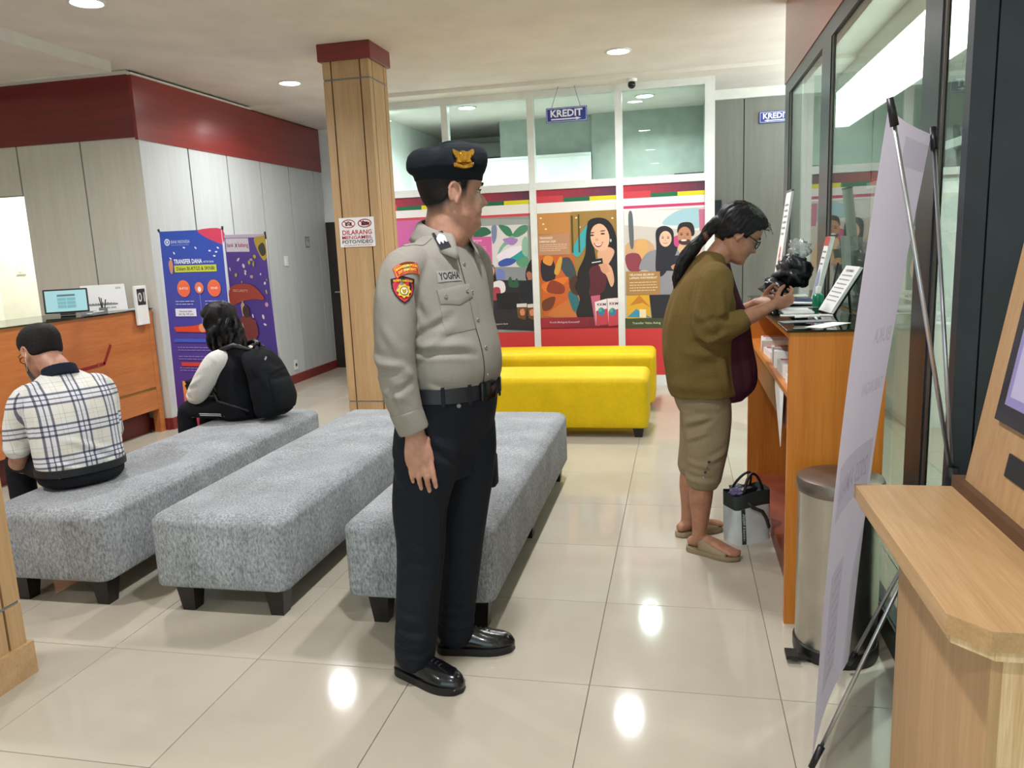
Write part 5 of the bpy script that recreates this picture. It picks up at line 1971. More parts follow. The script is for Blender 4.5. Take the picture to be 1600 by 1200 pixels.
def cloth_patch(name, parent, tree, outline_fn, pos, nrm, w, h, mat, offset=0.001, thick=0.003, nu=10, nv=10, roll=0.0):
    """raised patch of cloth following the surface; outline_fn(u, v) keeps or moves a (0..1) point"""
    n = Vector(nrm).normalized()
    dn = Vector((0, 0, -1))
    dn = (dn - n * dn.dot(n)).normalized()
    ux = n.cross(dn).normalized()
    if dn.cross(ux).dot(n) < 0:
        ux = -ux
    if roll:
        q = Matrix.Rotation(roll, 3, n)
        dn, ux = q @ dn, q @ ux
    o = Vector(pos) - ux * w / 2 - dn * h / 2
    pj = on_surface(tree, 0)
    top, bot = [], []
    for j in range(nv + 1):
        for i in range(nu + 1):
            u, v = i / nu, j / nv
            if outline_fn:
                u, v = outline_fn(u, v)
            p = o + ux * (u * w) + dn * (v * h)
            e = min(i, nu - i, 1) * min(j, nv - j, 1)
            top.append(pj(p, offset + (thick if e else thick * 0.4), n))
            bot.append(pj(p, -0.004, n))
    k = nu + 1
    nn_ = len(top)
    fs = [(j * k + i, (j + 1) * k + i, (j + 1) * k + i + 1, j * k + i + 1) for j in range(nv) for i in range(nu)]
    fs2 = [tuple(nn_ + q for q in f[::-1]) for f in fs]
    edge = [i for i in range(k)] + [j * k + nu for j in range(1, nv + 1)] + [nv * k + i for i in range(nu - 1, -1, -1)] + [j * k for j in range(nv - 1, 0, -1)]
    sd_ = [(edge[a], edge[(a + 1) % len(edge)], nn_ + edge[(a + 1) % len(edge)], nn_ + edge[a]) for a in range(len(edge))]
    return MB().add(top + bot, fs + fs2 + sd_).build(name, mat, parent, True, angle=60)


def button(parent, tree, pos, nrm, r, mat, name='button'):
    n = Vector(nrm).normalized()
    q = n.to_track_quat('Z', 'Y').to_matrix().to_4x4()
    M = Matrix.Translation(Vector(pos)) @ q
    return MB().lathe([(r, -0.002), (r, 0.0015), (r * 0.8, 0.0025), (r * 0.3, 0.0018)], 14, mat=M).build(name, mat, parent, True, angle=50)


# ---- heads
HEAD_ROWS = [  # z, front, back, half width, squareness
    (-0.117, 0.066, 0.020, 0.024, 2.0), (-0.112, 0.080, 0.008, 0.036, 2.1), (-0.102, 0.088, -0.006, 0.044, 2.2), (-0.090, 0.089, -0.022, 0.050, 2.2),
    (-0.078, 0.086, -0.040, 0.055, 2.2), (-0.066, 0.089, -0.055, 0.059, 2.2), (-0.052, 0.091, -0.066, 0.063, 2.2), (-0.036, 0.091, -0.076, 0.067, 2.2),
    (-0.018, 0.088, -0.085, 0.070, 2.2), (0.0, 0.084, -0.092, 0.072, 2.2), (0.016, 0.091, -0.097, 0.074, 2.2), (0.032, 0.094, -0.100, 0.076, 2.2),
    (0.050, 0.092, -0.100, 0.077, 2.15), (0.068, 0.085, -0.096, 0.074, 2.1), (0.084, 0.074, -0.086, 0.067, 2.05), (0.098, 0.056, -0.070, 0.055, 2.0),
    (0.109, 0.032, -0.048, 0.038, 2.0), (0.115, 0.004, -0.024, 0.016, 2.0)]


def gauss(x, s):
    return math.exp(-(x / s) ** 2)


def head_relief(x, z, nose=1.0):
    """forward push of the face front at lateral x, height z (metres, head-local)"""
    d = 0.0
    # nose: bridge to tip, then under
    if -0.05 < z < 0.012:
        t = (z + 0.046) / 0.056
        prof = 0.026 * math.sin(min(1, max(0, (0.012 - z) / 0.044)) * PI / 2) * min(1, max(0, (z + 0.047) / 0.011))
        wid = 0.0075 + 0.010 * gauss(z + 0.036, 0.014)
        d += nose * prof * gauss(x, wid) * 1.0
        d += nose * 0.008 * gauss(abs(x) - 0.015, 0.006) * gauss(z + 0.037, 0.008)
    # eye sockets, brows, lips, chin
    d -= 0.008 * gauss(abs(x) - 0.031, 0.016) * gauss(z - 0.001, 0.011)
    d += 0.003 * gauss(abs(x) - 0.030, 0.022) * gauss(z - 0.022, 0.008)
    d += 0.005 * gauss(x, 0.022) * gauss(z + 0.058, 0.006)
    d += 0.005 * gauss(x, 0.019) * gauss(z + 0.071, 0.006)
    d -= 0.003 * gauss(x, 0.024) * gauss(z + 0.0645, 0.0028)
    d += 0.004 * gauss(x, 0.018) * gauss(z + 0.098, 0.012)
    d += 0.003 * gauss(abs(x) - 0.045, 0.016) * gauss(z + 0.03, 0.02)
    return d


class Head:
    def __init__(self, c, face_az, pitch=0.0, roll=0.0, k=1.0, jowl=1.0):
        f = az(face_az)
        r = right_of(f)
        M = Matrix(((r.x, f.x, 0, 0), (r.y, f.y, 0, 0), (0, 0, 1, 0), (0, 0, 0, 1)))
        self.M = Matrix.Translation(Vector(c)) @ M @ Matrix.Rotation(math.radians(-pitch), 4, 'X') @ Matrix.Rotation(math.radians(roll), 4, 'Y') @ Matrix.Scale(k, 4)
        self.k, self.jowl = k, jowl

    def rows(self, N=72, grow=0.0, sub=3, zmin=-1, relief=True, nose=1.0):
        out = []
        for z, fr, bk, w, q in catmull(HEAD_ROWS, sub):
            if z < zmin:
                continue
            jw = 1 + (self.jowl - 1) * gauss(z + 0.08, 0.035)
            ring = []
            yc = (fr + bk) / 2
            for k in range(N):
                a = 2 * PI * k / N
                c, s = math.cos(a), math.sin(a)
                e = 2 / q
                x = (w * jw + grow) * math.copysign(abs(c) ** e, c)
                y = yc + ((fr - bk) / 2 + grow) * math.copysign(abs(s) ** e, s)
                if relief and s > 0.25:
                    y += head_relief(x, z, nose) * min(1, (s - 0.25) / 0.3)
                ring.append((x, y, z + grow * (z / 0.115 if z > 0 else 0)))
            out.append(ring)
        return out

    def to(self, p):
        return self.M @ Vector(p)

    def inv(self, p):
        return self.M.inverted() @ Vector(p)

    def solid(self, S, nose=1.0):
        S.rings([[self.to(p) for p in r] for r in self.rows(nose=nose)])
        for s in (-1, 1):      # ears: rim, bowl and lobe
            pts = []
            for j in range(15):
                a = math.radians(-60 + 285 * j / 14)
                pts.append((0.077 + 0.004 * math.sin(a) + 0.010 * max(0, -math.cos(a)), -0.012 - 0.0155 * math.cos(a) * 1.0, 0.0 - 0.004 + 0.027 * math.sin(a)))
            rad = [0.0045 * self.k] * 15
            S.limb([tuple(self.to((s * x, y, z))) + (q,) for (x, y, z), q in zip(pts, rad)], (0.3, 0.2, 0.9), 2, 8)
            S.ball(self.to((s * 0.0755, -0.010, -0.005)), (0.004 * self.k, 0.014 * self.k, 0.022 * self.k), self.M.to_3x3().normalized().to_4x4())
            S.ball(self.to((s * 0.0755, -0.004, -0.031)), (0.005 * self.k, 0.008 * self.k, 0.008 * self.k), self.M.to_3x3().normalized().to_4x4())
        return S

    def colour(self, skin, lip, extra=None):
        inv = self.M.inverted()

        def fn(p):
            q = inv @ p
            c = skin
            if q.y > 0.06 and abs(q.x) < 0.027 and -0.079 < q.z < -0.052:
                t = gauss(q.x, 0.021) * gauss(q.z + 0.0645, 0.0105)
                c = tuple(skin[i] + (lip[i] - skin[i]) * min(1, 1.3 * t) for i in range(3)) + (1,)
            if extra:
                c = extra(q, c)
            return c
        return fn

    def hair_shell(self, mask, lift=0.008, N=72, wav=0.0, zmin=-0.10):
        """closed cap: pushed out of the scalp where mask>0, hidden below it elsewhere"""
        rows = []
        base = self.rows(N, 0.0, 3, zmin, relief=False)
        for ring in base:
            yc = sum(p[1] for p in ring) / len(ring)
            rr_ = []
            for (x, y, z) in ring:
                m = mask(x, y, z)
                g_ = -0.006 + (lift + 0.006) * m
                d = Vector((x, y - yc, max(0, z) * 0.9)).normalized()
                w_ = wav * noise.noise(Vector((x * 60, y * 60, z * 12))) * m
                rr_.append(self.to(Vector((x, y, z)) + d * (g_ + w_)))
            rows.append(rr_)
        return Solid().rings(rows)

    def eyes(self, parent, open_=0.0034):
        for s in (-1, 1):
            e = MB().ball((0, 0, 0), (0.0125, 0.010, open_ + 0.001), 16, 10)
            ob_ = MB().add([self.to((s * 0.031 + p[0], 0.0725 + p[1], 0.001 + p[2])) for p in e.v], e.f).build('eye', 'eye_white', parent, True)
            i = MB().ball((0, 0, 0), (0.0055, 0.003, min(0.0055, open_ + 0.0006)), 14, 8)
            MB().add([self.to((s * 0.031 + p[0], 0.0805 + p[1], 0.001 + p[2])) for p in i.v], i.f).build('iris', 'iris_dark', ob_, True)
            pts = [self.to((s * (0.031 + 0.0135 * math.cos(t)), 0.0845 - 0.006 * abs(math.cos(t)) ** 2, 0.002 + (open_ + 0.0012) * math.sin(t))) for t in [PI * j / 8 for j in range(9)]]
            MB().tube(pts, [0.0008] + [0.0016] * 7 + [0.0008], 6).build('lash_line', 'hair_black', ob_, True)
            bp = [self.to((s * (0.014 + 0.036 * j / 6), 0.094 - 0.011 * (j / 6) ** 2, 0.019 + 0.006 * math.sin(PI * 0.75 * j / 6))) for j in range(7)]
            MB().tube(bp, [0.002, 0.0034, 0.0038, 0.0036, 0.003, 0.0022, 0.001], 6).build('eyebrow', 'hair_black', parent, True)


def hand(S, wrist, dirn, palm, thumb_side, k=1.0, curl=(25, 35, 25), thumb=(0.35, 0.6), spread=4, curls=None, nails=None):
    """palm, four fingers and thumb as chains; palm = direction the palm faces"""
    w, D, Nn = Vector(wrist), Vector(dirn).normalized(), Vector(palm)
    Nn = (Nn - D * Nn.dot(D)).normalized()
    T = D.cross(Nn)
    if T.dot(Vector(thumb_side)) < 0:
        T = -T
    row = []
    for d, a, b in ((-0.015, 0.026, 0.021), (0.012, 0.030, 0.019), (0.045, 0.039, 0.016), (0.075, 0.041, 0.0135), (0.088, 0.038, 0.011)):
        p = w + D * d * k
        row.append((p.x, p.y, p.z, a * k, b * k))
    S.limb(row, T, 3, 20)
    spec = ((0.029, 0.084, 0.072, 0.0088), (0.010, 0.088, 0.080, 0.0090), (-0.010, 0.086, 0.074, 0.0086), (-0.028, 0.080, 0.058, 0.0076))
    tips = []
    for i, (o, d0, L, r) in enumerate(spec):
        p = w + (D * (d0 - 0.012) + T * o) * k
        ang = math.radians(spread) * (1.5 - i)
        d = (D * math.cos(ang) + T * math.sin(ang)).normalized()
        chain = [(p.x, p.y, p.z, r * 1.05 * k)]
        cc = curls[i] if curls else curl
        acc = d.copy()
        axis = acc.cross(Nn).normalized()
        for seg, (frac, cu_) in enumerate(zip((0.46, 0.30, 0.24), cc)):
            acc = Matrix.Rotation(math.radians(cu_), 3, axis) @ acc
            for h in (0.5, 1.0):
                q = p + acc * (L * k * frac * h + (0.012 * k if seg == 0 else 0) * h)
                bulge = 1.0 if h == 1.0 else 0.94
                chain.append((q.x, q.y, q.z, r * k * bulge * (1 - 0.09 * seg)))
            p = Vector(chain[-1][:3])
        S.limb(chain, T, 2, 12)
        tips.append((p, acc.copy(), (Matrix.Rotation(math.radians(90), 3, axis) @ acc), r * k * 0.8))
    p = w + (D * 0.022 + T * 0.026 + Nn * 0.006) * k
    d = (D * 0.75 + T * thumb[0] + Nn * thumb[1]).normalized()
    chain = [tuple(p) + (0.0125 * k,)]
    for L, r, bend in ((0.040, 0.0112, 0.0), (0.030, 0.0100, 0.15), (0.024, 0.0088, 0.25)):
        d = (d + D * bend - T * bend * 0.5).normalized()
        p = p + d * L * k
        chain.append(tuple(p) + (r * k,))
    S.limb(chain, T, 3, 12)
    return tips


def shoe(parent, name, heel, direction, L, W, mat, sole_mat, toe_h=0.058, top_h=0.098, collar=0.46, sole_h=0.028, lace=True):
    """low shoe: sole slab, upper, toe cap ridge and laces"""
    d = Vector(direction).normalized()
    r = right_of(d)
    hv = Vector(heel)

    def out(s):
        # half width along the length
        toe = (1 - max(0.0, (s - 0.74) / 0.26) ** 2.6) ** (1 / 2.4) if s < 1 else 0.0
        heel = (1 - max(0.0, (0.12 - s) / 0.12) ** 2.4) ** (1 / 2.2) if s > 0 else 0.0
        return W * (0.34 + 0.07 * math.sin(PI * min(1, s * 1.1)) + 0.10 * gauss(s - 0.72, 0.24)) * max(0.02, toe) * max(0.02, heel)
    ns = 24
    mb = MB()
    ring_t, ring_b = [], []
    S_ = [k / ns for k in range(ns + 1)]
    o1 = [hv + d * (L * s) + r * out(s) * 1.05 for s in S_] + [hv + d * (L * s) - r * out(s) * 1.05 for s in reversed(S_[1:-1])]
    n = len(o1)
    lev = [0.0, 0.004, sole_h * 0.6, sole_h]
    gro = [0.97, 1.0, 0.985, 1.0]
    c0 = hv + d * L * 0.5
    vs, fs = [], []
    for z, g_ in zip(lev, gro):
        vs += [c0 + (p - c0) * g_ + Vector((0, 0, z)) for p in o1]
    for j in range(3):
        for k in range(n):
            fs.append((j * n + k, j * n + (k + 1) % n, (j + 1) * n + (k + 1) % n, (j + 1) * n + k))
    fs += [tuple(range(n))[::-1], tuple(range(3 * n, 4 * n))]
    root = MB().add(vs, fs).build(name, sole_mat, parent, True, angle=50)
    # upper
    rs = []
    for s in [0.004, 0.03, 0.08, 0.16, 0.26, 0.36, 0.46, 0.54, 0.62, 0.70, 0.78, 0.86, 0.91, 0.95, 0.975, 0.99, 0.997]:
        if s < collar:
            h = top_h * (0.80 + 0.2 * math.sin(PI * min(1, s / collar)))
        else:
            t = (s - collar) / (1 - collar)
            h = top_h + (toe_h - top_h) * (t ** 0.65)
        if s > 0.9:
            h *= 1 - 0.42 * ((s - 0.9) / 0.1) ** 2
        hw = max(0.004, out(s))
        ring = []
        for k in range(20):
            a = 2 * PI * k / 20
            c_, s_ = math.cos(a), math.sin(a)
            x = hw * math.copysign(abs(c_) ** 0.8, c_) * (1 - (0.30 if s < 0.55 else 0.16) * max(0, s_))
            z = sole_h * 0.7 + (h - sole_h * 0.7) * (max(0, s_) ** 0.72)
            ring.append(hv + d * (L * s) + r * x + Vector((0, 0, z)))
        rs.append(ring)
    So = Solid().rings(rs)
    MB().add(So.v, So.f).build('upper', mat, root, True)
    if lace:
        for k in range(4):
            s = collar + 0.05 + 0.055 * k
            t = (s - collar) / (1 - collar)
            h = top_h + (toe_h - top_h) * (t ** 0.65) + 0.002
            MB().tube([hv + d * (L * s) + r * (W * 0.17) + Vector((0, 0, h - 0.012)), hv + d * (L * (s + 0.01)) + Vector((0, 0, h)), hv + d * (L * s) - r * (W * 0.17) + Vector((0, 0, h - 0.012))], 0.003, 6).build('lace', 'black_plastic', root, True)
        # toe seam
        pts = [hv + d * (L * (0.80 - 0.03 * math.cos(PI * q))) + r * (W * 0.40 * math.sin(PI * q)) + Vector((0, 0, toe_h * (0.62 + 0.45 * math.cos(PI * q)) + 0.004)) for q in [-0.5 + k / 10 for k in range(11)]]
        MB().tube(pts, 0.0022, 6).build('toe_seam', mat, root, True)
    return root


def skin_mat(name):
    m, nt, b = new_mat(name)
    a = nt.nodes.new('ShaderNodeVertexColor')
    a.layer_name = 'Col'
    f = noise_node(nt, coords(nt), 30, 3)
    g_ = ramp(nt, f, [(0.3, (222, 214, 212)), (0.7, (255, 255, 255))])
    mx = nt.nodes.new('ShaderNodeMix')
    mx.data_type = 'RGBA'
    mx.blend_type = 'MULTIPLY'
    mx.inputs['Factor'].default_value = 1
    link(nt, a.outputs['Color'], mx.inputs['A'])
    link(nt, g_, mx.inputs['B'])
    link(nt, mx.outputs['Result'], b.inputs['Base Color'])
    b.inputs['Roughness'].default_value = 0.5
    b.inputs['Subsurface Weight'].default_value = 0.12
    b.inputs['Subsurface Radius'].default_value = (0.01, 0.004, 0.002)
    bump(nt, b, noise_node(nt, coords(nt), 260, 2), 0.12, 0.001)
    return m


skin_mat('skin')
plain('eye_white', '#b8aca4', 0.25, var=0.01)
plain('iris_dark', '#1d120e', 0.15)
fabric('hair_black', '#0e0d0e', '#1e1b1b', 160, 0.5, 0.6, (1, 1, 0.25), 0)
fabric('hair_short', '#141213', '#272222', 300, 0.7, 0.5, (1, 1, 1), 0)
fabric('uniform_shirt', '#8b847b', '#969086', 500, 0.85, 0.12, (1, 1, 1), 0.05)
fabric('uniform_trousers', '#15181f', '#1e222b', 400, 0.8, 0.2, (1, 1, 1), 0.1)
fabric('felt_black', '#12161b', '#1a1f25', 400, 0.95, 0.3, (1, 1, 1), 0.05)
plain('leather_black', '#0c0d10', 0.22, var=0.15, scale=30, bmp=0.15, bscale=120, coat=0.4)
plain('sole_black', '#101114', 0.5)
plain('belt_black', '#14171c', 0.5, bmp=0.3, bscale=250)
plain('gold_metal', '#c9973a', 0.25, 0.9, var=0.2, scale=60)
plain('button_grey', '#7d776f', 0.4)
fabric('cardigan_olive', '#665228', '#786237', 350, 0.95, 0.3, (1, 1, 1), 0.08)
fabric('maroon_cloth', '#3c1826', '#4d2030', 300, 0.9, 0.2, (1, 1, 1), 0.1)
fabric('capri_tan', '#84745a', '#958468', 400, 0.9, 0.2, (1, 1, 1), 0.06)
plain('sandal_tan', '#8a775c', 0.6, var=0.06)
fabric('black_trousers', '#14161b', '#1f2127', 300, 0.85, 0.2, (1, 1, 1), 0.1)
fabric('jacket_black', '#0d0f13', '#181a1f', 220, 0.85, 0.3, (1, 1, 1), 0.12)
fabric('sleeve_white', '#c9c7bf', '#dbd9d2', 250, 0.9, 0.2, (1, 1, 1), 0.05)
fabric('collar_navy', '#171c28', '#202636', 300, 0.9, 0.2, (1, 1, 1), 0.05)
plain('nail_pale', '#b98c7a', 0.35, var=0.02)
plain('mask_white', '#e4e6e6', 0.8)
plain('brown_clip', '#5a3a28', 0.3)
SKIN_A, LIP_A = lin('#bd8c75'), lin('#8f5850')
SKIN_B, LIP_B = lin('#ac7a5e'), lin('#7d4a42')

# ================================================================== MAN IN UNIFORM
RT = Vector((-0.74, 2.38, 0))
po = thing('person', 'standing man in grey uniform shirt and black beret, looking towards counter', 'person', RT)
F = az(-24)
R = right_of(F)


def W(x, y, z):
    return Vector((RT.x + x, RT.y + y, z))


HL = [(-0.11, -0.062), (-0.07, -0.066), (-0.045, -0.060), (-0.028, -0.045), (-0.012, -0.02), (0.006, 0.006), (0.012, -0.022), (0.026, -0.020), (0.032, 0.004), (0.046, 0.032), (0.066, 0.055), (0.12, 0.066)]
hd = Head(W(0.047, 0.004, 1.600), 33, 1, 0, 1.035, 1.16)
S = Solid()
hd.solid(S)
S.limb([tuple(W(0.0, 0, 1.36)) + (0.075, 0.075), tuple(W(0.012, 0, 1.44)) + (0.064, 0.066), tuple(W(0.026, 0.0, 1.50)) + (0.062, 0.066), tuple(W(0.036, 0.002, 1.56)) + (0.058, 0.064)], R, 4, 28)
# fold of flesh under the chin
S.limb([tuple(hd.to((0, 0.055, -0.098))) + (0.044, 0.026), tuple(hd.to((0, 0.030, -0.112))) + (0.055, 0.042), tuple(W(0.030, -0.006, 1.455)) + (0.060, 0.056)], R, 4, 20)
# slim inner body, hidden by the clothes
S.torso([tuple(W(0, 0, 0.80)) + (0.10, 0.07, 0.08, 2.2), tuple(W(0.0, 0, 0.98)) + (0.12, 0.09, 0.08, 2.2), tuple(W(0, 0, 1.2)) + (0.12, 0.09, 0.08, 2.2), tuple(W(0, 0, 1.40)) + (0.12, 0.06, 0.07, 2.2)], F, 3, 24)
for pts in ([(-0.06, -0.14, 1.37, 0.04), (-0.088, -0.205, 1.12, 0.032), (-0.052, -0.198, 0.90, 0.025)], [(0.06, 0.14, 1.37, 0.04), (0.05, 0.20, 1.12, 0.032), (0.06, 0.19, 0.90, 0.025)],
            [(-0.03, -0.08, 0.86, 0.06), (-0.09, -0.09, 0.46, 0.045), (-0.14, -0.075, 0.06, 0.035)], [(0.04, 0.08, 0.86, 0.06), (0.0, 0.085, 0.46, 0.045), (-0.06, 0.105, 0.06, 0.035)]):
    S.limb([tuple(W(*p[:3])) + (p[3],) for p in pts], R, 4, 14)
tips = hand(S, W(-0.047, -0.198, 0.882), (0.12, -0.02, -1.0), (-0.22, 0.95, 0.0), (0.95, 0.22, 0), 1.10, thumb=(-0.10, 0.55),
            curls=[(-8, 10, 8), (-5, 16, 12), (-3, 20, 14), (0, 22, 16)], spread=1.5)
hand(S, W(0.062, 0.188, 0.885), (0.05, -0.05, -1.0), R, F, 0.98)
me = S.skin(0.0036, 4, 0.5)
smooth_region(me, [(hd.to((0, 0.035, -0.135)), 0.075), (hd.to((0.05, 0.0, -0.11)), 0.05), (hd.to((-0.05, 0.0, -0.11)), 0.05)], 40)
nail = lin('#c99a88')


def extra(q, c):
    # beard shadow and hair roots
    if q.y > 0.03 and q.z < -0.05:
        c = tuple(v * 0.93 for v in c[:3]) + (1,)
    # cropped hair fading into the skin
    if q.y < 0.06 and abs(q.x) < 0.0785 and q.z > -0.09:
        t = (q.z - np.interp(q.y, [a[0] for a in HL], [a[1] for a in HL]) + 0.008) / 0.034
        t = min(1, max(0, t)) * (0.0 if (abs(q.x) > 0.0745 and -0.03 < q.y < 0.008 and q.z < 0.026) else 1)
        hcol = lin('#221c1b')
        c = tuple(c[i] + (hcol[i] - c[i]) * t for i in range(3)) + (1,)
    return c


finish(me, 'body', 'skin', po, None, hd.colour(SKIN_A, LIP_A, extra))
for k_, (p, d, up, r) in enumerate(tips):
    q = p - d * 0.004 - up * r * 0.85
    t_ = d.cross(up).normalized()
    MB().add([q + d * a + t_ * b - up * (0.0012 - 0.0025 * abs(b) / 0.006) for a, b in ((-0.006, -0.005), (-0.006, 0.005), (0.006, 0.0045), (0.0085, 0.0), (0.006, -0.0045))], [(0, 1, 2, 3, 4)]).build('fingernail', 'nail_pale', po) if 'nail_pale' in MATS else None
hd.eyes(po)

# --- short hair
mask = lambda x, y, z: min(1, max(0, (z - np.interp(y, [q[0] for q in HL], [q[1] for q in HL]) - 0.014) / 0.02))
hs_ = hd.hair_shell(mask, 0.003)
finish(hs_.skin(0.004, 2), 'hair', 'hair_short', po)

# --- shirt
S = Solid()


def tr_(c, z, w, df, db, q=2.3, side=0.0):
    p = RT + F * c + R * side
    return (p.x, p.y, z, w, df, db, q)


S.torso([tr_(0.0, 0.965, 0.160, 0.135, 0.110), tr_(0.008, 1.0, 0.166, 0.148, 0.115), tr_(0.012, 1.05, 0.172, 0.160, 0.116), tr_(0.010, 1.12, 0.174, 0.158, 0.118), tr_(0.002, 1.20, 0.174, 0.142, 0.122),
         tr_(-0.004, 1.29, 0.178, 0.128, 0.126), tr_(-0.006, 1.36, 0.178, 0.112, 0.120), tr_(-0.002, 1.41, 0.150, 0.092, 0.106), tr_(0.004, 1.445, 0.105, 0.074, 0.088), tr_(0.010, 1.475, 0.072, 0.064, 0.074)], F)
S.limb([tuple(W(-0.03, -0.08, 1.395)) + (0.055, 0.06), tuple(W(-0.065, -0.15, 1.375)) + (0.066, 0.064), tuple(W(-0.084, -0.185, 1.30)) + (0.064, 0.066), tuple(W(-0.088, -0.205, 1.20)) + (0.060, 0.064),
        tuple(W(-0.088, -0.215, 1.10)) + (0.056, 0.060), tuple(W(-0.078, -0.215, 1.01)) + (0.052, 0.056), tuple(W(-0.066, -0.21, 0.955)) + (0.047, 0.05)], R, 5, 28)
S.limb([tuple(W(0.03, 0.08, 1.395)) + (0.055, 0.06), tuple(W(0.065, 0.15, 1.375)) + (0.066, 0.064), tuple(W(0.06, 0.19, 1.25)) + (0.060, 0.062), tuple(W(0.052, 0.205, 1.10)) + (0.056, 0.058),
        tuple(W(0.058, 0.195, 0.98)) + (0.046, 0.05), tuple(W(0.06, 0.19, 0.91)) + (0.043, 0.045)], R, 5, 28)
fo = [(W(-0.14, -0.22, 1.14), W(-0.03, -0.24, 1.06), 0.007, 0.014), (W(-0.14, -0.22, 1.08), W(-0.04, -0.25, 1.09), -0.006, 0.012), (W(-0.13, -0.25, 1.03), W(-0.05, -0.26, 1.00), 0.006, 0.013),
      (W(-0.12, -0.27, 1.00), W(-0.03, -0.24, 1.05), -0.005, 0.010), (W(-0.09, -0.27, 1.03), W(-0.075, -0.26, 0.96), -0.006, 0.009), (W(-0.10, -0.26, 1.22), W(-0.06, -0.26, 1.14), 0.004, 0.014),
      (W(-0.03, -0.14, 1.17), W(0.07, -0.12, 1.235), -0.006, 0.012), (W(-0.04, -0.15, 1.15), W(0.11, -0.10, 1.13), 0.006, 0.014), (W(-0.04, -0.16, 1.13), W(0.10, -0.09, 1.105), -0.005, 0.010),
      (W(-0.03, -0.15, 1.10), W(0.05, -0.12, 1.19), 0.004, 0.012), (W(0.0, -0.17, 1.02), W(0.09, -0.11, 1.0), 0.005, 0.010), (W(-0.03, -0.15, 0.995), W(0.1, -0.1, 0.99), 0.004, 0.008),
      (W(-0.05, -0.2, 1.33), W(0.0, -0.16, 1.22), -0.006, 0.012), (W(-0.02, -0.12, 1.43), W(0.03, -0.09, 1.33), -0.003, 0.012), (W(-0.11, -0.2, 1.38), W(-0.11, -0.23, 1.28), 0.004, 0.014)]
shirt, tree = finish(S.skin(0.0048, 5), 'shirt', 'uniform_shirt', po, folds_disp([(a, b, c * 1.15, d) for a, b, c, d in fo], 0.0035, 7, (1, 1, 0.55), 2.0))
# cuff
cu0, cu1 = W(-0.0685, -0.211, 0.962), W(-0.050, -0.199, 0.893)
S = Solid().limb([tuple(cu0) + (0.050, 0.052), tuple(cu0 * 0.5 + cu1 * 0.5) + (0.0485, 0.051), tuple(cu1) + (0.047, 0.049)], R, 4, 28, cap=False)
cf_, _ = finish(S.skin(0.004, 1), 'cuff', 'uniform_shirt', shirt)
bp_, bn_ = W(-0.10, -0.235, 0.925), Vector((-0.6, -0.7, 0))
button(shirt, tree, bp_ + Vector((0.004, 0.0, 0)), bn_, 0.006, 'button_grey')
# collar: stand and two leaves
vs = []
NC = 40
c0 = W(0.018, 0.0, 0)
rows_ = 5
for j in range(rows_):
    for i in range(NC + 1):
        th = math.radians(26 + 308 * i / NC)
        d = F * math.cos(th) + R * -math.sin(th)
        fr = math.cos(th)
        tip = max(0, (abs(i - NC / 2) / (NC / 2) - 0.72) / 0.28)
        zt = 1.522 - 0.052 * (fr + 1) / 2
        t = j / (rows_ - 1)
        rad = 0.067 + (0.004 if j else 0) + 0.030 * t + 0.008 * t * max(0, -fr) + 0.012 * tip * t
        z = zt - (0.056 + 0.022 * tip) * t ** 1.2 + (0.004 if j == 1 else 0)
        vs.append(c0 + d * rad + Vector((0, 0, z)))
fs = [(j * (NC + 1) + i, j * (NC + 1) + i + 1, (j + 1) * (NC + 1) + i + 1, (j + 1) * (NC + 1) + i) for j in range(rows_ - 1) for i in range(NC)]
col = MB().add(vs, fs).build('collar', 'uniform_shirt', shirt, True)
sm = col.modifiers.new('thick', 'SOLIDIFY')
sm.thickness = 0.004
sm.offset = 0
ctree = BVHTree.FromPolygons([Vector(v) for v in vs], fs)
# rank tab on the collar
pr = Print(0.0004)
pr.rect(0, 0, 0.034, 0.062, '#15161c')
pr.blob([(0.004, 0.025), (0.010, 0.016), (0.017, 0.012), (0.024, 0.016), (0.030, 0.025), (0.028, 0.044), (0.022, 0.036), (0.017, 0.046), (0.012, 0.036), (0.006, 0.044)], '#dfe0e4')
h_, n_ = pix_hit(ctree, 690, 375)
if h_ is not None:
    if n_.dot(h_ - CAMP) > 0:
        n_ = -n_
    place_print(pr, 'rank_tab', shirt, ctree, h_, n_, 0.034, 0.062, 'cloth_ink', 0.005, roll=0.35)


def spot(x, y):
    h, n = pix_hit(tree, x, y)
    if n.dot(CAMP - h) < 0:
        n = -n
    return h, n


# epaulette
h, n = spot(652, 382)
nn_ = (n + Vector((0, 0, 0.8))).normalized()
cloth_patch('epaulette', shirt, tree, lambda u, v: (u, 0.5 + (v - 0.5) * (1 if u < 0.85 else 0.8)), W(-0.035, -0.095, 1.43), (n + Vector((0, 0, 1.2))), 0.11, 0.045, 'uniform_shirt', 0.001, 0.003, 10, 6, roll=math.radians(-12))
h, n = spot(653, 364)
button(shirt, tree, h + n * 0.004, n, 0.007, 'button_grey')
# name tape
h, n = spot(702, 431)
pr = Print(0.0003)
pr.grid(0, 0, 0.088, 0.034, '#98928a', 10, 5)
pr.text('YOGHA', 0.044, 0.027, 0.030, '#20222a', 'c', 0.03, 0.076)
place_print(pr, 'name_tape', shirt, tree, h, n, 0.088, 0.034, 'cloth_ink', 0.002, roll=math.radians(2))
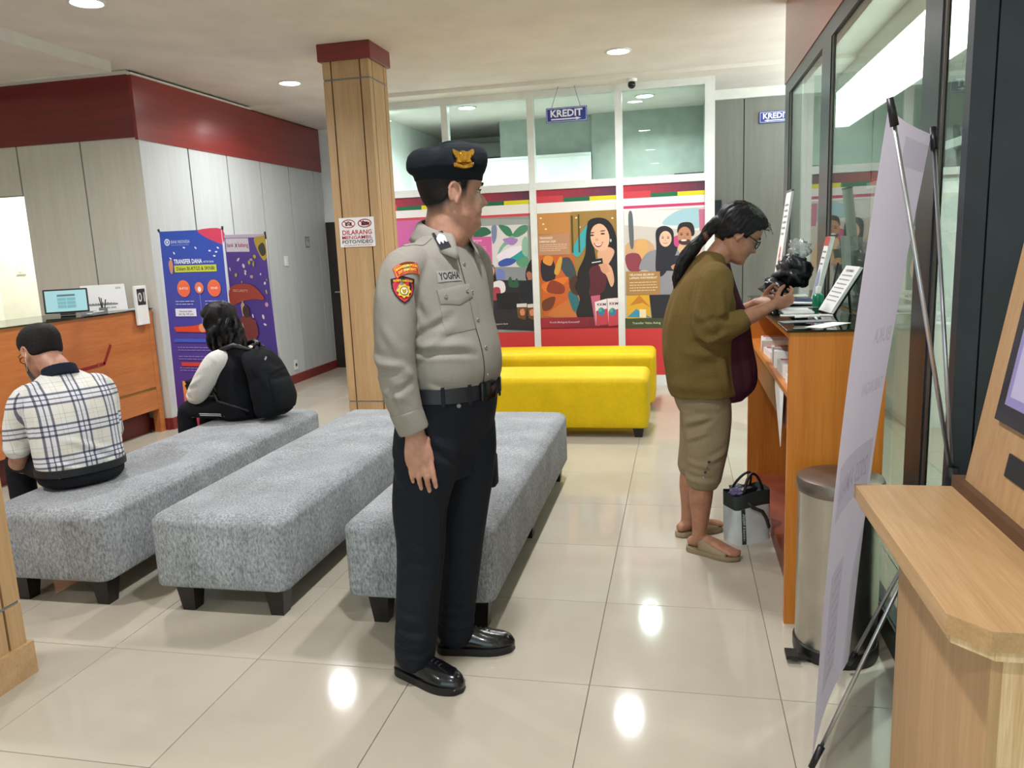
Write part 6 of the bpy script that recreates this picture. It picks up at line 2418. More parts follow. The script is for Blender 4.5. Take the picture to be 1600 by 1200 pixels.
# chest pocket and flap
h, n = spot(716, 486)
cloth_patch('chest_pocket', shirt, tree, lambda u, v: (0.5 + (u - 0.5) * (1 - 0.06 * v), v), h, n, 0.118, 0.125, 'uniform_shirt', 0.0005, 0.0022, 12, 12, roll=math.radians(4))
h, n = spot(714, 462)
cloth_patch('pocket_flap', shirt, tree, lambda u, v: (u, v * (0.72 + 0.28 * (1 - abs(2 * u - 1)))), h, n, 0.124, 0.058, 'uniform_shirt', 0.003, 0.004, 14, 6, roll=math.radians(6))
for x, y in ((695, 464), (727, 455)):
    h, n = spot(x, y)
    button(shirt, tree, h + n * 0.008, n, 0.006, 'button_grey')
# front placket down the middle
pts_t = [RT + F * 0.30 + Vector((0, 0, 0))]
prj = on_surface(tree, 0)
for nm, off_, wd, mt_ in (('placket', 0.0, 0.034, 'uniform_shirt'), ('placket_edge', 0.018, 0.004, 'seam_dark')):
    vs, fs = [], []
    for j in range(41):
        z = 1.43 - 0.43 * j / 40
        for s in (-1, 0, 1):
            p = RT + R * (off_ + s * wd / 2) + F * 0.1 + Vector((0, 0, z))
            hh = tree.ray_cast(p + F * 0.4, -F, 0.8)
            q = hh[0] if hh[0] is not None else p
            vs.append(q + F * (0.0025 if s == 0 else 0.0015))
    for j in range(40):
        for s in range(2):
            fs.append((j * 3 + s, j * 3 + s + 1, (j + 1) * 3 + s + 1, (j + 1) * 3 + s))
    MB().add(vs, fs).build(nm, mt_, shirt, True)
for k in range(5):
    z = 1.38 - 0.085 * k
    hh = tree.ray_cast(RT + F * 0.5 + R * 0.0 + Vector((0, 0, z)), -F, 0.8)
    if hh[0] is not None:
        button(shirt, tree, hh[0] + F * 0.003, F, 0.006, 'button_grey')
# sleeve patches
h, n = spot(631, 453)
pr = Print(0.0003)
sh_ = lambda k: [(0.034 + (x - 0.034) * k, 0.040 + (y - 0.040) * k) for x, y in ((0.0, 0.008), (0.017, 0.004), (0.034, 0.0), (0.051, 0.004), (0.068, 0.008), (0.067, 0.035), (0.060, 0.055), (0.048, 0.070), (0.034, 0.080), (0.020, 0.070), (0.008, 0.055), (0.001, 0.035))]
pr.poly(sh_(1.0), '#16151a')
pr.poly(sh_(0.88), '#c02a3c')
pr.poly([(0.004, 0.011), (0.034, 0.004), (0.064, 0.011), (0.064, 0.021), (0.034, 0.014), (0.004, 0.021)], '#16151a')
pr.text('KORPS SABHARA', 0.034, 0.0165, 0.0085, '#e0c22c', 'c', 0.02, 0.054)
st = []
for k in range(32):
    a = 2 * PI * k / 32
    r_ = 0.0205 if k % 4 in (0, 1) else 0.0165
    st.append((0.034 + r_ * math.cos(a), 0.043 + r_ * math.sin(a)))
pr.poly(st, '#e0b82a')
pr.ell(0.034, 0.043, 0.0125, 0.0125, '#2a2730')
pr.ell(0.034, 0.043, 0.0105, 0.0105, '#e9dcb8')
pr.blob([(0.028, 0.037), (0.034, 0.040), (0.040, 0.037), (0.039, 0.046), (0.034, 0.051), (0.029, 0.046)], '#b08a2c')
place_print(pr, 'shield_patch', shirt, tree, h, n, 0.068, 0.080, 'cloth_ink', 0.0025, roll=math.radians(-4))
h, n = spot(636, 420)
pr = Print(0.0003)
arc = lambda u, v: (u, v + 6.5 * (u - 0.038) ** 2)
g_ = [(0.076 * i / 12, 0.0) for i in range(13)] + [(0.076 * i / 12, 0.034) for i in range(12, -1, -1)]
pr.poly([arc(*p) for p in g_], '#c22c34')
g_ = [(0.003 + 0.070 * i / 12, 0.0025) for i in range(13)] + [(0.003 + 0.070 * i / 12, 0.0315) for i in range(12, -1, -1)]
pr.poly([arc(*p) for p in g_], '#d9b028')
g_ = [(0.0045 + 0.067 * i / 12, 0.004) for i in range(13)] + [(0.0045 + 0.067 * i / 12, 0.030) for i in range(12, -1, -1)]
pr.poly([arc(*p) for p in g_], '#b5252e')
n0 = len(pr.v)
pr.text('BAHARKAM POLRI', 0.038, 0.0145, 0.0105, '#e6c52c', 'c', 0.025, 0.063)
pr.text('DIT PAMOBVIT', 0.038, 0.0265, 0.0105, '#e6c52c', 'c', 0.025, 0.054)
pr.v = pr.v[:n0] + [arc(u, v) + (z,) for u, v, z in pr.v[n0:]]
place_print(pr, 'unit_patch', shirt, tree, h, n, 0.076, 0.040, 'cloth_ink', 0.0025, roll=math.radians(8))

# --- trousers
S = Solid()
S.torso([tr_(-0.005, 0.70, 0.10, 0.08, 0.09, side=0), tr_(-0.03, 0.76, 0.168, 0.11, 0.13), tr_(-0.022, 0.82, 0.180, 0.128, 0.142), tr_(-0.008, 0.90, 0.178, 0.142, 0.136), tr_(0.004, 0.97, 0.170, 0.146, 0.122), tr_(0.006, 1.005, 0.166, 0.142, 0.118)], F)
S.limb([tuple(W(-0.03, -0.08, 0.86)) + (0.085, 0.105), tuple(W(-0.055, -0.086, 0.76)) + (0.090, 0.108), tuple(W(-0.085, -0.09, 0.62)) + (0.082, 0.094), tuple(W(-0.094, -0.092, 0.46)) + (0.074, 0.080),
        tuple(W(-0.115, -0.09, 0.30)) + (0.070, 0.076), tuple(W(-0.130, -0.086, 0.17)) + (0.069, 0.074), tuple(W(-0.142, -0.078, 0.085)) + (0.066, 0.070)], R, 5, 28)
S.limb([tuple(W(0.04, 0.08, 0.86)) + (0.085, 0.10), tuple(W(0.038, 0.078, 0.76)) + (0.088, 0.098), tuple(W(0.022, 0.078, 0.62)) + (0.080, 0.09), tuple(W(0.0, 0.085, 0.46)) + (0.072, 0.078),
        tuple(W(-0.025, 0.095, 0.30)) + (0.066, 0.072), tuple(W(-0.046, 0.103, 0.17)) + (0.065, 0.070), tuple(W(-0.055, 0.108, 0.07)) + (0.063, 0.066)], R, 5, 28)
fo = [(W(-0.2, -0.14, 0.20), W(-0.06, -0.16, 0.17), 0.008, 0.014), (W(-0.2, -0.13, 0.14), W(-0.06, -0.15, 0.12), -0.008, 0.012), (W(-0.2, -0.15, 0.26), W(-0.08, -0.16, 0.24), 0.005, 0.014),
      (W(-0.12, 0.04, 0.15), W(0.02, 0.10, 0.12), 0.008, 0.013), (W(-0.1, 0.06, 0.22), W(0.04, 0.10, 0.19), -0.006, 0.013), (W(-0.16, -0.15, 0.52), W(-0.03, -0.17, 0.47), 0.005, 0.015),
      (W(-0.16, -0.14, 0.46), W(-0.03, -0.17, 0.44), -0.004, 0.012), (W(-0.02, -0.17, 0.84), W(0.05, -0.1, 0.76), -0.006, 0.014), (W(0.02, -0.1, 0.66), W(-0.03, -0.1, 0.30), -0.006, 0.018),
      (W(-0.17, -0.1, 0.80), W(-0.10, -0.17, 0.70), 0.005, 0.02)]
trs, ttree = finish(S.skin(0.0052, 4), 'trousers', 'uniform_trousers', po, folds_disp([(a, b, c * 1.2, d) for a, b, c, d in fo], 0.005, 6, (1, 1, 0.5), 9.0))
h, n = pix_hit(ttree, 717, 634)
if h is not None:
    button(trs, ttree, h - pix_ray(717, 634) * 0.002, -pix_ray(717, 634), 0.007, 'button_grey')
p0 = RT + F * 0.035 - R * 0.150 + Vector((0, 0, 0.70))
MB().rbox(p0.x - 0.03, p0.x + 0.03, p0.y - 0.03, p0.y + 0.03, 0.62, 0.735, 0.01, 2).build('cargo_pocket', 'uniform_trousers', trs, True)


# --- belt with loops and pouch-like buckle
def waist(extra_, z, th):
    c = RT + F * 0.006
    d = F * math.cos(th) + R * math.sin(th)
    a = 0.170 + extra_
    b = (0.150 if math.cos(th) > 0 else 0.122) + extra_
    k = 1 / (abs(math.sin(th) / a) ** 2.3 + abs(math.cos(th) / b) ** 2.3) ** (1 / 2.3)
    return c + d * k + Vector((0, 0, z))


vs, fs = [], []
nb = 72
prof = [(0.001, 0.966), (0.007, 0.968), (0.007, 1.012), (0.001, 1.014)]
for k in range(nb):
    for e, z in prof:
        vs.append(waist(e, z, 2 * PI * k / nb))
for k in range(nb):
    for j in range(4):
        fs.append((k * 4 + j, ((k + 1) % nb) * 4 + j, ((k + 1) % nb) * 4 + (j + 1) % 4, k * 4 + (j + 1) % 4))
belt = MB().add(vs, fs).build('belt', 'belt_black', po, True, angle=40)
for th in (0.45, 0.95, 1.75, 2.4, -0.5, -1.2):
    q = waist(0.008, 0, th)
    d = (waist(0.008, 0, th + 0.05) - waist(0.008, 0, th - 0.05)).normalized()
    nn_ = d.cross(Vector((0, 0, 1)))
    M = Matrix(((d.x, nn_.x, 0, q.x), (d.y, nn_.y, 0, q.y), (0, 0, 1, 0), (0, 0, 0, 1)))
    MB().rbox(-0.006, 0.006, -0.003, 0.003, 0.958, 1.02, 0.002, 1, mat=M).build('belt_loop', 'uniform_trousers', belt)
q = waist(0.010, 0, 0.0)
M = Matrix(((R.x, F.x, 0, q.x), (R.y, F.y, 0, q.y), (0, 0, 1, 0), (0, 0, 0, 1)))
MB().rbox(-0.035, 0.035, -0.006, 0.010, 0.962, 1.020, 0.005, 2, mat=M).build('buckle', 'black_gloss', belt, True, angle=40)

# --- shoes
shoe(po, 'shoe', W(-0.222, -0.038, 0), (0.92, -0.392, 0), 0.288, 0.112, 'leather_black', 'sole_black')
shoe(po, 'shoe', W(-0.130, 0.104, 0), (0.985, 0.17, 0), 0.288, 0.112, 'leather_black', 'sole_black')

# --- beret
S = Solid()
rows = []
NB = 64
for z, gx, gf, gb in ((0.030, 0.004, 0.003, 0.004), (0.036, 0.007, 0.006, 0.007), (0.050, 0.009, 0.007, 0.010), (0.056, 0.014, 0.012, 0.020), (0.064, 0.020, 0.015, 0.024), (0.078, 0.027, 0.021, 0.029), (0.098, 0.028, 0.024, 0.028),
                      (0.116, 0.022, 0.022, 0.022), (0.131, 0.008, 0.012, 0.008), (0.142, -0.016, -0.010, -0.016), (0.148, -0.046, -0.048, -0.050), (0.150, -0.07, -0.085, -0.085)):
    ring = []
    for k in range(NB):
        a = 2 * PI * k / NB
        c, s = math.cos(a), math.sin(a)
        x = (0.077 + gx) * c
        y = -0.003 + ((0.095 + gf) * s if s > 0 else (0.098 + gb) * s)
        up_ = min(1, max(0, (z - 0.05) / 0.03))
        zz = z - up_ * (0.014 * max(0, -s) ** 2 + 0.010 * max(0, c))
        # soft dent between the back lobe and the front
        zz -= 0.007 * gauss(y + 0.055, 0.016) * min(1, max(0, (z - 0.10) / 0.03))
        ring.append(hd.to((x, y, zz)))
    rows.append(ring)
S.rings(rows)
bfo = [(hd.to((0.06, -0.06, 0.125)), hd.to((0.02, -0.03, 0.140)), -0.006, 0.014), (hd.to((0.095, -0.07, 0.08)), hd.to((0.08, -0.02, 0.12)), 0.004, 0.016), (hd.to((0.10, 0.0, 0.066)), hd.to((0.10, 0.06, 0.062)), -0.003, 0.008)]
beret, btree = finish(S.skin(0.004, 5), 'beret', 'felt_black', po, folds_disp(bfo, 0.0022, 12))
h, n = pix_hit(btree, 724, 248)
n = (n + (CAMP - h).normalized() * 0.6).normalized()
dn = Vector((0, 0, -1))
dn = (dn - n * dn.dot(n)).normalized()
ux = n.cross(dn).normalized()
if dn.cross(ux).dot(n) < 0:
    ux = -ux
bd = MB()
o = h + n * 0.001


def emb(pts, t0, t1, sub=4):
    m = len(pts)
    out = []
    for k in range(m):
        a, b, c, d = pts[k - 1], pts[k], pts[(k + 1) % m], pts[(k + 2) % m]
        for j in range(sub):
            t = j / sub
            out.append(tuple(0.5 * (2 * b[i] + (-a[i] + c[i]) * t + (2 * a[i] - 5 * b[i] + 4 * c[i] - d[i]) * t * t + (-a[i] + 3 * b[i] - 3 * c[i] + d[i]) * t ** 3) for i in (0, 1)))
    cx = sum(p[0] for p in out) / len(out)
    cy = sum(p[1] for p in out) / len(out)
    m = len(out)
    vs = [o + ux * x + dn * y + n * t0 for x, y in out] + [o + ux * (cx + (x - cx) * 0.8) + dn * (cy + (y - cy) * 0.8) + n * t1 for x, y in out]
    fs = [tuple(range(m, 2 * m))] + [(k, (k + 1) % m, m + (k + 1) % m, m + k) for k in range(m)]
    bd.add(vs, fs)


emb([(-0.027, -0.026), (-0.014, -0.021), (0.0, -0.024), (0.014, -0.021), (0.027, -0.026), (0.029, -0.012), (0.024, 0.0), (0.022, 0.014), (-0.022, 0.014), (-0.024, 0.0), (-0.029, -0.012)], -0.003, 0.005)
emb([(-0.014, -0.014), (0.0, -0.018), (0.014, -0.014), (0.012, 0.004), (0.0, 0.014), (-0.012, 0.004)], 0.002, 0.008)
emb([(-0.008, -0.008), (0.0, -0.011), (0.008, -0.008), (0.006, 0.003), (0.0, 0.008), (-0.006, 0.003)], 0.006, 0.011)
emb([(-0.031, 0.010), (-0.020, 0.014), (0.0, 0.019), (0.020, 0.014), (0.031, 0.010), (0.029, 0.021), (0.014, 0.028), (0.0, 0.030), (-0.014, 0.028), (-0.029, 0.021)], -0.002, 0.006)
for s in (-1, 1):
    emb([(s * 0.020, -0.020), (s * 0.030, -0.028), (s * 0.033, -0.018), (s * 0.026, -0.006)], 0.0, 0.007)
bd.build('cap_badge', 'gold_metal', beret, True, angle=35)

# ================================================================== WOMAN AT THE COUNTER
RT = Vector((0.10, 3.58, 0))
pw = thing('person', 'standing woman in olive cardigan and tan capri trousers bent over counter', 'person', RT)
F = az(8)
R = right_of(F)
hd = Head(W(0.145, 0.005, 1.440), 10, 31, 0, 0.99, 1.08)
S = Solid()
hd.solid(S, 0.9)
S.limb([tuple(W(0.035, 0, 1.26)) + (0.07, 0.07), tuple(W(0.055, 0, 1.33)) + (0.056, 0.058), tuple(W(0.095, 0.002, 1.385)) + (0.052, 0.055), tuple(W(0.125, 0.004, 1.42)) + (0.05, 0.055)], R, 4, 26)
S.torso([tuple(W(0.0, 0, 0.66)) + (0.09, 0.07, 0.08, 2.2), tuple(W(0.0, 0, 0.9)) + (0.12, 0.09, 0.10, 2.2), tuple(W(0.01, 0, 1.1)) + (0.11, 0.08, 0.08, 2.2), tuple(W(0.04, 0, 1.28)) + (0.10, 0.05, 0.06, 2.2)], F, 3, 24)
# arms, hands
S.limb([tuple(W(*p[:3])) + (p[3],) for p in [(0.05, -0.13, 1.26, 0.04), (0.02, -0.165, 1.12, 0.036), (0.03, -0.165, 1.045, 0.036), (0.10, -0.155, 1.065, 0.037), (0.175, -0.14, 1.088, 0.036), (0.235, -0.12, 1.112, 0.030), (0.275, -0.103, 1.130, 0.024)]], R, 4, 18)
S.limb([tuple(W(*p[:3])) + (p[3],) for p in [(0.05, 0.13, 1.26, 0.04), (0.05, 0.17, 1.10, 0.036), (0.09, 0.16, 1.06, 0.036), (0.19, 0.08, 1.10, 0.032), (0.235, 0.035, 1.135, 0.024)]], R, 4, 18)
tips = hand(S, W(0.280, -0.100, 1.132), (0.93, 0.30, 0.22), (-0.15, 0.75, 0.55), (0, 0, 1), 0.88, thumb=(0.30, 0.75), spread=3,
            curls=[(28, 38, 20), (34, 46, 24), (40, 52, 28), (46, 56, 30)])
hand(S, W(0.238, 0.030, 1.138), (0.85, -0.48, 0.15), (-0.2, -0.6, 0.75), (0, 0, 1), 0.88, thumb=(0.3, 0.7), spread=3,
     curls=[(30, 40, 22), (38, 46, 24), (44, 50, 28), (48, 55, 30)])
# legs and feet
S.limb([tuple(W(*p[:3])) + (p[3],) for p in [(0.01, -0.07, 0.68, 0.06), (0.01, -0.075, 0.48, 0.055), (-0.004, -0.078, 0.36, 0.052), (-0.012, -0.080, 0.27, 0.053), (-0.014, -0.080, 0.17, 0.040), (-0.018, -0.078, 0.095, 0.033), (-0.02, -0.072, 0.06, 0.034)]], R, 4, 18)
S.limb([tuple(W(*p[:3])) + (p[3],) for p in [(0.0, 0.07, 0.68, 0.06), (-0.02, 0.09, 0.48, 0.055), (-0.045, 0.105, 0.36, 0.052), (-0.056, 0.115, 0.27, 0.053), (-0.062, 0.125, 0.17, 0.040), (-0.068, 0.130, 0.095, 0.033), (-0.07, 0.132, 0.06, 0.034)]], R, 4, 18)
for hx, hy, dx, dy in ((-0.052, -0.053, 0.88, -0.475), (-0.102, 0.116, 0.848, 0.53)):
    d = Vector((dx, dy, 0)).normalized()
    S.limb([(W(hx, hy, 0) + d * s).to_tuple()[:2] + (z, a, b) for s, z, a, b in ((0.0, 0.045, 0.026, 0.024), (0.05, 0.055, 0.028, 0.034), (0.11, 0.052, 0.034, 0.030), (0.165, 0.040, 0.040, 0.020), (0.205, 0.034, 0.038, 0.014))], right_of(d), 3, 16)
    for k in range(5):
        o_ = (k - 2) * 0.0155
        c = W(hx, hy, 0) + d * (0.222 - 0.006 * abs(k - (1 if dy < 0 else 3))) + right_of(d) * o_
        S.ball((c.x, c.y, 0.033), (0.012, 0.009, 0.009))
finish(S.skin(0.0042, 3), 'body', 'skin', pw, None, hd.colour(SKIN_B, LIP_B))
hd.eyes(pw, 0.0024)
# hair: swept back, low ponytail
HL2 = [(-0.12, -0.066), (-0.05, -0.060), (-0.028, -0.040), (-0.016, -0.016), (0.010, -0.010), (0.024, -0.016), (0.034, 0.008), (0.052, 0.040), (0.075, 0.060), (0.12, 0.066)]
mask = lambda x, y, z: min(1, max(0, (z - np.interp(y, [q[0] for q in HL2], [q[1] for q in HL2])) / 0.012))
S = hd.hair_shell(mask, 0.021)
b0 = hd.to((0, -0.10, -0.01))
S.limb([tuple(hd.to((0, -0.06, 0.02))) + (0.05, 0.05), tuple(hd.to((0, -0.105, -0.012))) + (0.030, 0.03), tuple(W(-0.005, 0, 1.425)) + (0.026, 0.024), tuple(W(-0.045, -0.005, 1.385)) + (0.038, 0.032), tuple(W(-0.088, -0.008, 1.325)) + (0.040, 0.030),
        tuple(W(-0.110, -0.008, 1.265)) + (0.032, 0.024), tuple(W(-0.120, -0.008, 1.215)) + (0.014, 0.012)], R, 4, 18)
hr, _ = finish(S.skin(0.0045, 3), 'hair', 'hair_black', pw, lambda p, n: 0.005 * noise.noise(Vector(((p.x - p.z) * 18, p.y * 60, (p.x + p.z) * 10))) + 0.004 * noise.noise(Vector(((p.x - p.z) * 60, p.y * 120, (p.x + p.z) * 24))))
MB().tube([W(0.004, -0.028, 1.452), W(0.012, -0.03, 1.435), W(0.004, -0.026, 1.418)], [0.010, 0.012, 0.008], 8).build('hair_clip', 'brown_clip', hr, True)
random.seed(5)
for k in range(10):
    a = hd.to((0.02 * random.uniform(-1, 1) + 0.04, random.uniform(0.05, 0.08), random.uniform(0.06, 0.09)))
    MB().tube([a, a + Vector((0.02, random.uniform(-0.01, 0.01), random.uniform(-0.01, 0.012))), a + Vector((0.035, random.uniform(-0.015, 0.015), random.uniform(-0.05, 0.0)))], [0.0015, 0.0012, 0.0006], 5).build('stray_strand', 'hair_black', hr)
# glasses
gl_ = MB()
for s in (-1, 1):
    pts = [hd.to((s * 0.032 + 0.024 * math.cos(t), 0.098 - 0.004 * abs(math.cos(t)), -0.004 + 0.017 * math.sin(t))) for t in [2 * PI * k / 20 for k in range(20)]]
    gl_.tube(pts, 0.0022, 6, closed=True)
    gl_.tube([hd.to((s * 0.055, 0.094, 0.002)), hd.to((s * 0.074, 0.06, 0.004)), hd.to((s * 0.079, -0.01, 0.006))], 0.002, 6)
gl_.tube([hd.to((-0.008, 0.099, 0.0)), hd.to((0, 0.104, 0.002)), hd.to((0.008, 0.099, 0.0))], 0.002, 6)
gl_.build('glasses', 'black_gloss', pw, True)


# maroon garment showing at the front
def tw(c, z, w, df, db, q=2.2):
    p = RT + F * c
    return (p.x, p.y, z, w, df, db, q)


S = Solid().torso([tw(0.06, 0.70, 0.10, 0.115, 0.05), tw(0.06, 0.76, 0.125, 0.172, 0.06), tw(0.055, 0.84, 0.128, 0.182, 0.06), tw(0.05, 0.95, 0.125, 0.165, 0.06), tw(0.05, 1.08, 0.12, 0.142, 0.06), tw(0.055, 1.19, 0.11, 0.095, 0.06), tw(0.06, 1.27, 0.085, 0.065, 0.05), tw(0.065, 1.315, 0.06, 0.05, 0.05)], F)
finish(S.skin(0.006, 4), 'maroon_blouse', 'maroon_cloth', pw, folds_disp([(W(0.16, -0.08, 1.1), W(0.2, -0.06, 0.75), 0.008, 0.02), (W(0.18, -0.02, 1.1), W(0.22, 0.0, 0.75), -0.008, 0.018)], 0.005, 9, (1, 1, 0.3)))
# cardigan
S = Solid()
S.torso([tw(0.004, 0.735, 0.176, 0.140, 0.158), tw(0.004, 0.76, 0.180, 0.146, 0.166), tw(-0.002, 0.84, 0.182, 0.146, 0.172), tw(-0.010, 0.95, 0.184, 0.142, 0.175), tw(-0.004, 1.06, 0.182, 0.145, 0.172), tw(0.006, 1.15, 0.176, 0.130, 0.156),
         tw(0.016, 1.24, 0.165, 0.095, 0.128), tw(0.030, 1.30, 0.130, 0.070, 0.100), tw(0.042, 1.345, 0.085, 0.050, 0.072), tw(0.05, 1.37, 0.055, 0.04, 0.05)], F)
S.limb([tuple(W(0.04, -0.07, 1.27)) + (0.06, 0.065), tuple(W(0.045, -0.13, 1.25)) + (0.068, 0.076), tuple(W(0.032, -0.16, 1.17)) + (0.066, 0.080), tuple(W(0.018, -0.172, 1.09)) + (0.064, 0.078), tuple(W(0.030, -0.172, 1.035)) + (0.060, 0.070), tuple(W(0.085, -0.160, 1.048)) + (0.054, 0.060),
        tuple(W(0.150, -0.145, 1.075)) + (0.047, 0.048)], R, 5, 26)
S.limb([tuple(W(0.04, 0.07, 1.27)) + (0.06, 0.065), tuple(W(0.045, 0.13, 1.25)) + (0.066, 0.072), tuple(W(0.045, 0.17, 1.12)) + (0.060, 0.066), tuple(W(0.085, 0.165, 1.05)) + (0.055, 0.060), tuple(W(0.150, 0.115, 1.078)) + (0.046, 0.048)], R, 5, 26)
fo = [(W(-0.04, -0.24, 1.13), W(0.06, -0.23, 1.02), 0.012, 0.018), (W(-0.03, -0.24, 1.07), W(0.05, -0.24, 1.10), -0.008, 0.014), (W(0.0, -0.22, 1.0), W(0.10, -0.21, 1.03), 0.010, 0.013), (W(0.04, -0.22, 1.09), W(0.12, -0.2, 1.10), -0.010, 0.014),
      (W(0.06, -0.21, 1.22), W(0.08, -0.22, 1.10), 0.010, 0.018), (W(-0.03, -0.18, 1.24), W(-0.06, -0.21, 1.05), -0.010, 0.020), (W(-0.04, -0.2, 0.99), W(0.10, -0.19, 0.97), -0.016, 0.016), (W(-0.1, -0.18, 0.95), W(0.05, -0.2, 0.93), 0.010, 0.020),
      (W(-0.1, -0.17, 0.86), W(0.08, -0.19, 0.90), -0.008, 0.025), (W(0.08, -0.18, 0.93), W(0.12, -0.15, 0.78), 0.010, 0.020), (W(-0.14, -0.1, 0.80), W(0.1, -0.19, 0.79), 0.010, 0.025), (W(-0.12, -0.1, 1.2), W(-0.16, -0.12, 0.95), 0.008, 0.025)]
cg, ctr = finish(S.skin(0.005, 3), 'cardigan', 'cardigan_olive', pw, folds_disp([(a, b, c * 1.1, d) for a, b, c, d in fo], 0.007, 8, (1, 1, 0.5), 4))
for k in range(3):
    h, n = pix_hit(ctr, 1166 + 2 * k, 532 + 18 * k)
    if h is not None:
        button(cg, ctr, h + n * 0.001, n, 0.006, 'dark_leg')
# capri trousers
S = Solid()
S.torso([tw(0.01, 0.60, 0.08, 0.06, 0.06), tw(0.005, 0.66, 0.150, 0.105, 0.115), tw(0.0, 0.73, 0.160, 0.118, 0.135), tw(0.0, 0.80, 0.155, 0.11, 0.13), tw(0.0, 0.86, 0.14, 0.10, 0.11)], F)
S.limb([tuple(W(0.01, -0.07, 0.74)) + (0.078, 0.108), tuple(W(0.014, -0.074, 0.64)) + (0.080, 0.110), tuple(W(0.014, -0.078, 0.52)) + (0.076, 0.098), tuple(W(0.004, -0.08, 0.42)) + (0.072, 0.086), tuple(W(-0.004, -0.08, 0.355)) + (0.069, 0.080)], R, 5, 26)
S.limb([tuple(W(0.0, 0.07, 0.74)) + (0.078, 0.104), tuple(W(-0.002, 0.076, 0.64)) + (0.080, 0.104), tuple(W(-0.014, 0.086, 0.52)) + (0.074, 0.092), tuple(W(-0.03, 0.098, 0.42)) + (0.070, 0.082), tuple(W(-0.042, 0.104, 0.355)) + (0.067, 0.076)], R, 5, 26)
fo = [(W(-0.1, -0.12, 0.62), W(0.02, -0.17, 0.66), 0.010, 0.013), (W(-0.1, -0.12, 0.58), W(0.04, -0.17, 0.64), -0.008, 0.011), (W(-0.1, -0.12, 0.54), W(0.02, -0.17, 0.59), 0.008, 0.013), (W(-0.09, -0.12, 0.45), W(0.05, -0.16, 0.42), 0.007, 0.014),
      (W(-0.08, -0.12, 0.39), W(0.06, -0.15, 0.37), -0.007, 0.012), (W(0.1, -0.1, 0.5), W(0.0, -0.16, 0.44), 0.007, 0.014)]
cp_, ptr = finish(S.skin(0.005, 4), 'capri_trousers', 'capri_tan', pw, folds_disp(fo, 0.005, 7, (1, 1, 0.6), 6))
for k in range(4):
    h, n = pix_hit(ptr, 1108 - 3 * k, 722 + 8 * k)
    if h is not None:
        button(cp_, ptr, h + n * 0.001, n, 0.006, 'steel' if k % 2 else 'dark_leg')
# sandals
for hx, hy, dx, dy in ((-0.078, -0.040, 0.88, -0.475), (-0.128, 0.100, 0.848, 0.53)):
    d = Vector((dx, dy, 0)).normalized()
    r = right_of(d)
    hv = W(hx, hy, 0)
    L = 0.268
    out = lambda s: 0.100 * (0.33 + 0.08 * math.sin(PI * s) + 0.10 * gauss(s - 0.72, 0.22)) * min(1, (s / 0.10) ** 0.5 + 0.02) * min(1, ((1 - s) / 0.14) ** 0.5 + 0.02)
    S_ = [k / 24 for k in range(25)]
    o1 = [hv + d * (L * s) + r * out(s) * 1.06 for s in S_] + [hv + d * (L * s) - r * out(s) * 1.06 for s in reversed(S_[1:-1])]
    n = len(o1)
    vs, fs = [], []
    c0 = hv + d * L * 0.5
    for z, g_ in ((0.0, 0.95), (0.006, 1.0), (0.018, 0.99), (0.024, 0.97)):
        vs += [c0 + (p - c0) * g_ + Vector((0, 0, z)) for p in o1]
    for j in range(3):
        for k in range(n):
            fs.append((j * n + k, j * n + (k + 1) % n, (j + 1) * n + (k + 1) % n, (j + 1) * n + k))
    fs += [tuple(range(n))[::-1], tuple(range(3 * n, 4 * n))]
    sd_ = MB().add(vs, fs).build('sandal', 'sandal_tan', pw, True, angle=50)
    rs, nq = [], 9
    vs, fs = [], []
    for s in [0.30 + 0.52 * k / nq for k in range(nq + 1)]:
        hgt = 0.088 - 0.045 * ((s - 0.30) / 0.52) ** 0.8
        for k in range(15):
            a = PI * k / 14
            vs.append(hv + d * (L * s) + r * (out(s) * 1.02 * math.cos(a)) + Vector((0, 0, 0.018 + (hgt - 0.018) * math.sin(a) ** 0.7)))
    for j in range(nq):
        for k in range(14):
            fs.append((j * 15 + k, j * 15 + k + 1, (j + 1) * 15 + k + 1, (j + 1) * 15 + k))
    up = MB().add(vs, fs).build('strap', 'sandal_tan', sd_, True)
    md = up.modifiers.new('t', 'SOLIDIFY')
    md.thickness = 0.004
tag(MB().rbox(0.10 + 0.335, 0.10 + 0.43, 3.58 - 0.075, 3.58 - 0.018, 1.165, 1.172, 0.002, 1).build('bank_card', 'white_plastic'), 'white card held in the hands of woman in olive cardigan', 'card')


# ================================================================== SEATED MAN IN CHECKED SHIRT
RT = Vector((-2.725, 3.0, 0.008))
pm_ = thing('person', 'seated man in white and navy checked shirt seen from behind', 'person', RT)
F = az(151)
R = right_of(F)


def U(f, r, z):
    """forward, right, up from the seat point"""
    return RT + F * f + R * r + Vector((0, 0, z))


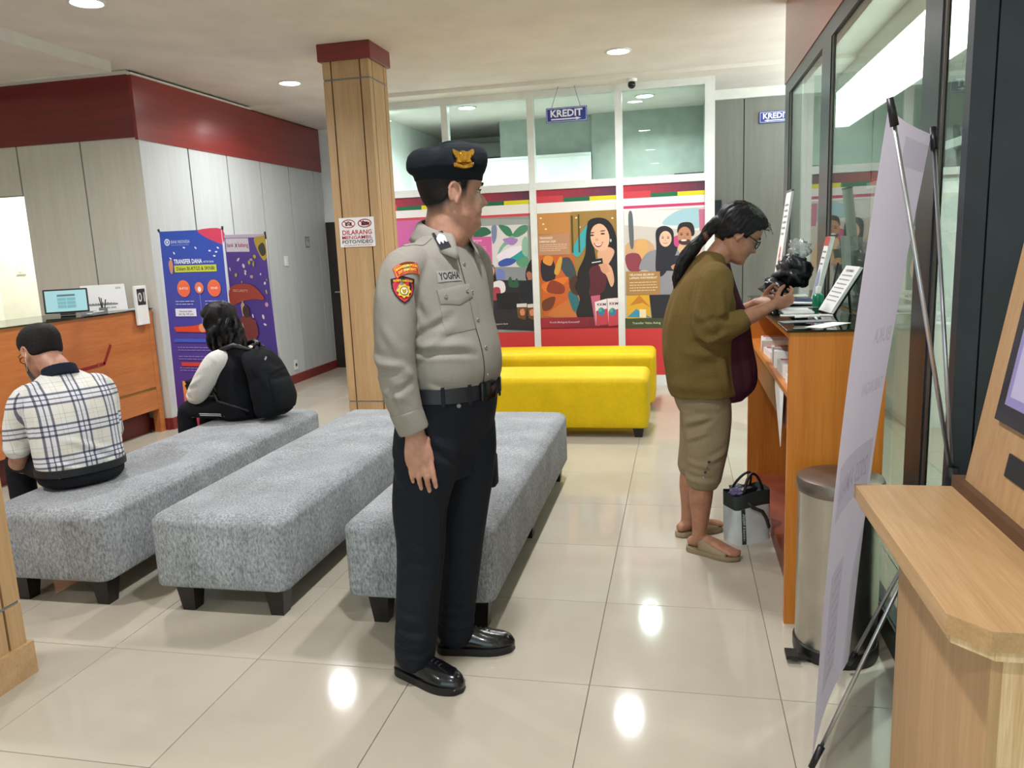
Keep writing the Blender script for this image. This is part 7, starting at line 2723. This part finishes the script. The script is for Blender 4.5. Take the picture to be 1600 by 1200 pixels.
hd = Head(U(0.215, -0.025, 1.030), 160, 24, 0, 1.04, 1.05)
S = Solid()
hd.solid(S)
S.limb([tuple(U(0.085, 0, 0.86)) + (0.07, 0.07), tuple(U(0.11, 0, 0.93)) + (0.062, 0.062), tuple(U(0.18, -0.022, 0.99)) + (0.058, 0.064)], R, 4, 26)
S.torso([tuple(U(0.0, 0, 0.47)) + (0.12, 0.08, 0.08, 2.2), tuple(U(0.02, 0, 0.65)) + (0.12, 0.08, 0.08, 2.2), tuple(U(0.07, 0, 0.86)) + (0.12, 0.06, 0.07, 2.2)], F, 3, 24)
for s in (-1, 1):
    S.limb([tuple(U(0.08, 0.155 * s, 0.83)) + (0.045,), tuple(U(0.135, 0.195 * s, 0.70)) + (0.042,), tuple(U(0.16, 0.20 * s, 0.575)) + (0.040,), tuple(U(0.21, 0.195 * s, 0.53)) + (0.039,), tuple(U(0.30, 0.16 * s, 0.545)) + (0.034,), tuple(U(0.385, 0.09 * s, 0.555)) + (0.026,)], R, 4, 18)
    hand(S, U(0.39, 0.088 * s, 0.556), F * 0.85 - R * 0.5 * s + Vector((0, 0, 0.05)), Vector((0, 0, -0.5)) - R * s * 0.6, (0, 0, 1), 0.98, curls=[(30, 40, 25)] * 4)
    S.limb([tuple(U(0.02, 0.09 * s, 0.49)) + (0.06,), tuple(U(0.42, 0.12 * s, 0.47)) + (0.05,), tuple(U(0.44, 0.12 * s, 0.3)) + (0.045,), tuple(U(0.44, 0.12 * s, 0.09)) + (0.035,)], R, 4, 14)
finish(S.skin(0.005, 3), 'body', 'skin', pm_, None, hd.colour(SKIN_A, LIP_A))
hd.eyes(pm_)
HL3 = [(-0.12, -0.040), (-0.05, -0.040), (-0.028, -0.032), (-0.012, -0.01), (0.006, 0.004), (0.012, -0.018), (0.026, -0.016), (0.034, 0.01), (0.05, 0.04), (0.07, 0.055), (0.12, 0.06)]
mask = lambda x, y, z: min(1, max(0, (z - np.interp(y, [q[0] for q in HL3], [q[1] for q in HL3])) / 0.012))
finish(hd.hair_shell(mask, 0.007).skin(0.0045, 2), 'hair', 'hair_short', pm_, lambda p, n: 0.0015 * noise.noise(p * 90))
MB().tube([hd.to((-0.078, -0.02, -0.005)), hd.to((-0.080, 0.0, -0.03)), hd.to((-0.066, 0.05, -0.07))], 0.0018, 6).build('mask_loop', 'mask_white', pm_, True)
MB().tube([hd.to((0.078, -0.02, -0.005)), hd.to((0.080, 0.0, -0.03)), hd.to((0.066, 0.05, -0.07))], 0.0018, 6).build('mask_loop', 'mask_white', pm_, True)
vs = []
for j in range(7):
    for i in range(13):
        t = (i - 6) / 6
        vs.append(hd.to((0.068 * t, 0.118 - 0.062 * t * t - 0.010 * abs(j - 3) / 3, -0.028 - 0.092 * j / 6)))
mk = MB().add(vs, [(j * 13 + i, j * 13 + i + 1, (j + 1) * 13 + i + 1, (j + 1) * 13 + i) for j in range(6) for i in range(12)]).build('face_mask', 'mask_white', pm_, True)
gl_ = MB()
for s in (-1, 1):
    gl_.tube([hd.to((s * 0.032 + 0.024 * math.cos(t), 0.100, -0.004 + 0.017 * math.sin(t))) for t in [2 * PI * k / 16 for k in range(16)]], 0.002, 6, closed=True)
    gl_.tube([hd.to((s * 0.055, 0.096, 0.002)), hd.to((s * 0.076, 0.06, 0.004)), hd.to((s * 0.080, -0.01, 0.006))], 0.002, 6)
gl_.tube([hd.to((-0.008, 0.1, 0.0)), hd.to((0, 0.104, 0.002)), hd.to((0.008, 0.1, 0.0))], 0.002, 6)
gl_.build('glasses', 'black_gloss', pm_, True)


def plaid():
    m, nt, b = new_mat('checked_cotton')

    def band(key, period, offs, widths):
        at = nt.nodes.new('ShaderNodeAttribute')
        at.attribute_name = key
        md = nt.nodes.new('ShaderNodeMath')
        md.operation = 'PINGPONG'
        tot = None
        for o_, w_ in zip(offs, widths):
            sub_ = nt.nodes.new('ShaderNodeMath')
            sub_.operation = 'SUBTRACT'
            sub_.inputs[1].default_value = o_
            link(nt, at.outputs['Fac'], sub_.inputs[0])
            pp = nt.nodes.new('ShaderNodeMath')
            pp.operation = 'PINGPONG'
            pp.inputs[1].default_value = period / 2
            link(nt, sub_.outputs[0], pp.inputs[0])
            lt = nt.nodes.new('ShaderNodeMath')
            lt.operation = 'LESS_THAN'
            lt.inputs[1].default_value = w_
            link(nt, pp.outputs[0], lt.inputs[0])
            if tot is None:
                tot = lt.outputs[0]
            else:
                ad = nt.nodes.new('ShaderNodeMath')
                ad.operation = 'MAXIMUM'
                link(nt, tot, ad.inputs[0])
                link(nt, lt.outputs[0], ad.inputs[1])
                tot = ad.outputs[0]
        return tot
    P_ = 0.14
    hu = band('pu', P_, (-0.022, 0.0, 0.022), (0.0046, 0.0026, 0.0046))
    hv = band('pv', P_, (-0.022, 0.0, 0.022), (0.0046, 0.0026, 0.0046))
    gu = band('pu', P_, (0.0,), (0.027,))
    gv = band('pv', P_, (0.0,), (0.027,))
    tu = band('pu', P_, (P_ / 2, P_ / 2 - 0.018), (0.0009, 0.0006))
    tv = band('pv', P_, (P_ / 2, P_ / 2 - 0.018), (0.0009, 0.0006))

    def mixc(fac, a, col, k):
        mu = nt.nodes.new('ShaderNodeMath')
        mu.operation = 'MULTIPLY'
        mu.inputs[1].default_value = k
        link(nt, fac, mu.inputs[0])
        mx = nt.nodes.new('ShaderNodeMix')
        mx.data_type = 'RGBA'
        link(nt, mu.outputs[0], mx.inputs['Factor'])
        link(nt, a, mx.inputs['A'])
        mx.inputs['B'].default_value = lin(col)
        return mx.outputs['Result']
    f = noise_node(nt, coords(nt), 5, 3)
    c = ramp(nt, f, [(0.35, '#d6d2c2'), (0.65, '#dfe0de')])
    c = mixc(gu, c, '#d8d9e6', 0.6)
    c = mixc(gv, c, '#d8d9e6', 0.6)
    c = mixc(tu, c, '#8a8474', 0.5)
    c = mixc(tv, c, '#8a8474', 0.5)
    c = mixc(hu, c, '#1d2540', 0.78)
    c = mixc(hv, c, '#1d2540', 0.78)
    link(nt, c, b.inputs['Base Color'])
    b.inputs['Roughness'].default_value = 0.9
    b.inputs['Specular IOR Level'].default_value = 0.2


plaid()
S = Solid()


def tm_(c, z, w, df, db, q=2.3):
    p = U(c, 0, z)
    return (p.x, p.y, p.z, w, df, db, q)


S.torso([tm_(-0.005, 0.475, 0.175, 0.12, 0.125), tm_(0.0, 0.52, 0.188, 0.135, 0.130), tm_(0.008, 0.60, 0.188, 0.140, 0.128), tm_(0.022, 0.70, 0.190, 0.130, 0.130), tm_(0.045, 0.79, 0.196, 0.115, 0.128), tm_(0.066, 0.855, 0.178, 0.092, 0.112), tm_(0.086, 0.90, 0.130, 0.070, 0.085), tm_(0.10, 0.935, 0.075, 0.06, 0.06)], F)
for s in (-1, 1):
    S.limb([tuple(U(0.06, 0.09 * s, 0.855)) + (0.06, 0.06), tuple(U(0.082, 0.155 * s, 0.83)) + (0.068, 0.068), tuple(U(0.118, 0.188 * s, 0.74)) + (0.064, 0.066), tuple(U(0.146, 0.200 * s, 0.645)) + (0.061, 0.064), tuple(U(0.153, 0.202 * s, 0.605)) + (0.062, 0.066)], R, 4, 24)
CL = RT.copy()


def pu_(p):
    q = p - RT
    r, f = q.dot(R), q.dot(F)
    if abs(r) > 0.19 and p.z > 0.58 and f > 0.02:
        return f * 0.9 + 0.3 * math.copysign(1, r)
    c = 0.03 + 0.1 * max(0, p.z - 0.6)
    return r * 1.02 + 0.01 * f


def pv_(p):
    q = p - RT
    return p.z + 0.10 * q.dot(F)


fo = [(U(-0.12, -0.1, 0.66), U(-0.1, 0.12, 0.56), 0.006, 0.014), (U(-0.12, -0.05, 0.60), U(-0.1, 0.15, 0.52), -0.006, 0.012), (U(-0.06, 0.17, 0.56), U(-0.1, 0.05, 0.50), 0.007, 0.012), (U(-0.08, -0.15, 0.56), U(-0.12, -0.02, 0.50), 0.006, 0.012),
      (U(-0.02, -0.19, 0.84), U(-0.02, -0.19, 0.62), -0.008, 0.012), (U(-0.02, 0.19, 0.84), U(-0.02, 0.19, 0.62), -0.008, 0.012)]
finish(S.skin(0.005, 4), 'checked_shirt', 'checked_cotton', pm_, folds_disp(fo, 0.006, 7, (1, 1, 0.7), 11), None, {'pu': pu_, 'pv': pv_})
S = Solid().limb([tuple(U(0.092, 0, 0.905)) + (0.082, 0.082), tuple(U(0.112, 0, 0.955)) + (0.073, 0.075)], R, 3, 28, cap=False)
finish(S.skin(0.005, 2), 'collar', 'collar_navy', pm_)
S = Solid()
S.torso([tm_(0.0, 0.435, 0.165, 0.12, 0.125), tm_(0.0, 0.46, 0.182, 0.135, 0.135), tm_(0.0, 0.50, 0.182, 0.13, 0.133), tm_(0.0, 0.525, 0.176, 0.12, 0.125)], F)
for s in (-1, 1):
    S.limb([tuple(U(0.0, 0.09 * s, 0.51)) + (0.085, 0.075), tuple(U(0.20, 0.105 * s, 0.51)) + (0.080, 0.076), tuple(U(0.40, 0.12 * s, 0.495)) + (0.068, 0.066), tuple(U(0.455, 0.122 * s, 0.44)) + (0.064, 0.064), tuple(U(0.45, 0.122 * s, 0.25)) + (0.062, 0.066), tuple(U(0.44, 0.122 * s, 0.085)) + (0.060, 0.064)], R, 4, 22)
tq, _ = finish(S.skin(0.0065, 4), 'trousers', 'black_trousers', pm_, folds_disp([], 0.006, 7))
vs, fs = [], []
for k in range(60):
    th = 2 * PI * k / 60
    d = F * math.cos(th) + R * math.sin(th)
    a, b = 0.187, 0.140
    q = 1 / (abs(math.sin(th) / a) ** 2.3 + abs(math.cos(th) / b) ** 2.3) ** (1 / 2.3)
    for e, z in ((0.0, 0.488), (0.005, 0.49), (0.005, 0.522), (0.0, 0.524)):
        vs.append(U(0, 0, z) + d * (q + e))
for k in range(60):
    for j in range(4):
        fs.append((k * 4 + j, ((k + 1) % 60) * 4 + j, ((k + 1) % 60) * 4 + (j + 1) % 4, k * 4 + (j + 1) % 4))
MB().add(vs, fs).build('belt', 'belt_black', pm_, True, angle=40)
for s in (-1, 1):
    shoe(pm_, 'shoe', U(0.385, 0.122 * s, -0.008), F, 0.28, 0.105, 'leather_black', 'sole_black')

# ================================================================== SEATED WOMAN WITH BACKPACK
RT = Vector((-2.69, 4.36, 0.008))
ps_ = thing('person', 'seated woman with long wavy black hair, black jacket and white sleeves', 'person', RT)
F = az(174)
R = right_of(F)
hd = Head(U(0.125, 0.0, 1.025), 188, 12, 0, 0.94, 0.98)
S = Solid()
hd.solid(S, 0.85)
S.limb([tuple(U(0.05, 0, 0.84)) + (0.06, 0.06), tuple(U(0.075, 0, 0.91)) + (0.052, 0.054), tuple(U(0.105, 0, 0.97)) + (0.05, 0.054)], R, 4, 24)
S.torso([tuple(U(0.0, 0, 0.47)) + (0.11, 0.08, 0.08, 2.2), tuple(U(0.02, 0, 0.65)) + (0.10, 0.07, 0.08, 2.2), tuple(U(0.05, 0, 0.84)) + (0.10, 0.05, 0.06, 2.2)], F, 3, 24)
for s in (-1, 1):
    S.limb([tuple(U(0.05, 0.14 * s, 0.82)) + (0.04,), tuple(U(0.12, 0.17 * s, 0.70)) + (0.036,), tuple(U(0.20, 0.165 * s, 0.60)) + (0.034,), tuple(U(0.29, 0.10 * s, 0.56)) + (0.028,), tuple(U(0.33, 0.06 * s, 0.56)) + (0.023,)], R, 4, 16)
    hand(S, U(0.335, 0.058 * s, 0.56), F * 0.85 - R * 0.5 * s, Vector((0, 0, -0.6)) - R * s * 0.6, (0, 0, 1), 0.86, curls=[(30, 40, 25)] * 4)
    S.limb([tuple(U(0.02, 0.09 * s, 0.49)) + (0.055,), tuple(U(0.34, 0.10 * s, 0.47)) + (0.045,), tuple(U(0.36, 0.10 * s, 0.3)) + (0.042,), tuple(U(0.36, 0.10 * s, 0.09)) + (0.032,)], R, 4, 14)
finish(S.skin(0.005, 3), 'body', 'skin', ps_, None, hd.colour(lin('#c59678'), LIP_A))
hd.eyes(ps_)
# long wavy hair
S = Solid()
HL4 = [(-0.12, -0.11), (-0.02, -0.11), (0.02, -0.08), (0.035, -0.01), (0.055, 0.035), (0.08, 0.058), (0.12, 0.064)]
mask = lambda x, y, z: min(1, max(0, (z - np.interp(y, [q[0] for q in HL4], [q[1] for q in HL4])) / 0.015))
S = hd.hair_shell(mask, 0.026)
random.seed(11)
for k in range(52):
    a = math.radians(random.uniform(-118, 118))      # around the back of the head
    r0 = random.uniform(0.75, 1.05)
    bx, by = math.sin(a) * 0.082 * r0, -0.012 - math.cos(a) * 0.100 * r0
    top = hd.to((bx * 0.8, by * 0.8, random.uniform(0.03, 0.09)))
    L = random.uniform(0.20, 0.30)
    pts = []
    ph = random.uniform(0, 6)
    for j in range(8):
        t = j / 7
        q = top + Vector((0, 0, -L * t)) + (hd.to((bx, by, 0)) - hd.to((0, -0.01, 0))) * (0.35 * t + 0.30 * math.sin(PI * t))
        q += R * 0.022 * math.sin(ph + 8 * t) + F * 0.020 * math.cos(ph + 7 * t) - F * 0.045 * t * t
        pts.append(tuple(q) + (0.014 * (1 - 0.45 * t),))
    S.limb(pts, R, 2, 10)
finish(S.skin(0.0048, 2), 'hair', 'hair_black', ps_, lambda p, n: 0.004 * noise.noise(Vector((p.x * 45, p.y * 45, p.z * 22))))
# jacket body and white sleeves
S = Solid()
S.torso([tm_(0.0, 0.445, 0.165, 0.12, 0.125), tm_(0.0, 0.50, 0.180, 0.135, 0.135), tm_(0.008, 0.60, 0.178, 0.13, 0.13), tm_(0.022, 0.70, 0.172, 0.12, 0.125), tm_(0.036, 0.78, 0.165, 0.10, 0.115), tm_(0.048, 0.835, 0.135, 0.08, 0.095), tm_(0.058, 0.875, 0.085, 0.065, 0.07), tm_(0.065, 0.90, 0.06, 0.055, 0.055)], F)
jk, _ = finish(S.skin(0.006, 4), 'jacket', 'jacket_black', ps_, folds_disp([], 0.009, 8))
for s in (-1, 1):
    S = Solid().limb([tuple(U(0.048, 0.10 * s, 0.815)) + (0.055, 0.06), tuple(U(0.060, 0.155 * s, 0.795)) + (0.066, 0.068), tuple(U(0.115, 0.185 * s, 0.715)) + (0.064, 0.070), tuple(U(0.175, 0.185 * s, 0.64)) + (0.062, 0.066), tuple(U(0.225, 0.165 * s, 0.595)) + (0.056, 0.060), tuple(U(0.285, 0.115 * s, 0.57)) + (0.044, 0.046)], R, 4, 24)
    finish(S.skin(0.006, 4), 'sleeve', 'sleeve_white', ps_, folds_disp([(U(0.10, 0.25 * s, 0.72), U(0.2, 0.24 * s, 0.66), 0.008, 0.014), (U(0.14, 0.25 * s, 0.66), U(0.22, 0.22 * s, 0.64), -0.008, 0.012), (U(0.2, 0.22 * s, 0.57), U(0.26, 0.16 * s, 0.60), 0.008, 0.012)], 0.005, 9))
# trousers with white side piping
S = Solid()
S.torso([tm_(0.0, 0.432, 0.15, 0.12, 0.115), tm_(0.0, 0.46, 0.168, 0.13, 0.125), tm_(0.0, 0.52, 0.160, 0.12, 0.12)], F)
for s in (-1, 1):
    S.limb([tuple(U(0.0, 0.085 * s, 0.505)) + (0.078, 0.072), tuple(U(0.20, 0.095 * s, 0.505)) + (0.074, 0.072), tuple(U(0.33, 0.10 * s, 0.49)) + (0.062, 0.060), tuple(U(0.375, 0.10 * s, 0.44)) + (0.058, 0.058), tuple(U(0.37, 0.10 * s, 0.25)) + (0.056, 0.058), tuple(U(0.36, 0.10 * s, 0.085)) + (0.054, 0.056)], R, 4, 22)
tq, tqt = finish(S.skin(0.0065, 4), 'trousers', 'black_trousers', ps_, folds_disp([], 0.006, 7))
for dz in (0.0, 0.012):
    pts = []
    for k in range(10):
        p = U(-0.02 + 0.24 * k / 9, -0.4, 0.462 + dz)
        hh = tqt.ray_cast(p, R, 0.6)
        if hh[0] is not None:
            pts.append(hh[0] - R * 0.001)
    if len(pts) > 2:
        MB().tube(pts, 0.0025, 6).build('white_piping', 'mask_white', tq)
for s in (-1, 1):
    shoe(ps_, 'shoe', U(0.305, 0.10 * s, -0.008), F, 0.25, 0.095, 'leather_black', 'sole_black')
# backpack worn on her back
bpk = thing('backpack', 'black backpack on the back of seated woman with wavy hair', 'backpack', U(-0.24, 0, 0.46))
S = Solid()
S.torso([tm_(-0.20, 0.45, 0.12, 0.062, 0.075, 2.8), tm_(-0.205, 0.48, 0.148, 0.068, 0.10, 2.8), tm_(-0.20, 0.58, 0.155, 0.068, 0.105, 2.8), tm_(-0.18, 0.70, 0.152, 0.062, 0.095, 2.8), tm_(-0.15, 0.79, 0.14, 0.07, 0.075, 2.6), tm_(-0.13, 0.84, 0.11, 0.055, 0.06, 2.4), tm_(-0.125, 0.865, 0.06, 0.03, 0.03, 2.2)], F)
bb, btr = finish(S.skin(0.006, 5), 'main_bag', 'jacket_black', bpk, folds_disp([(U(-0.36, -0.12, 0.74), U(-0.33, 0.12, 0.76), -0.008, 0.01), (U(-0.34, -0.15, 0.6), U(-0.26, -0.17, 0.74), 0.008, 0.02)], 0.009, 7))
S = Solid().torso([tm_(-0.285, 0.49, 0.10, 0.03, 0.035, 2.8), tm_(-0.292, 0.56, 0.115, 0.03, 0.04, 2.8), tm_(-0.275, 0.65, 0.11, 0.03, 0.035, 2.8), tm_(-0.255, 0.69, 0.09, 0.02, 0.02, 2.6)], F)
finish(S.skin(0.006, 4), 'front_pocket', 'jacket_black', bpk, folds_disp([], 0.004, 9))
MB().tube([U(-0.125, -0.03, 0.865), U(-0.14, -0.02, 0.90), U(-0.14, 0.02, 0.90), U(-0.125, 0.03, 0.865)], 0.007, 8).build('grab_handle', 'black_plastic', bpk, True)
for s in (-1, 1):
    MB().tube([U(-0.13, 0.07 * s, 0.86), U(-0.04, 0.10 * s, 0.895), U(0.04, 0.11 * s, 0.87), U(0.135, 0.115 * s, 0.76), U(0.15, 0.13 * s, 0.66), U(0.05, 0.185 * s, 0.56), U(-0.14, 0.15 * s, 0.50)], [0.012, 0.016, 0.017, 0.016, 0.013, 0.009, 0.009], 8).build('shoulder_strap', 'black_plastic', bpk, True)
h, n = pix_hit(btr, 415, 560)
q_ = n.to_track_quat('Z', 'Y').to_matrix().to_4x4()
MB().rbox(-0.018, 0.018, -0.005, 0.005, -0.002, 0.002, 0.001, 1, mat=Matrix.Translation(h) @ q_ @ Matrix.Rotation(0.6, 4, 'Z')).build('brand_tag', 'grey_plastic', bpk)
lap = thing('shoulder_bag', 'small black bag on the lap of woman with white sleeves', 'bag', U(0.24, 0.0, 0.575))
crumple(tuple(U(0.30, -0.02, 0.64)), (0.07, 0.13, 0.055), 7.7, 0.18, 6).build('bag_body', 'jacket_black', lap, True)
MB().tube([U(0.30, -0.13, 0.64), U(0.26, -0.10, 0.71), U(0.26, 0.06, 0.71), U(0.30, 0.1, 0.64)], 0.006, 8).build('handle', 'black_plastic', lap, True)
